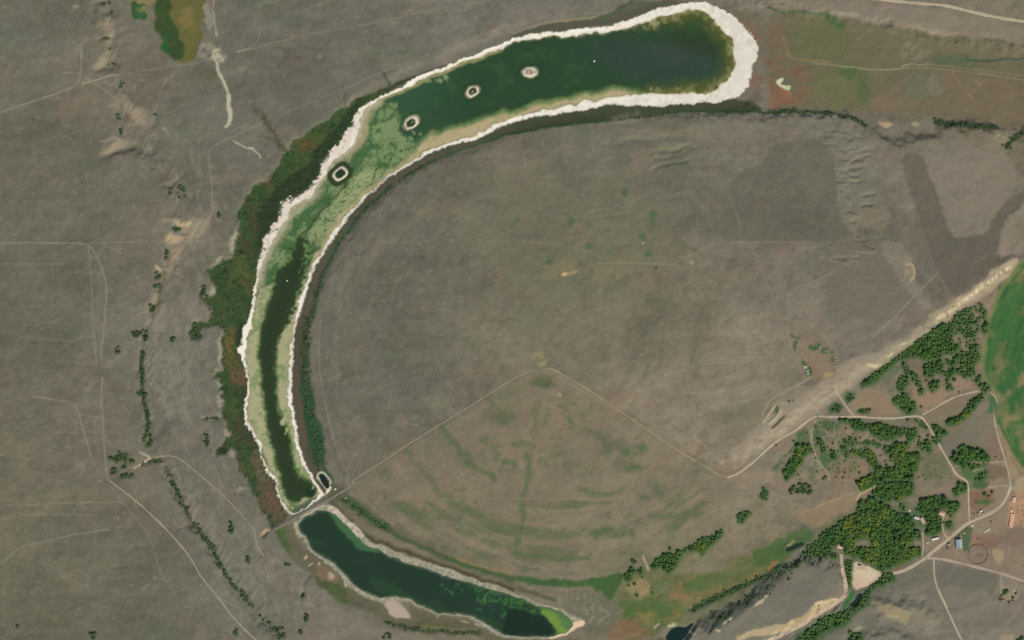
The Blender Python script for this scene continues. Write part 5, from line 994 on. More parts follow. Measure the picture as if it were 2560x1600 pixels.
P(T(1,1,[(40,1060),(80,900),(180,720),(330,500),(470,400),(560,330),(620,300),(480,430),(330,560),(220,740),(140,860),(90,1000)]), (164,160,130), soft=5, warp=2, A=W, op=.85)
WSH = T(1,0,[(1150,955),(1055,1035),(1005,1120),(975,1220),(935,1330),(855,1430)]) + T(1,1,[(750,0),(690,60),(650,150),(590,230),(530,350),(400,400),(330,470),(270,600),(200,700),(130,800),(90,880),(60,1000),(40,1100),(0,1190)])
L(WSH, (158,152,120), w=13, soft=12, warp=3, fine=2.5, op=.9, A=W)
L(WSH, (182,170,144), w=6, soft=5, warp=2, fine=2.5, op=.8, A=W)
# arm going south
ARM = T(1,1,[(0,1250),(150,1180),(300,1100),(470,1100),(420,1290),(370,1512),(0,1512)]) + T(1,2,[(375,0),(330,250),(300,560),(322,850),(372,1080),(430,1330),(524,1512)]) + T(1,3,[(578,60),(600,130),(430,275),(350,308),(242,200),(190,0)]) + T(1,2,[(132,1430),(52,1190),(0,1080)]) + T(0,2,[(2372,1020),(2338,900),(2348,720),(2362,600),(2332,470),(2312,340),(2342,150),(2382,50)])
P(ARM, (164,160,122), soft=5, warp=2, A=W)
P(ARM, (116,138,86), soft=5, warp=2, A=W, op=.8, nz=(alg + .4 * alg2,.1,1.2))
CORE = T(1,1,[(450,720),(380,800),(330,880),(300,960),(200,1060),(150,1250),(100,1420),(60,1512)]) + T(1,2,[(50,60),(40,150),(20,300),(50,480),(55,620),(70,800),(100,950),(120,1080),(160,1200),(190,1350),(230,1512)]) + T(1,3,[(240,20),(250,80),(300,200),(340,222),(420,190),(490,160),(560,140),(565,80),(530,10)]) + T(1,2,[(430,1500),(390,1420),(335,1250),(320,1100),(280,960),(210,870),(210,750),(190,560),(190,400),(200,220),(260,80)]) + T(1,1,[(320,1512),(360,1350),(400,1250),(440,1100),(445,1000),(475,900),(480,800)])
sl, sd = sd_poly(CORE, 16, warp=1.5, fine=1.8)
lay(W, sl, sstep(9, 0, sd) * sstep(-1.2, .6, N_fin[sl] + .4) * .85, (98,128,72))
sdn = sd + (N_fin[sl] * 4.0 + N_sml[sl] * 4.0) * sstep(900, 650, PY[sl]) + N_fin[sl] * .8
lay(W, sl, sstep(7, -6, sdn), (48,63,38))
lay(W, sl, sstep(-2, -20, sd) * .7, (44,55,34))
for x, y, a, b in [(265,940,7,14),(285,1040,5,10),(265,1090,3,4)]:
    E(*T(1,2,[(x,y)])[0], a * .8, b * .8, 15, (160,164,116), soft=.4, A=W)
P(Q(660,1160,240,[(940,900),(980,840),(1080,820),(1180,870),(1300,780),(1370,700),(1400,800),(1350,900),(1200,1000),(1020,1100),(820,1180),(760,1200),(830,1080),(920,1000)]), (152,152,110), soft=2, warp=1, A=W)
P(Q(660,1160,240,[(600,1000),(760,1000),(920,1000),(830,1080),(770,1180),(680,1190),(600,1100)]), (92,118,66), soft=3, A=W, nz=(N_fin,-1.5,.5))
E(*Q(660,1160,240,[(1180,700)])[0], 13, 14, 30, (32,54,36), soft=.3, A=W, warp=1); E(*Q(660,1160,240,[(1225,590)])[0], 2.5, 2.5, 0, (140,160,124), soft=.5, A=W)
lay(W, full, (sstep(5, 0, d_in) * sstep(0, 600, PX) * .55).astype(F4), (150,146,112))
# round patches, island moats and halos
for x, y, r in [(1720,775,5),(1780,740,9),(1610,780,4),(1650,770,5)]:
    E(*T(1,0,[(x,y)])[0], r * .9, r * 1.2, -15, (136,150,104), soft=.6, A=W, op=.8)
for x, y, a in [(1560,1265,5),(1440,1300,6),(1220,1305,5),(1355,1275,4),(1190,1180,11),(1310,985,7),(1150,1290,7),(1130,1200,9),(1200,1440,10),(1270,1420,9),(1360,1460,9),(1240,1150,6),(1180,1080,7),(1100,1250,7)]:
    E(*T(1,0,[(x,y)])[0], a, a * .75, -35, (124,146,96), soft=.6, A=W, op=.75, warp=4)
L(T(1,0,[(1440,1200),(1480,1240),(1500,1265)]), (140,148,120), w=1.6, soft=1.5, A=W)
for (sl, q, u, v), (cx, cy, a, b, rot, look) in zip(isle_q, ISLES):
    if look == 'box':
        lay(W, sl, sstep(1.85, 1.45, q), (50,62,36))
        lay(W, sl, sstep(1.35, 1.18, q), (60,66,40))
    else:
        lay(W, sl, sstep(1.9, 1.4, q) * .5, (38,60,38))
        lay(W, sl, sstep(1.32, 1.1, q) * .9, (132,132,104))
# south lake
mS = sstep(40, 30, DW_S)
lay(W, full, mS, (37,57,42))
lay(W, full, mS * sstep(-.2, 1.6, fbm(46, 153, 4, ang=math.radians(28), stretch=2.5)) * .8, (46,70,44))
lay(W, full, mS * sstep(.4, 1.8, fbm(40, 157, 4, ang=math.radians(28), stretch=2)) * .6, (42,58,50))
lay(W, full, mS * sstep(7, 0, -DW_S) * .75, (92,104,84))
P(T(1,3,[(700,300),(760,320),(1000,580),(1200,680),(1100,690),(900,600),(740,380)]), (72,112,70), soft=5, warp=2, A=W, op=.7)
P(T(1,3,[(2000,960),(2250,1040),(2419,1080),(2500,1120),(2500,1240),(2419,1200),(2250,1160),(2130,1190),(2060,1090)]) , (64,110,52), soft=6, warp=4, fine=2, A=W, op=.85, nz=(fbm(6,161,5,gain=.8),-.7,1.1))
P(T(2,3,[(0,1090),(130,1130),(240,1200),(300,1270),(200,1260),(100,1240),(0,1230),(-120,1200),(-150,1120)]), (62,108,50), soft=5, warp=4, fine=2, A=W, op=.85, nz=(fbm(6,161,5,gain=.8),-.8,1))
P(T(1,3,[(1740,960),(1900,970),(2010,1010),(2000,1060),(1880,1080),(1760,1020)]), (62,108,62), soft=4, warp=3, A=W, op=.8, nz=(fbm(7,165,3),.2,1))
P(T(1,3,[(2050,1180),(2300,1200),(2419,1280),(2200,1320),(2050,1280)]), (52,96,54), soft=4, warp=3, A=W, op=.8, nz=(fbm(7,165,3),.4,1.2))
P(T(2,3,[(-100,1240),(100,1250),(230,1240),(330,1300),(390,1370),(400,1450),(200,1480),(-100,1460)]), (28,46,34), soft=6, A=W, op=.9)
P(T(2,3,[(230,1190),(420,1210),(540,1290),(580,1370),(520,1440),(430,1470),(470,1380),(430,1290),(330,1240)]), (86,118,70), soft=6, warp=3, fine=2, A=W)
P(T(2,3,[(250,1225),(370,1225),(440,1290),(480,1380),(510,1440),(430,1450),(400,1370),(340,1290)]), (112,144,60), soft=4, warp=3, fine=2, A=W, op=.9)
for k, (m, sl, col) in pond_m.items():
    lay(W, sl, sstep(6, 2, m[sl]), col)
    lay(C, sl, sstep(4, 0, m[sl]) * (.7 if k not in ('dam', 'dry') else 0), (62, 78, 50))
C = np.clip(C, 0.004, 0.95); W = np.clip(W, 0.004, 0.9)

# ------------------------------------------------------------------ materials
def new_mat(name):
    m = bpy.data.materials.new(name); m.use_nodes = True
    nt = m.node_tree
    b = nt.nodes["Principled BSDF"]
    return m, nt, b

def land_material(name, grain, bump, rough=0.95, spec=0.1, scale=0.12):
    m, nt, b = new_mat(name)
    N = nt.nodes.new; Lk = nt.links.new
    at = N("ShaderNodeAttribute"); at.attribute_name = "land_colour"
    tc = N("ShaderNodeTexCoord")
    n1 = N("ShaderNodeTexNoise"); n1.inputs["Scale"].default_value = scale; n1.inputs["Detail"].default_value = 5; n1.inputs["Roughness"].default_value = .7
    Lk(tc.outputs["Object"], n1.inputs["Vector"])
    mr = N("ShaderNodeMapRange"); mr.inputs[1].default_value = .3; mr.inputs[2].default_value = .7
    mr.inputs[3].default_value = 1 - grain; mr.inputs[4].default_value = 1 + grain
    Lk(n1.outputs["Fac"], mr.inputs[0])
    vm = N("ShaderNodeVectorMath"); vm.operation = 'SCALE'
    Lk(at.outputs["Color"], vm.inputs[0]); Lk(mr.outputs[0], vm.inputs["Scale"])
    Lk(vm.outputs[0], b.inputs["Base Color"])
    b.inputs["Roughness"].default_value = rough
    b.inputs["Specular IOR Level"].default_value = spec
    if bump:
        bp = N("ShaderNodeBump"); bp.inputs["Strength"].default_value = bump; bp.inputs["Distance"].default_value = 1.0
        Lk(n1.outputs["Fac"], bp.inputs["Height"]); Lk(bp.outputs[0], b.inputs["Normal"])
    return m

M_GRASS = land_material("dry_grassland", .10, .35, scale=.16)
M_SALT = land_material("salt_crust", .05, .0, rough=.85, scale=.2)
M_MARSH = land_material("reed_marsh", .22, .8, scale=.16)
M_CROP = land_material("crop", .12, .4, scale=.2)
M_ROAD = land_material("graded_dirt", .08, .2, scale=.25)
M_WATER = land_material("lake_water", .08, .0, rough=.2, spec=.2, scale=.09)

def plain(name, col, rough=.7, spec=.3, noise=.08, scale=1.0, metal=0.0):
    m, nt, b = new_mat(name)
    N = nt.nodes.new
    tc = N("ShaderNodeTexCoord"); n1 = N("ShaderNodeTexNoise"); n1.inputs["Scale"].default_value = scale; n1.inputs["Detail"].default_value = 4
    nt.links.new(tc.outputs["Object"], n1.inputs["Vector"])
    mx = N("ShaderNodeMix"); mx.data_type = 'RGBA'
    c = lin(col)
    mx.inputs[6].default_value = (*[float(v * (1 - noise * 2)) for v in c], 1); mx.inputs[7].default_value = (*[float(min(1, v * (1 + noise * 2))) for v in c], 1)
    nt.links.new(n1.outputs["Fac"], mx.inputs[0]); nt.links.new(mx.outputs[2], b.inputs["Base Color"])
    b.inputs["Roughness"].default_value = rough; b.inputs["Specular IOR Level"].default_value = spec; b.inputs["Metallic"].default_value = metal
    return m

# ------------------------------------------------------------------ mesh helpers
def tag(o, label=None, cat=None, group=None, kind=None):
    if label: o["label"] = label
    if cat: o["category"] = cat
    if group: o["group"] = group
    if kind: o["kind"] = kind
    return o

def np_mesh(name, verts, quads, cols=None, attr="land_colour", smooth=True):
    me = bpy.data.meshes.new(name)
    nv, nf = len(verts), len(quads); k = quads.shape[1]
    me.vertices.add(nv); me.vertices.foreach_set("co", np.ascontiguousarray(verts, dtype=F4).ravel())
    me.loops.add(nf * k); me.loops.foreach_set("vertex_index", np.ascontiguousarray(quads, dtype=np.int32).ravel())
    me.polygons.add(nf); me.polygons.foreach_set("loop_start", np.arange(0, nf * k, k, dtype=np.int32))
    if smooth: me.polygons.foreach_set("use_smooth", np.ones(nf, bool))
    me.update(calc_edges=True)
    if cols is not None:
        a = me.attributes.new(attr, 'FLOAT_COLOR', 'POINT')
        c4 = np.ones((nv, 4), F4); c4[:, :3] = cols
        a.data.foreach_set("color", c4.ravel())
    return me

def add(name, me, mat=None, parent=None):
    o = bpy.data.objects.new(name, me); COL.objects.link(o)
    if mat and me is not None and not me.materials: me.materials.append(mat)
    if parent: o.parent = parent
    return o

def wx(px): return px - 1280.0
def wy(py): return 800.0 - py

IDX = np.arange(NX * NY, dtype=np.int32).reshape(NY, NX)
QD = np.stack([IDX[1:, :-1], IDX[1:, 1:], IDX[:-1, 1:], IDX[:-1, :-1]], -1)
VX = (PX - 1280.0); VY = (800.0 - PY)

def zone_object(name, facemask, mat, Z, Cc, extra=None):
    q = QD[facemask]
    u, inv = np.unique(q.ravel(), return_inverse=True)
    v = np.stack([VX.ravel()[u], VY.ravel()[u], Z.ravel()[u]], -1)
    c = Cc.reshape(-1, 3)[u]
    q = inv.reshape(-1, 4).astype(np.int32)
    if extra is not None:
        v, q, c = extra(u, v, q, c)
    return add(name, np_mesh(name, v, q, c), mat)

def face_avg(A): return (A[1:, :-1] + A[1:, 1:] + A[:-1, 1:] + A[:-1, :-1]) * .25

zone = np.zeros((NY - 1, NX - 1), np.int8)
sl, sd = sd_poly(CROP, 6, warp=1.0); t = np.full((NY, NX), 9, F4); t[sl] = sd
zone[face_avg(t) < 0] = 1
zone[face_avg(m_marsh) > .5] = 2
fN = face_avg(SALT_N) > .5; fS = face_avg(SALT_S) > .5
zone[fN] = 3; zone[fS] = 4
t = np.full((NY, NX), 9, F4); sl, sd = sd_poly(DRY_POND, 6, 1.5); t[sl] = sd
zone[face_avg(t) < 0] = 5
for i, (sl, q, u, v) in enumerate(isle_q):
    t = np.full((NY, NX), 9, F4); t[sl] = q
    zone[face_avg(t) < 1.12] = 6 + i

def skirt(u, v, q, c):
    # the plain runs on to the horizon beyond the surveyed rectangle
    loop = np.concatenate([IDX[0, :-1], IDX[:-1, -1], IDX[-1, :0:-1], IDX[:0:-1, 0]])
    pos = {int(k): i for i, k in enumerate(u)}
    rim = [pos.get(int(k), -1) for k in loop]
    n = len(loop); nv = len(v)
    ext = np.stack([VX.ravel()[loop] * 20, VY.ravel()[loop] * 30, np.full(n, 6.0, F4)], -1)
    mid = np.stack([VX.ravel()[loop] * 1.6, VY.ravel()[loop] * 1.6, H.ravel()[loop] * .5 + 3], -1)
    edge = np.stack([VX.ravel()[loop], VY.ravel()[loop], H.ravel()[loop]], -1)
    cc = C.reshape(-1, 3)[loop]
    gcol = np.tile(lin((108, 103, 89)), (n, 1))
    v2 = np.concatenate([v, edge, mid, ext]); c2 = np.concatenate([c, cc, cc * .4 + gcol * .6, gcol])
    a = nv + np.arange(n); b = nv + (np.arange(n) + 1) % n
    q2 = np.stack([a, a + n, b + n, b], -1); q3 = np.stack([a + n, a + 2 * n, b + 2 * n, b + n], -1)
    qq = np.concatenate([q2, q3])[:, ::-1]
    return v2, np.concatenate([q, qq.astype(np.int32)]), c2

tag(zone_object("ground", zone == 0, M_GRASS, H, C, skirt), "dry grey brown prairie grassland around the curved lake", "grassland", kind="structure")
tag(zone_object("crop_field", zone == 1, M_CROP, H, C), "green irrigated crop field with a round edge", "field", kind="structure")
tag(zone_object("reed_marsh", zone == 2, M_MARSH, H, C), "green and rust reed marsh along the outer lake shore", "reeds", kind="stuff")
tag(zone_object("salt_shore", zone == 3, M_SALT, H, C), "white salt crust around the long curved lake", "salt flat", kind="structure")
tag(zone_object("salt_shore", zone == 4, M_SALT, H, C), "greyish salt rim around the dark southern lake", "salt flat", kind="structure")
tag(zone_object("dry_pond", zone == 5, M_SALT, H, C), "beige dried up pond beside the farm woods", "pond bed", kind="structure")
for i, lb in enumerate(["pale oval island, easternmost in the lake", "oval island with dark ring and pale middle", "oval island with dark green top and white rim", "boxy white rimmed island among the algae flats"]):
    tag(zone_object("island", zone == 6 + i, M_SALT, H, C), lb, "island", "islands in the lake", kind="structure")

# water sheets
def water(name, mask, z, label, W=W):
    Z = np.full((NY, NX), z, F4)
    o = zone_object(name, mask, M_WATER, Z, W)
    tag(o, label, "water", kind="structure")
    return o
Hf = np.minimum(np.minimum(H[1:, :-1], H[1:, 1:]), np.minimum(H[:-1, 1:], H[:-1, :-1]))
water("lake_water", (Hf < 0.02) & (face_avg(DW_N) < 14), 0.0, "long curved green lake with algae shallows")
water("lake_water", (Hf < 0.02) & (face_avg(DW_S) < 14), 0.0, "dark blue green lake south of the dam")
for k, lb in [('dam', "small dark pond beside the dam"), ('rect', "dark rectangular dugout in green grass"), ('dry', "tiny black pool in the dried pond"), ('creek', "dark creek bend below the dried pond"), ('river', "deep dark water under the southern bluff")]:
    m, sl, col = pond_m[k]
    z = {'dam': 1.0, 'rect': 4.0, 'dry': 2.6, 'creek': 3.0, 'river': 4.2}[k]
    water("pond_water", face_avg(m) < 3.0, z, lb)

# ------------------------------------------------------------------ dirt roads as draped ribbons
def hz(px, py):
    fx = min(max((px - X0) / CELL, 0), NX - 1.001); fy = min(max((py - Y0) / CELL, 0), NY - 1.001)
    i, j = int(fx), int(fy); a, b = fx - i, fy - j
    return float((H[j, i] * (1 - a) + H[j, i + 1] * a) * (1 - b) + (H[j + 1, i] * (1 - a) + H[j + 1, i + 1] * a) * b)

def ribbon(name, pts, w, col, label, lift=.18, worn=(.9, 1.08, .93, 1.08, .9)):
    pts = chaikin(pts, False, 2)
    P2 = []
    for i in range(len(pts) - 1):
        (ax, ay), (bx, by) = pts[i], pts[i + 1]
        n = max(1, int(math.hypot(bx - ax, by - ay) / 3.0))
        P2 += [(ax + (bx - ax) * k / n, ay + (by - ay) * k / n) for k in range(n)]
    P2.append(pts[-1])
    nc = len(worn); V, Cc, Fq = [], [], []
    base = lin(col)
    for i, (x, y) in enumerate(P2):
        a = P2[max(0, i - 2)]; b = P2[min(len(P2) - 1, i + 2)]
        tx, ty = b[0] - a[0], b[1] - a[1]; l = math.hypot(tx, ty) or 1
        nx_, ny_ = -ty / l, tx / l
        ww = w * .93 * (1 + .16 * math.sin(i * .13 + x * .05) + .14 * random.uniform(-1, 1))
        for k in range(nc):
            s = (k / (nc - 1) - .5) * ww
            qx, qy = x + nx_ * s, y + ny_ * s
            V.append((wx(qx), wy(qy), max(hz(qx, qy), hz(x, y) - .2) + lift + (.06 if 0 < k < nc - 1 else -.12)))
            Cc.append(base * worn[k] * random.uniform(.93, 1.04) * (.95 + .07 * math.sin(x * .043 + 1) * math.sin(y * .051 + i * .02)))
        if i:
            o = (i - 1) * nc
            for k in range(nc - 1):
                Fq.append((o + k, o + nc + k, o + nc + k + 1, o + k + 1))
    me = np_mesh(name, np.array(V), np.array(Fq), np.clip(np.array(Cc), 0, .9))
    return tag(add(name, me, M_ROAD), label, "dirt road", kind="structure")

RD = (176, 161, 136)
ribbon("dirt_road", T(2,2,[(280,467),(360,452),(420,480),(640,610),(860,750),(1080,900),(1300,1050),(1560,1230),(1800,1370),(1960,1470),(2040,1485)]), 3.6, (150,135,112), "straight dirt track down the east side of the wedge field")
ribbon("dirt_road", T(2,2,[(2030,1487),(2120,1460),(2260,1360),(2419,1210)]) + T(3,2,[(100,1130),(200,1080),(290,1020),(400,930),(450,905),(600,918),(820,908),(1000,925),(1180,930),(1300,915),(1400,905),(1450,920),(1490,970),(1580,1120),(1680,1300),(1740,1400),(1780,1470),(1870,1512)]) + T(3,3,[(1890,60),(1890,200),(1900,385)]), 5.0, (182,165,140), "winding farm lane along the foot of the scarp")
ribbon("dirt_road", T(2,2,[(200,460),(100,510),(0,560)]) + T(1,2,[(2200,700),(1800,950),(1400,1195),(1240,1310),(930,1505)]) + T(1,3,[(905,40)]), 2.8, (150,134,109), "straight dirt track down the west side of the wedge field")
ribbon("dirt_road", DAM, 4.2, (136,128,110), "dirt track across the dam between both lakes", lift=.25)
ribbon("dirt_road", T(3,2,[(620,630),(700,770),(800,900)]), 4.6, (176,160,134), "short track from the fenced yard to the lane")
ribbon("dirt_road", T(3,2,[(1450,895),(1540,850),(1720,740),(1860,695),(1990,668)]), 4.4, (178,160,132), "track curving from the lane to the crop field")
ribbon("dirt_road", T(3,2,[(2095,685),(2140,720),(2165,780)]), 3.6, (168,150,124), "short curved track at the crop field edge")
ribbon("dirt_road", T(3,2,[(2132,890),(2135,960),(2160,1070),(2195,1190),(2240,1330),(2280,1500)]) + T(3,3,[(2288,60)]), 5.0, (168,152,128), "track following the crop field edge to the farmyard")
ribbon("dirt_road", T(3,3,[(1175,880),(1260,865),(1380,805),(1480,740),(1560,670),(1700,560),(1800,470),(1900,395),(2060,330),(2180,265),(2250,170),(2290,60)]), 8.5, RD, "wide gravel road through the farmyard")
ribbon("dirt_road", T(3,3,[(1490,733),(1620,740),(1800,780),(2000,830),(2110,855),(2260,900),(2419,955),(2600,1020)]), 7.0, (166,152,132), "gravel road leaving the farmyard to the east", lift=.28)
ribbon("dirt_road", T(3,3,[(1562,745),(1565,900),(1590,1010),(1650,1130),(1720,1290),(1780,1420),(1850,1560)]), 5.6, (170,158,132), "gravel road leaving the farmyard to the south", lift=.22)
ribbon("dirt_road", Q(1960,1400,320,[(1075,-110),(1085,0),(1085,130),(1140,350),(1170,500),(1160,640),(1080,740),(900,850),(700,970),(500,1100),(300,1225),(0,1390),(-200,1480),(-500,1560)]), 9.5, (184,164,138), "wide township road along the creek bend")
ribbon("dirt_road", T(3,3,[(1650,340),(1645,480),(1690,545)]), 3.6, (180,164,134), "driveway to the house with the pink roof")
ribbon("dirt_road", T(3,3,[(1455,490),(1467,600),(1450,725)]), 3.6, (170,158,134), "driveway west of the white trailer")
ribbon("dirt_road", T(3,0,[(900,-20),(1000,-2),(1400,40),(1650,55),(1800,90),(2000,140),(2200,180),(2419,212),(2600,250)]), 8.0, (178,164,136), "pale gravel road on the northern upland")
ribbon("dirt_road", T(0,3,[(1040,0),(1270,170),(1500,380),(1700,590),(1830,760),(1890,890),(2060,1090),(2200,1280),(2300,1390),(2419,1500),(2560,1640)]), 3.8, (156,143,119), "dirt track running south east across the west upland")
ribbon("dirt_road", T(0,2,[(1430,1305),(1540,1280),(1650,1280),(1750,1340),(1950,1512)]) + T(0,3,[(2150,180),(2300,340),(2419,480)]) + T(1,3,[(0,600),(80,720)]), 3.2, (150,136,114), "dirt track slanting down the west slope")
ribbon("dirt_road", Q(1840,960,224,[(1700,20),(1250,230),(1050,310),(850,480),(740,700),(680,900),(660,1050),(680,1200),(620,1330),(530,1470),(500,1560)]), 3.6, (154,141,118), "looping track around the two earth trenches", lift=.5)
# ------------------------------------------------------------------ trees and bushes
def leaf_material(name, dark, light, rnd=.35):
    m, nt, b = new_mat(name)
    N = nt.nodes.new; Lk = nt.links.new
    at = N("ShaderNodeAttribute"); at.attribute_name = "leaf_tint"
    ge = N("ShaderNodeNewGeometry"); nz = N("ShaderNodeTexNoise"); nz.inputs["Scale"].default_value = .035; nz.inputs["Detail"].default_value = 3
    Lk(ge.outputs["Position"], nz.inputs["Vector"])
    ad = N("ShaderNodeMath"); ad.operation = 'MULTIPLY_ADD'; ad.inputs[1].default_value = rnd * 4
    Lk(nz.outputs["Fac"], ad.inputs[0])
    oi = N("ShaderNodeObjectInfo"); a2 = N("ShaderNodeMath"); a2.operation = 'MULTIPLY_ADD'; a2.inputs[1].default_value = .3
    Lk(oi.outputs["Random"], a2.inputs[0]); Lk(at.outputs["Fac"], a2.inputs[2]); Lk(a2.outputs[0], ad.inputs[2])
    sb = N("ShaderNodeMath"); sb.operation = 'SUBTRACT'; sb.inputs[1].default_value = rnd * 2 + .12; sb.use_clamp = True
    Lk(ad.outputs[0], sb.inputs[0])
    mx = N("ShaderNodeMix"); mx.data_type = 'RGBA'
    mx.inputs[6].default_value = (*map(float, lin(dark)), 1); mx.inputs[7].default_value = (*map(float, lin(light)), 1)
    Lk(sb.outputs[0], mx.inputs[0]); Lk(mx.outputs[2], b.inputs["Base Color"])
    b.inputs["Roughness"].default_value = .75; b.inputs["Specular IOR Level"].default_value = .15
    tr = N("ShaderNodeBsdfTranslucent"); Lk(mx.outputs[2], tr.inputs["Color"])
    ms = N("ShaderNodeMixShader"); ms.inputs[0].default_value = .38
    Lk(b.outputs[0], ms.inputs[1]); Lk(tr.outputs[0], ms.inputs[2]); Lk(ms.outputs[0], nt.nodes["Material Output"].inputs["Surface"])
    return m
M_LEAF = leaf_material("cottonwood_leaves", (62, 106, 60), (122, 154, 80), .34)
M_YEL = leaf_material("yellowing_leaves", (88, 128, 58), (166, 174, 78), .3)
M_BUSH = leaf_material("bush_leaves", (66, 92, 56), (104, 126, 78))
M_BARK = plain("bark", (96, 84, 70), .9, .1)

OCT_V = np.array([(1,0,0),(-1,0,0),(0,1,0),(0,-1,0),(0,0,1),(0,0,-1)], float)
OCT_F = np.array([(0,2,4),(2,1,4),(1,3,4),(3,0,4),(2,0,5),(1,2,5),(3,1,5),(0,3,5)])

def crown_arrays(rs, n_clump, n_leaf, flat, zc, size=(.20, .36)):
    V, Fc, Tn = [], [], []
    lob = [(rs.uniform(0, 6.28), rs.uniform(.72, 1.08)) for _ in range(5)]
    def shape(az):
        return sum(a for _, a in lob) / 5 + .16 * math.sin(2 * az + lob[0][0]) + .11 * math.sin(3 * az + lob[1][0])
    nr, na = 4, 9                                        # leafy heart
    for j in range(nr + 1):
        for k in range(na):
            az = 6.2832 * k / na; ph = 3.1416 * j / nr
            q = .74 * shape(az) * rs.uniform(.85, 1.15)
            V.append(np.array([math.cos(az) * math.sin(ph) * q, math.sin(az) * math.sin(ph) * q, zc + math.cos(ph) * flat * .78])); Tn.append(min(1, max(0, rs.gauss(.4, .15))))
    for j in range(nr):
        for k in range(na):
            a, b, c_, d = j * na + k, j * na + (k + 1) % na, (j + 1) * na + (k + 1) % na, (j + 1) * na + k
            Fc += [(a, d, c_), (a, c_, b)]
    for k in range(n_clump + n_leaf):
        az = rs.uniform(0, 6.283); cz = rs.uniform(-.55, 1.0)
        rad = shape(az) * rs.uniform(.45, 1.0) ** .6
        s = math.sqrt(max(0, 1 - min(1, cz * cz)))
        c = np.array([math.cos(az) * s * rad, math.sin(az) * s * rad, zc + cz * flat * rad * .95])
        o = len(V); t = min(1, max(0, rs.gauss(.45, .22)))
        if k < n_clump:
            sz = rs.uniform(*size)
            R = Matrix.Rotation(rs.uniform(0, 6.28), 3, 'Z') @ Matrix.Rotation(rs.uniform(-.6, .6), 3, 'X')
            for p in OCT_V:
                q = np.array(R @ Vector(p * np.array([rs.uniform(.7, 1.25), rs.uniform(.7, 1.25), rs.uniform(.5, .85)]) * sz))
                V.append(c + q); Tn.append(t)
            Fc += [tuple(o + i for i in f) for f in OCT_F]
        else:
            c = c * 1.04
            u = np.array([rs.gauss(0, 1), rs.gauss(0, 1), rs.gauss(0, .5)]); u /= np.linalg.norm(u)
            w = np.array([rs.gauss(0, 1), rs.gauss(0, 1), rs.gauss(0, .5)]); w -= u * w.dot(u); w /= np.linalg.norm(w)
            l = rs.uniform(.08, .16)
            V += [c - u * l, c + w * l * .6, c + u * l, ]; Tn += [t, t, t]
            Fc.append((o, o + 1, o + 2))
    return np.array(V), np.array(Fc), np.array(Tn)

def tint_mesh(name, V, Fc, Tn, mat):
    me = np_mesh(name, V, Fc, np.repeat(Tn[:, None], 3, 1), attr="leaf_tint", smooth=False)
    me.materials.append(mat)
    return me

def trunk_mesh(rs):
    V, Fq = [], []
    def limb(a, b, r0, r1, n=6):
        a = Vector(a); b = Vector(b); d = (b - a).normalized()
        u = d.orthogonal().normalized(); w = d.cross(u); o = len(V)
        for p, r in ((a, r0), (b, r1)):
            for k in range(n):
                t = 6.2832 * k / n
                V.append(tuple(p + u * math.cos(t) * r + w * math.sin(t) * r))
        for k in range(n): Fq.append((o + k, o + (k + 1) % n, o + n + (k + 1) % n, o + n + k))
    limb((0, 0, -.12), (.03, .02, .6), .11, .075)
    for k in range(4):
        t = k * 1.57 + rs.uniform(-.4, .4)
        limb((.03, .02, 0.45 + .04 * k), (.5 * math.cos(t), .55 * math.sin(t), .8 + rs.uniform(-.1, .15)), .05, .015)
    me = np_mesh("trunk", np.array(V), np.array(Fq)); me.materials.append(M_BARK)
    return me

rs = random.Random(5)
CR = [crown_arrays(rs, 56, 200, .5, .78, (.14, .28)) for _ in range(6)]
TREE_ME = [tint_mesh("crown", *a, M_LEAF) for a in CR]
YEL_ME = [tint_mesh("crown", *a, M_YEL) for a in CR[:4]]
TRUNK_ME = [trunk_mesh(rs) for _ in range(2)]
BS = [crown_arrays(rs, 16, 40, .55, .35, (.28, .48)) for _ in range(6)]
BUSH_ME = [tint_mesh("bush", *a, M_BUSH) for a in BS]
LOW = [crown_arrays(rs, 11, 16, .5, .78, (.18, .36)) for _ in range(5)]
LOWB = [crown_arrays(rs, 8, 6, .55, .35, (.36, .56)) for _ in range(4)]

def copy_tree(kind_me, x, y, r, name, label, cat, group, idx):
    o = bpy.data.objects.new(name, None); o.empty_display_size = .5
    o.location = (wx(x), wy(y), hz(x, y)); o.scale = (r, r, r * random.uniform(.85, 1.15)); o.rotation_euler = (0, 0, random.uniform(0, 6.28))
    COL.objects.link(o); tag(o, label, cat, group)
    c = bpy.data.objects.new("crown", kind_me[idx % len(kind_me)]); c.parent = o; COL.objects.link(c)
    t = bpy.data.objects.new("trunk", TRUNK_ME[idx % 2]); t.parent = o; COL.objects.link(t)

def mass(name, items, protos, mat, label, cat):
    V, Fc, Tn = [], [], []; off = 0
    for i, (x, y, r, *_) in enumerate(items):
        v, f, t = protos[i % len(protos)]
        a = random.uniform(0, 6.28); ca, sa = math.cos(a), math.sin(a)
        s = np.array([r, r, r * random.uniform(.85, 1.15)])
        vv = v * s
        vv = np.stack([vv[:, 0] * ca - vv[:, 1] * sa + wx(x), vv[:, 0] * sa + vv[:, 1] * ca + wy(y), vv[:, 2] + hz(x, y)], -1)
        V.append(vv); Fc.append(f + off); Tn.append(np.clip(t + random.uniform(-.2, .2), 0, 1)); off += len(v)
    if not V: return
    me = tint_mesh(name, np.concatenate(V), np.concatenate(Fc), np.concatenate(Tn), mat)
    tag(add(name, me), label, cat, kind="stuff")

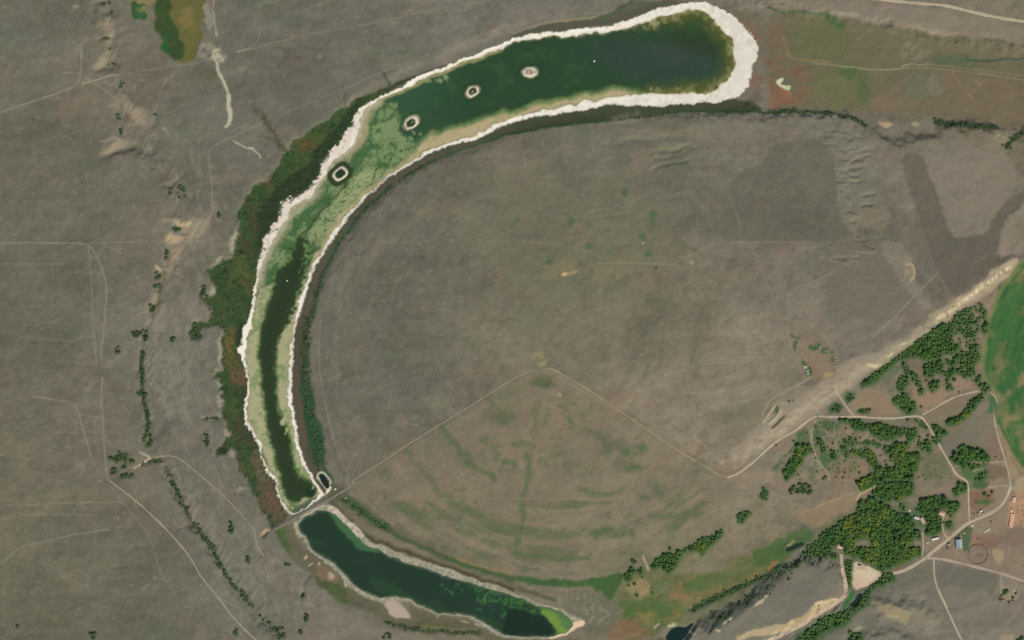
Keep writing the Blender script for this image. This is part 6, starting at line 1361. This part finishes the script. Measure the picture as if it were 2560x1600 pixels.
NT = 290
for i, (x, y, r, lab, grp) in enumerate(TREES[:NT]):
    copy_tree(TREE_ME, x, y, r, "cottonwood_tree", lab, "tree", grp, i)
for i, (x, y, r, lab, grp) in enumerate(YEL[:220]):
    copy_tree(YEL_ME, x, y, r, "yellowing_tree", lab, "tree", grp, i)
NB = 290
for i, (x, y, r, lab, grp) in enumerate(BUSH[:NB]):
    o = bpy.data.objects.new("bush", BUSH_ME[i % len(BUSH_ME)])
    o.location = (wx(x), wy(y), hz(x, y)); o.scale = (r, r, r * random.uniform(.8, 1.2)); o.rotation_euler = (0, 0, random.uniform(0, 6.28))
    COL.objects.link(o); tag(o, lab, "bush", grp)
mass("woodland", TREES[NT:], LOW, M_LEAF, "smaller dark green trees filling the farm woods", "trees")
mass("woodland", YEL[220:], LOW, M_YEL, "smaller yellow green trees filling the farm woods", "trees")
mass("scrub", BUSH[NB:], LOWB, M_BUSH, "small bushes in gullies and along banks, those in the reeds added for shadow", "bushes")
print("TREES", len(TREES), len(YEL), len(BUSH))
# ------------------------------------------------------------------ farm buildings and things
def mesh_from(name, V, Fc, mat, parent=None, smooth=False):
    me = bpy.data.meshes.new(name); me.from_pydata([tuple(map(float, v)) for v in V], [], Fc); me.update()
    me.materials.append(mat)
    if smooth:
        me.polygons.foreach_set("use_smooth", [True] * len(me.polygons))
    o = bpy.data.objects.new(name, me); COL.objects.link(o)
    if parent: o.parent = parent
    return o

def boxv(x0, x1, y0, y1, z0, z1):
    return [(x0,y0,z0),(x1,y0,z0),(x1,y1,z0),(x0,y1,z0),(x0,y0,z1),(x1,y0,z1),(x1,y1,z1),(x0,y1,z1)]
BOXF = [(3,2,1,0),(4,5,6,7),(0,1,5,4),(1,2,6,5),(2,3,7,6),(3,0,4,7)]
def box(name, x0, x1, y0, y1, z0, z1, mat, parent=None):
    return mesh_from(name, boxv(x0, x1, y0, y1, z0, z1), BOXF, mat, parent)

def root(name, px, py, rot, label, cat, group=None, dz=0.0):
    o = bpy.data.objects.new(name, None); o.empty_display_size = 1
    o.location = (wx(px), wy(py), hz(px, py) + dz); o.rotation_euler = (0, 0, math.radians(rot))
    COL.objects.link(o); return tag(o, label, cat, group)

M_WHITE = plain("white_paint", (226, 224, 216), .6); M_CREAM = plain("cream_siding", (196, 186, 166), .8)
M_STEEL = plain("grey_steel_roof", (150, 162, 166), .45, .4, .05); M_PINK = plain("faded_red_roof", (206, 160, 140), .85, .2, .1)
M_GLASS = plain("window_glass", (46, 54, 60), .1, .5, .02); M_DOOR = plain("door_paint", (110, 86, 66), .7); M_DARK = plain("dark_paint", (40, 44, 50), .4, .4)
M_TYRE = plain("tyre_rubber", (26, 26, 26), .9, .1); M_WOOD = plain("weathered_wood", (120, 108, 92), .9, .1, .15); M_HAY = plain("straw", (214, 176, 146), .95, .05, .12, 2.0)
M_SCRAP = plain("pale_scrap", (176, 166, 142), .8, .2, .2, 1.5); M_RUST = plain("rusty_steel", (120, 84, 62), .8, .2, .2); M_ROCK = plain("white_rock", (222, 220, 208), .9, .1, .06)

def slope(name, pts, t, mat, parent):
    n = Vector(pts[1]) - Vector(pts[0]); m = Vector(pts[3]) - Vector(pts[0]); u = n.cross(m).normalized() * t
    V = [Vector(p) for p in pts] + [Vector(p) + u for p in pts]
    return mesh_from(name, V, [(3,2,1,0),(4,5,6,7),(0,1,5,4),(1,2,6,5),(2,3,7,6),(3,0,4,7)], mat, parent)

def house(name, px, py, w, l, h, rise, rot, label, cat, wm, rm, doors=1, wins=2, big_door=False, chimney=False, ov=.5):
    r = root(name, px, py, rot, label, cat)
    a, b = w / 2, l / 2
    V = [(-a,-b,-.5),(a,-b,-.5),(a,b,-.5),(-a,b,-.5),(-a,-b,h),(a,-b,h),(a,b,h),(-a,b,h),(0,-b,h+rise),(0,b,h+rise)]
    mesh_from("wall", V, [(0,1,5,8,4),(2,3,7,9,6),(1,2,6,5),(3,0,4,7),(3,2,1,0)], wm, r)
    k = rise / a
    ro = slope("roof", [(-a-ov,-b-ov,h-k*ov+.05),(0,-b-ov,h+rise+.05),(0,b+ov,h+rise+.05),(-a-ov,b+ov,h-k*ov+.05)], .18, rm, r)
    slope("roof", [(0,-b-ov,h+rise+.05),(a+ov,-b-ov,h-k*ov+.05),(a+ov,b+ov,h-k*ov+.05),(0,b+ov,h+rise+.05)], .18, rm, r)
    box("ridge_cap", -.35, .35, -b-ov-.05, b+ov+.05, h+rise+.2, h+rise+.32, rm, ro)
    if chimney:
        box("chimney", a*.3, a*.3+.9, b*.2, b*.2+.9, h+rise*.3, h+rise+1.1, M_RUST, ro)
    if big_door:
        d = box("door", -2.6, 2.6, -b-.12, -b+.05, -.4, h*.85, M_DOOR, r); box("handle", 2.0, 2.2, -b-.2, -b-.12, 1.1, 1.5, M_DARK, d)
    else:
        for i in range(doors):
            d = box("door", -.5+i*2.4, .5+i*2.4, -b-.1, -b+.05, -.3, 2.0, M_DOOR, r); box("handle", .3+i*2.4, .42+i*2.4, -b-.16, -b-.1, .9, 1.05, M_DARK, d)
    for i in range(wins):
        y = -b + l * (i + 1) / (wins + 1)
        for s in (-1, 1):
            wdw = box("window", s*a-.08, s*a+.08, y-.7, y+.7, 1.0, 2.1, M_WHITE, r)
            box("pane", s*a-.11, s*a+.11, y-.58, y+.58, 1.12, 1.98, M_GLASS, wdw)
    return r

q1 = lambda x, y: Q(2240,1200,320,[(x, y)])[0]
house("barn", *q1(1178,1200), 14, 21, 5, 2.6, 4, "grey metal roofed barn beside the farmyard road", "barn", M_WHITE, M_STEEL, wins=3, big_door=True)
house("farmhouse", *q1(862,625), 9.5, 13, 3.2, 2.4, 68, "pink roofed farmhouse among the dark trees", "house", M_CREAM, M_PINK, chimney=True)
house("farmhouse", *Q(1960,1200,320,[(1050,1248)])[0], 9.5, 12.5, 3.0, 2.2, 80, "small pink roofed house above the dried pond", "house", M_CREAM, M_PINK, chimney=True)
house("cottage", *q1(385,712), 6.0, 12, 3.0, 1.8, 74, "pale roofed cottage in the trees west of the farmhouse", "house", M_WHITE, plain("pale_roof", (190,190,182), .7))
house("shed", *q1(495,765), 7, 15, 2.8, 1.4, 28, "pinkish tan shed beside the pale cottage", "shed", M_WOOD, plain("tan_roof", (190,158,138), .9), wins=1)
house("shed", *q1(2210,370), 8, 12, 2.8, 1.4, -18, "pale pinkish shed north of the straw stack", "shed", M_WOOD, plain("dusty_roof", (196,172,152), .9), wins=1)

def wheel(parent, x, y, z, r, wd):
    V, Fc = [], []; n = 12
    for s in (-wd / 2, wd / 2):
        for k in range(n):
            t = 6.2832 * k / n; V.append((x + r * math.cos(t), y + s, z + r * math.sin(t)))
    Fc = [(k, (k + 1) % n, n + (k + 1) % n, n + k) for k in range(n)] + [tuple(range(n - 1, -1, -1)), tuple(range(n, 2 * n))]
    t = mesh_from("wheel", V, Fc, M_TYRE, parent)
    for s in (-1, 1):
        rv = [(x + r * .55 * math.cos(6.2832 * k / n), y + s * (wd / 2 + .01), z + r * .55 * math.sin(6.2832 * k / n)) for k in range(n)]
        mesh_from("rim", rv, [tuple(range(n))], M_STEEL, t)

def vehicle(px, py, rot, mat, label, l=5.4, w=2.0, pickup=True):
    r = root("pickup_truck" if pickup else "parked_car", px, py, rot, label, "truck" if pickup else "car", "vehicles parked by the farm road", dz=.1)
    prof = [(-l/2,.45),(-l/2,1.0),(-l*.08,1.05),(l*.3,1.02),(l/2-.1,.92),(l/2,.5)]
    if not pickup: prof = [(-l/2,.4),(-l/2,.95),(-l*.3,1.0),(l*.25,1.0),(l/2-.1,.88),(l/2,.45)]
    V = [(x, -w/2, z) for x, z in prof] + [(x, w/2, z) for x, z in prof]; n = len(prof)
    Fc = [(i, i+1, n+i+1, n+i) for i in range(n-1)] + [(n-1, 0, n, 2*n-1), tuple(range(n-1,-1,-1)), tuple(range(n, 2*n))]
    b = mesh_from("body", V, Fc, mat, r)
    c0, c1 = (-l*.08, l*.26) if pickup else (-l*.32, l*.2)
    V = [(c0,-w*.46,1.0),(c1,-w*.46,1.0),(c1,w*.46,1.0),(c0,w*.46,1.0),(c0+.25,-w*.38,1.7),(c1-.55,-w*.38,1.7),(c1-.55,w*.38,1.7),(c0+.25,w*.38,1.7)]
    cab = mesh_from("cab", V, BOXF, mat, r)
    mesh_from("windscreen", [(c1+.02,-w*.42,1.05),(c1+.02,w*.42,1.05),(c1-.5,w*.36,1.66),(c1-.5,-w*.36,1.66)], [(0,1,2,3)], M_GLASS, cab)
    if pickup: box("load_bed", -l/2+.15, -l*.1, -w/2+.15, w/2-.15, 1.02, 1.06, M_DARK, r)
    for s in (-1, 1):
        box("headlight", l/2-.1, l/2+.03, s*w*.36-.16, s*w*.36+.16, .66, .84, M_WHITE, r)
        for x in (-l*.3, l*.31): wheel(r, x, s*(w/2-.1), .4, .4, .26)
    return r

def trailer(px, py, rot, l, w, h, label, group=None):
    r = root("trailer", px, py, rot, label, "trailer", group, dz=.1)
    a, b = l / 2, w / 2
    V = [(-a,-b,.6),(a-.6,-b,.6),(a,-b,1.1),(a,-b,h-.2),(a-.3,-b,h),(-a,-b,h)]
    V += [(x, -y, z) for x, y, z in V]
    Fc = [(i, (i+1) % 6, 6 + (i+1) % 6, 6 + i) for i in range(6)] + [(5,4,3,2,1,0), (6,7,8,9,10,11)]
    bd = mesh_from("body", V, Fc, M_WHITE, r)
    box("vent", -.4, .4, -.4, .4, h, h+.25, M_STEEL, bd)
    d = box("door", a*.2, a*.2+.8, -b-.05, -b, .7, h-.5, M_CREAM, r); box("handle", a*.2+.6, a*.2+.68, -b-.1, -b-.05, 1.5, 1.65, M_DARK, d)
    for i in range(2): box("window", -a*.7+i*a*.5, -a*.7+i*a*.5+1.2, -b-.04, -b+.01, 1.5, 2.2, M_GLASS, r)
    mesh_from("drawbar", boxv(a-.3, a+1.3, -.08, .08, .45, .6), BOXF, M_DARK, r)
    for s in (-1, 1):
        for x in (-.5, .5): wheel(r, x, s*(b-.15), .38, .38, .25)
    return r
trailer(*q1(730,1108), 14, 17, 4.2, 3.2, "long white trailer home beside the farm driveway")
trailer(*q1(588,1180), 30, 4.4, 2.2, 2.4, "small white trailer near the long trailer home")
trailer(*q1(1600,585), 24, 8.5, 2.8, 3.0, "white stock trailer in the row of parked vehicles")
trailer(*q1(800,578), 60, 4.6, 2.3, 2.5, "small white camper beside the pink farmhouse roof")
vehicle(*q1(1530,615), 80, M_DARK, "dark pickup at the west end of the parked vehicles")
vehicle(*q1(1640,598), 70, M_DARK, "dark pickup at the east end of the parked vehicles")
vehicle(*q1(1575,640), 24, M_WHITE, "white car parked south of the stock trailer", pickup=False, l=4.6)
vehicle(*q1(1460,632), 20, M_RUST, "brown car parked apart from the other vehicles", pickup=False, l=4.4)
vehicle(*q1(880,735), 80, M_WHITE, "white pickup on the farmhouse driveway")
vehicle(*q1(1180,1052), 60, M_DARK, "dark pickup by the north end of the barn")
vehicle(*q1(1000,1215), 10, M_WHITE, "white car parked west of the barn", pickup=False, l=4.4)

# straw stack of square bales, each bale a part
st = root("straw_stack", *q1(2175,760), -7, "long pale pinkish straw stack in the farmyard", "straw stack")
bale_me = None
def bale(parent, x, y, z, sx, sy, sz):
    global bale_me
    if bale_me is None:
        V = [(i*.5, j*.5, k*.5) for i in (-.94, .94) for j in (-.94, .94) for k in (-1, 1)] + [(i*.5, j*.5, k*.5) for i in (-1, 1) for j in (-1, 1) for k in (-.9, .9)]
        Vb = [(-.5,-.47,-.5),(.5,-.47,-.5),(.5,.47,-.5),(-.5,.47,-.5),(-.5,-.5,.42),(.5,-.5,.42),(.5,.5,.42),(-.5,.5,.42),(-.46,-.44,.5),(.46,-.44,.5),(.46,.44,.5),(-.46,.44,.5)]
        bale_me = bpy.data.meshes.new("bale")
        bale_me.from_pydata(Vb, [], [(3,2,1,0),(0,1,5,4),(1,2,6,5),(2,3,7,6),(3,0,4,7),(4,5,9,8),(5,6,10,9),(6,7,11,10),(7,4,8,11),(8,9,10,11)])
        bale_me.materials.append(M_HAY)
    o = bpy.data.objects.new("bale", bale_me); o.parent = parent; o.location = (x, y, z); o.scale = (sx, sy, sz); o.rotation_euler = (0, 0, random.uniform(-.03, .03)); COL.objects.link(o)
for lay_ in range(2):
    for i in range(4):
        for j in range(15):
            if lay_ and random.random() < .06: continue
            bale(st, (i - 1.5) * 2.5, (j - 7) * 2.25, .8 + 1.65 * lay_ + random.uniform(-.05, .05), 2.4, 2.15, 1.6)
st2 = root("straw_stack", *q1(2165,585), -7, "short pinkish straw stack north of the long one", "straw stack")
for i in range(3):
    for j in range(3): bale(st2, (i - 1) * 2.5, (j - 1) * 2.25, .8, 2.4, 2.15, 1.6)

# round pen and stock tanks
pen = root("round_pen", 2443.7, 1385, 0, "large round fenced pen east of the barn", "pen")
post_me = None
for k in range(40):
    t = 6.2832 * k / 40
    if post_me is None:
        p = mesh_from("post", [(x * .16, y * .16, z) for z in (-.5, 1.9) for x, y in ((-1,-1),(1,-1),(1,1),(-1,1))], [(3,2,1,0),(4,5,6,7),(0,1,5,4),(1,2,6,5),(2,3,7,6),(3,0,4,7)], M_WOOD, pen); post_me = p.data
    else:
        p = bpy.data.objects.new("post", post_me); p.parent = pen; COL.objects.link(p)
    p.location = (24.5 * math.cos(t), 24.5 * math.sin(t), hz(2443.7 + 24.5 * math.cos(t), 1385 - 24.5 * math.sin(t)) - pen.location.z)
for z in (.6, 1.1, 1.65):
    V, Fc = [], []; n = 80
    for k in range(n):
        t = 6.2832 * k / n; zz = hz(2443.7 + 24.5 * math.cos(t), 1385 - 24.5 * math.sin(t)) - pen.location.z + z
        for rr_, dz in ((24.35, 0), (24.65, 0), (24.65, .18), (24.35, .18)): V.append((rr_ * math.cos(t), rr_ * math.sin(t), zz + dz))
    for k in range(n):
        a, b = 4 * k, 4 * ((k + 1) % n)
        Fc += [(a + i, a + (i + 1) % 4, b + (i + 1) % 4, b + i) for i in range(4)]
    mesh_from("rail", V, Fc, M_WOOD, pen)

def tank(px, py, r, label):
    o = root("stock_tank", px, py, 0, label, "tank")
    n = 24; V, Fc = [], []
    for rr_, z in ((r, -.3), (r, 1.4), (r * .88, 1.4), (r * .88, 1.05)):
        for k in range(n): V.append((rr_ * math.cos(6.2832 * k / n), rr_ * math.sin(6.2832 * k / n), z))
    for ring_ in range(3):
        for k in range(n): Fc.append((ring_ * n + k, ring_ * n + (k + 1) % n, (ring_ + 1) * n + (k + 1) % n, (ring_ + 1) * n + k))
    mesh_from("shell", V, Fc, M_STEEL, o)
    mesh_from("water", [(r * .9 * math.cos(6.2832 * k / n), r * .9 * math.sin(6.2832 * k / n), 1.1) for k in range(n)], [tuple(range(n))], M_CREAM, o)
tank(*q1(1432,862), 3.4, "round pale stock tank beside the farm road")
tank(*q1(255,578), 3.0, "round pale tank in the trees west of the farmhouse")

# pieces of scrap and machinery
def rock_mesh(seed, flat=.6):
    r_ = random.Random(seed); V, Fc = [], []; n, m = 8, 4
    V.append((0, 0, flat))
    for j in range(1, m + 1):
        for k in range(n):
            p = 1.75 * j / m; rr_ = math.sin(min(p, 1.57)) * r_.uniform(.85, 1.15) + (.05 if p > 1.57 else 0); V.append((rr_ * math.cos(6.2832 * k / n), rr_ * math.sin(6.2832 * k / n), flat * math.cos(p) * r_.uniform(.9, 1.1)))
    for k in range(n): Fc.append((0, 1 + k, 1 + (k + 1) % n))
    for j in range(m - 1):
        for k in range(n): Fc.append((1 + j*n + k, 1 + (j+1)*n + k, 1 + (j+1)*n + (k+1) % n, 1 + j*n + (k+1) % n))
    me = bpy.data.meshes.new("rock"); me.from_pydata(V, [], Fc); return me
def rock(px, py, r, label, z=None, seed=1, mat=M_ROCK, group=None):
    me = rock_mesh(seed); me.materials.append(mat)
    o = bpy.data.objects.new("boulder", me); o.location = (wx(px), wy(py), hz(px, py) if z is None else z); o.scale = (r, r, r); COL.objects.link(o)
    return tag(o, label, "rock", group)
rock(*T(2,0,[(778,578)])[0], 2.3, "small white rock alone in the dark green water", z=-.2, seed=2)
rock(*T(1,1,[(295,1140)])[0], 1.9, "small white rock in the narrow dark arm of the lake", z=-.2, seed=3)
rock(*Q(660,1160,240,[(1800,632)])[0], 2.3, "white rock on the grass north of the dam", seed=4)
rock(*Q(660,1160,240,[(2062,858)])[0], 1.9, "white rock on the grass south of the dam", seed=5)
rock(*T(2,1,[(1237,782)])[0], 2.4, "pale stone on the open hay ground", seed=6, mat=M_SCRAP)

def implement(px, py, l, w, rot, mat, label, group):
    o = root("farm_implement", px, py, rot, label, "implement", group)
    fr = box("frame", -l/2, l/2, -w/2, -w/2+.35, .6, .95, mat, o)
    box("frame", -l/2, l/2, w/2-.35, w/2, .6, .95, mat, o)
    for i in range(5):
        x = -l/2 + l * (i + .5) / 5; box("crossbar", x-.35, x+.35, -w/2+.35, w/2-.35, .5, 1.0, mat, o)
    mesh_from("drawbar", [(l/2,-.5,.6),(l/2,.5,.6),(l/2+1.8,.08,.6),(l/2+1.8,-.08,.6),(l/2,-.5,.85),(l/2,.5,.85),(l/2+1.8,.08,.85),(l/2+1.8,-.08,.85)], BOXF, mat, o)
    for s in (-1, 1): wheel(o, 0, s * (w / 2 + .2), .5, .5, .35)
qy = lambda x, y: Q(1880,820,240,[(x, y)])[0]
GI = "implements in the west row of the fenced yard"
for x, y, l, rot in [(1205,525,9,-4),(1190,575,9,-6),(1215,612,8,-10),(1245,650,8,-14),(1260,685,9,14),(1290,718,10,14),(1305,760,9,14),(1130,405,10,6),(1150,350,8,16),(1150,310,7,18)]:
    implement(*qy(x, y), l, 2.4, rot, M_SCRAP, "pale narrow implement in the west row of the fenced yard", GI)
GJ = "implements on the east side of the fenced yard"
for x, y, l, rot in [(1880,575,6,60),(1835,580,6,64),(1930,590,6,60),(2060,720,9,0),(2060,755,9,0),(2080,815,8,0),(2030,880,7,4),(2050,970,6,30),(1910,635,5,10)]:
    implement(*qy(x, y), l, 2.3, rot, M_SCRAP, "pale implement on the east side of the fenced yard", GJ)
for x, y, l, rot in [(1325,968,8,0),(1325,1000,7,0),(1390,1085,5,90),(1390,1160,5,20)]:
    implement(*qy(x, y), l, 2.4, rot, M_WHITE, "white implement in the green south corner of the fenced yard", "implements in the south corner of the fenced yard")
for x, y, l, rot in [(1520,400,7,80),(1600,420,7,80),(1680,460,7,50)]:
    implement(*qy(x, y), l, 2.2, rot, M_STEEL, "grey implement on the weedy north side of the fenced yard", "implements on the north side of the fenced yard")
for x, y, l, rot in [(1665,980,5,40),(1695,960,5,60),(1725,945,4.5,40),(1750,935,4.5,75),(1278,1002,5,5)]:
    implement(*q1(x, y), l, 1.9, rot, M_WHITE, "white implement in the row east of the barn", "white implements by the farmyard")
q2 = lambda x, y: Q(2240,1400,320,[(x, y)])[0]
for x, y, l, rot, m in [(1990,590,7,120,M_SCRAP),(2230,580,7,40,M_WHITE),(2160,560,5,30,M_SCRAP),(2185,700,6,95,M_DARK),(2190,760,8,0,M_DARK),(2010,738,10,0,M_RUST),(2100,790,6,40,M_SCRAP),(2250,640,6,110,M_DARK),(1960,530,5,130,M_SCRAP)]:
    implement(*q2(x, y), l, 2.6, rot, m, {M_SCRAP: "pale scrap implement", M_WHITE: "white implement", M_DARK: "dark implement", M_RUST: "long rusty implement"}[m] + " in the scrap yard south of the east road", "implements in the scrap yard")
implement(*Q(1840,960,224,[(1415,462)])[0], 6, 2.4, -35, M_RUST, "brown implement on the grass north of the trenches", "implements near the trenches")
implement(*Q(1840,960,224,[(1520,440)])[0], 5, 2.2, -60, M_RUST, "brown implement on the grass north of the trenches", "implements near the trenches")

# lattice mast beside the lane
def mast(px, py, h, label):
    o = root("windmill_tower", px, py, 0, label, "tower")
    for i in range(4):
        a = math.pi / 4 + i * math.pi / 2; x, y = 1.5 * math.cos(a), 1.5 * math.sin(a); s = .09
        V = [(x + u, y + v, -.4) for u, v in ((-s,-s),(s,-s),(s,s),(-s,s))] + [(x * .12 + u, y * .12 + v, h) for u, v in ((-s,-s),(s,-s),(s,s),(-s,s))]
        mesh_from("leg", V, BOXF, M_DARK, o)
    for k in range(5):
        z = h * (k + 1) / 6; r = 1.06 * (1.5 + (.18 - 1.5) * z / h)
        box("brace", -r * .72, r * .72, -r * .72, -r * .72 + .08, z, z + .12, M_DARK, o); box("brace", -r * .72, r * .72, r * .72 - .08, r * .72, z, z + .12, M_DARK, o)
    hub = box("rotor_hub", -.25, .25, -1.0, .9, h, h + .45, M_STEEL, o)
    for k in range(12):
        t = 6.2832 * k / 12; V = [(math.cos(t + d) * rr_, -1.0 + e, h + .22 + math.sin(t + d) * rr_) for rr_, d, e in ((.3, -.08, 0), (1.5, -.13, .1), (1.5, .13, -.1), (.3, .08, 0))]
        mesh_from("blade", V, [(0, 1, 2, 3), (3, 2, 1, 0)], M_STEEL, hub)
    mesh_from("tail_vane", [(-.03, .9, h + .1), (-.03, 2.6, h - .2), (-.03, 2.6, h + .8), (-.03, .9, h + .35), (.03, .9, h + .1), (.03, 2.6, h - .2), (.03, 2.6, h + .8), (.03, .9, h + .35)], [(3,2,1,0),(4,5,6,7),(0,1,5,4),(1,2,6,5),(2,3,7,6),(3,0,4,7)], M_STEEL, o)
mast(*Q(1940,980,320,[(805,530)])[0], 13, "thin lattice tower beside the bend of the farm lane")
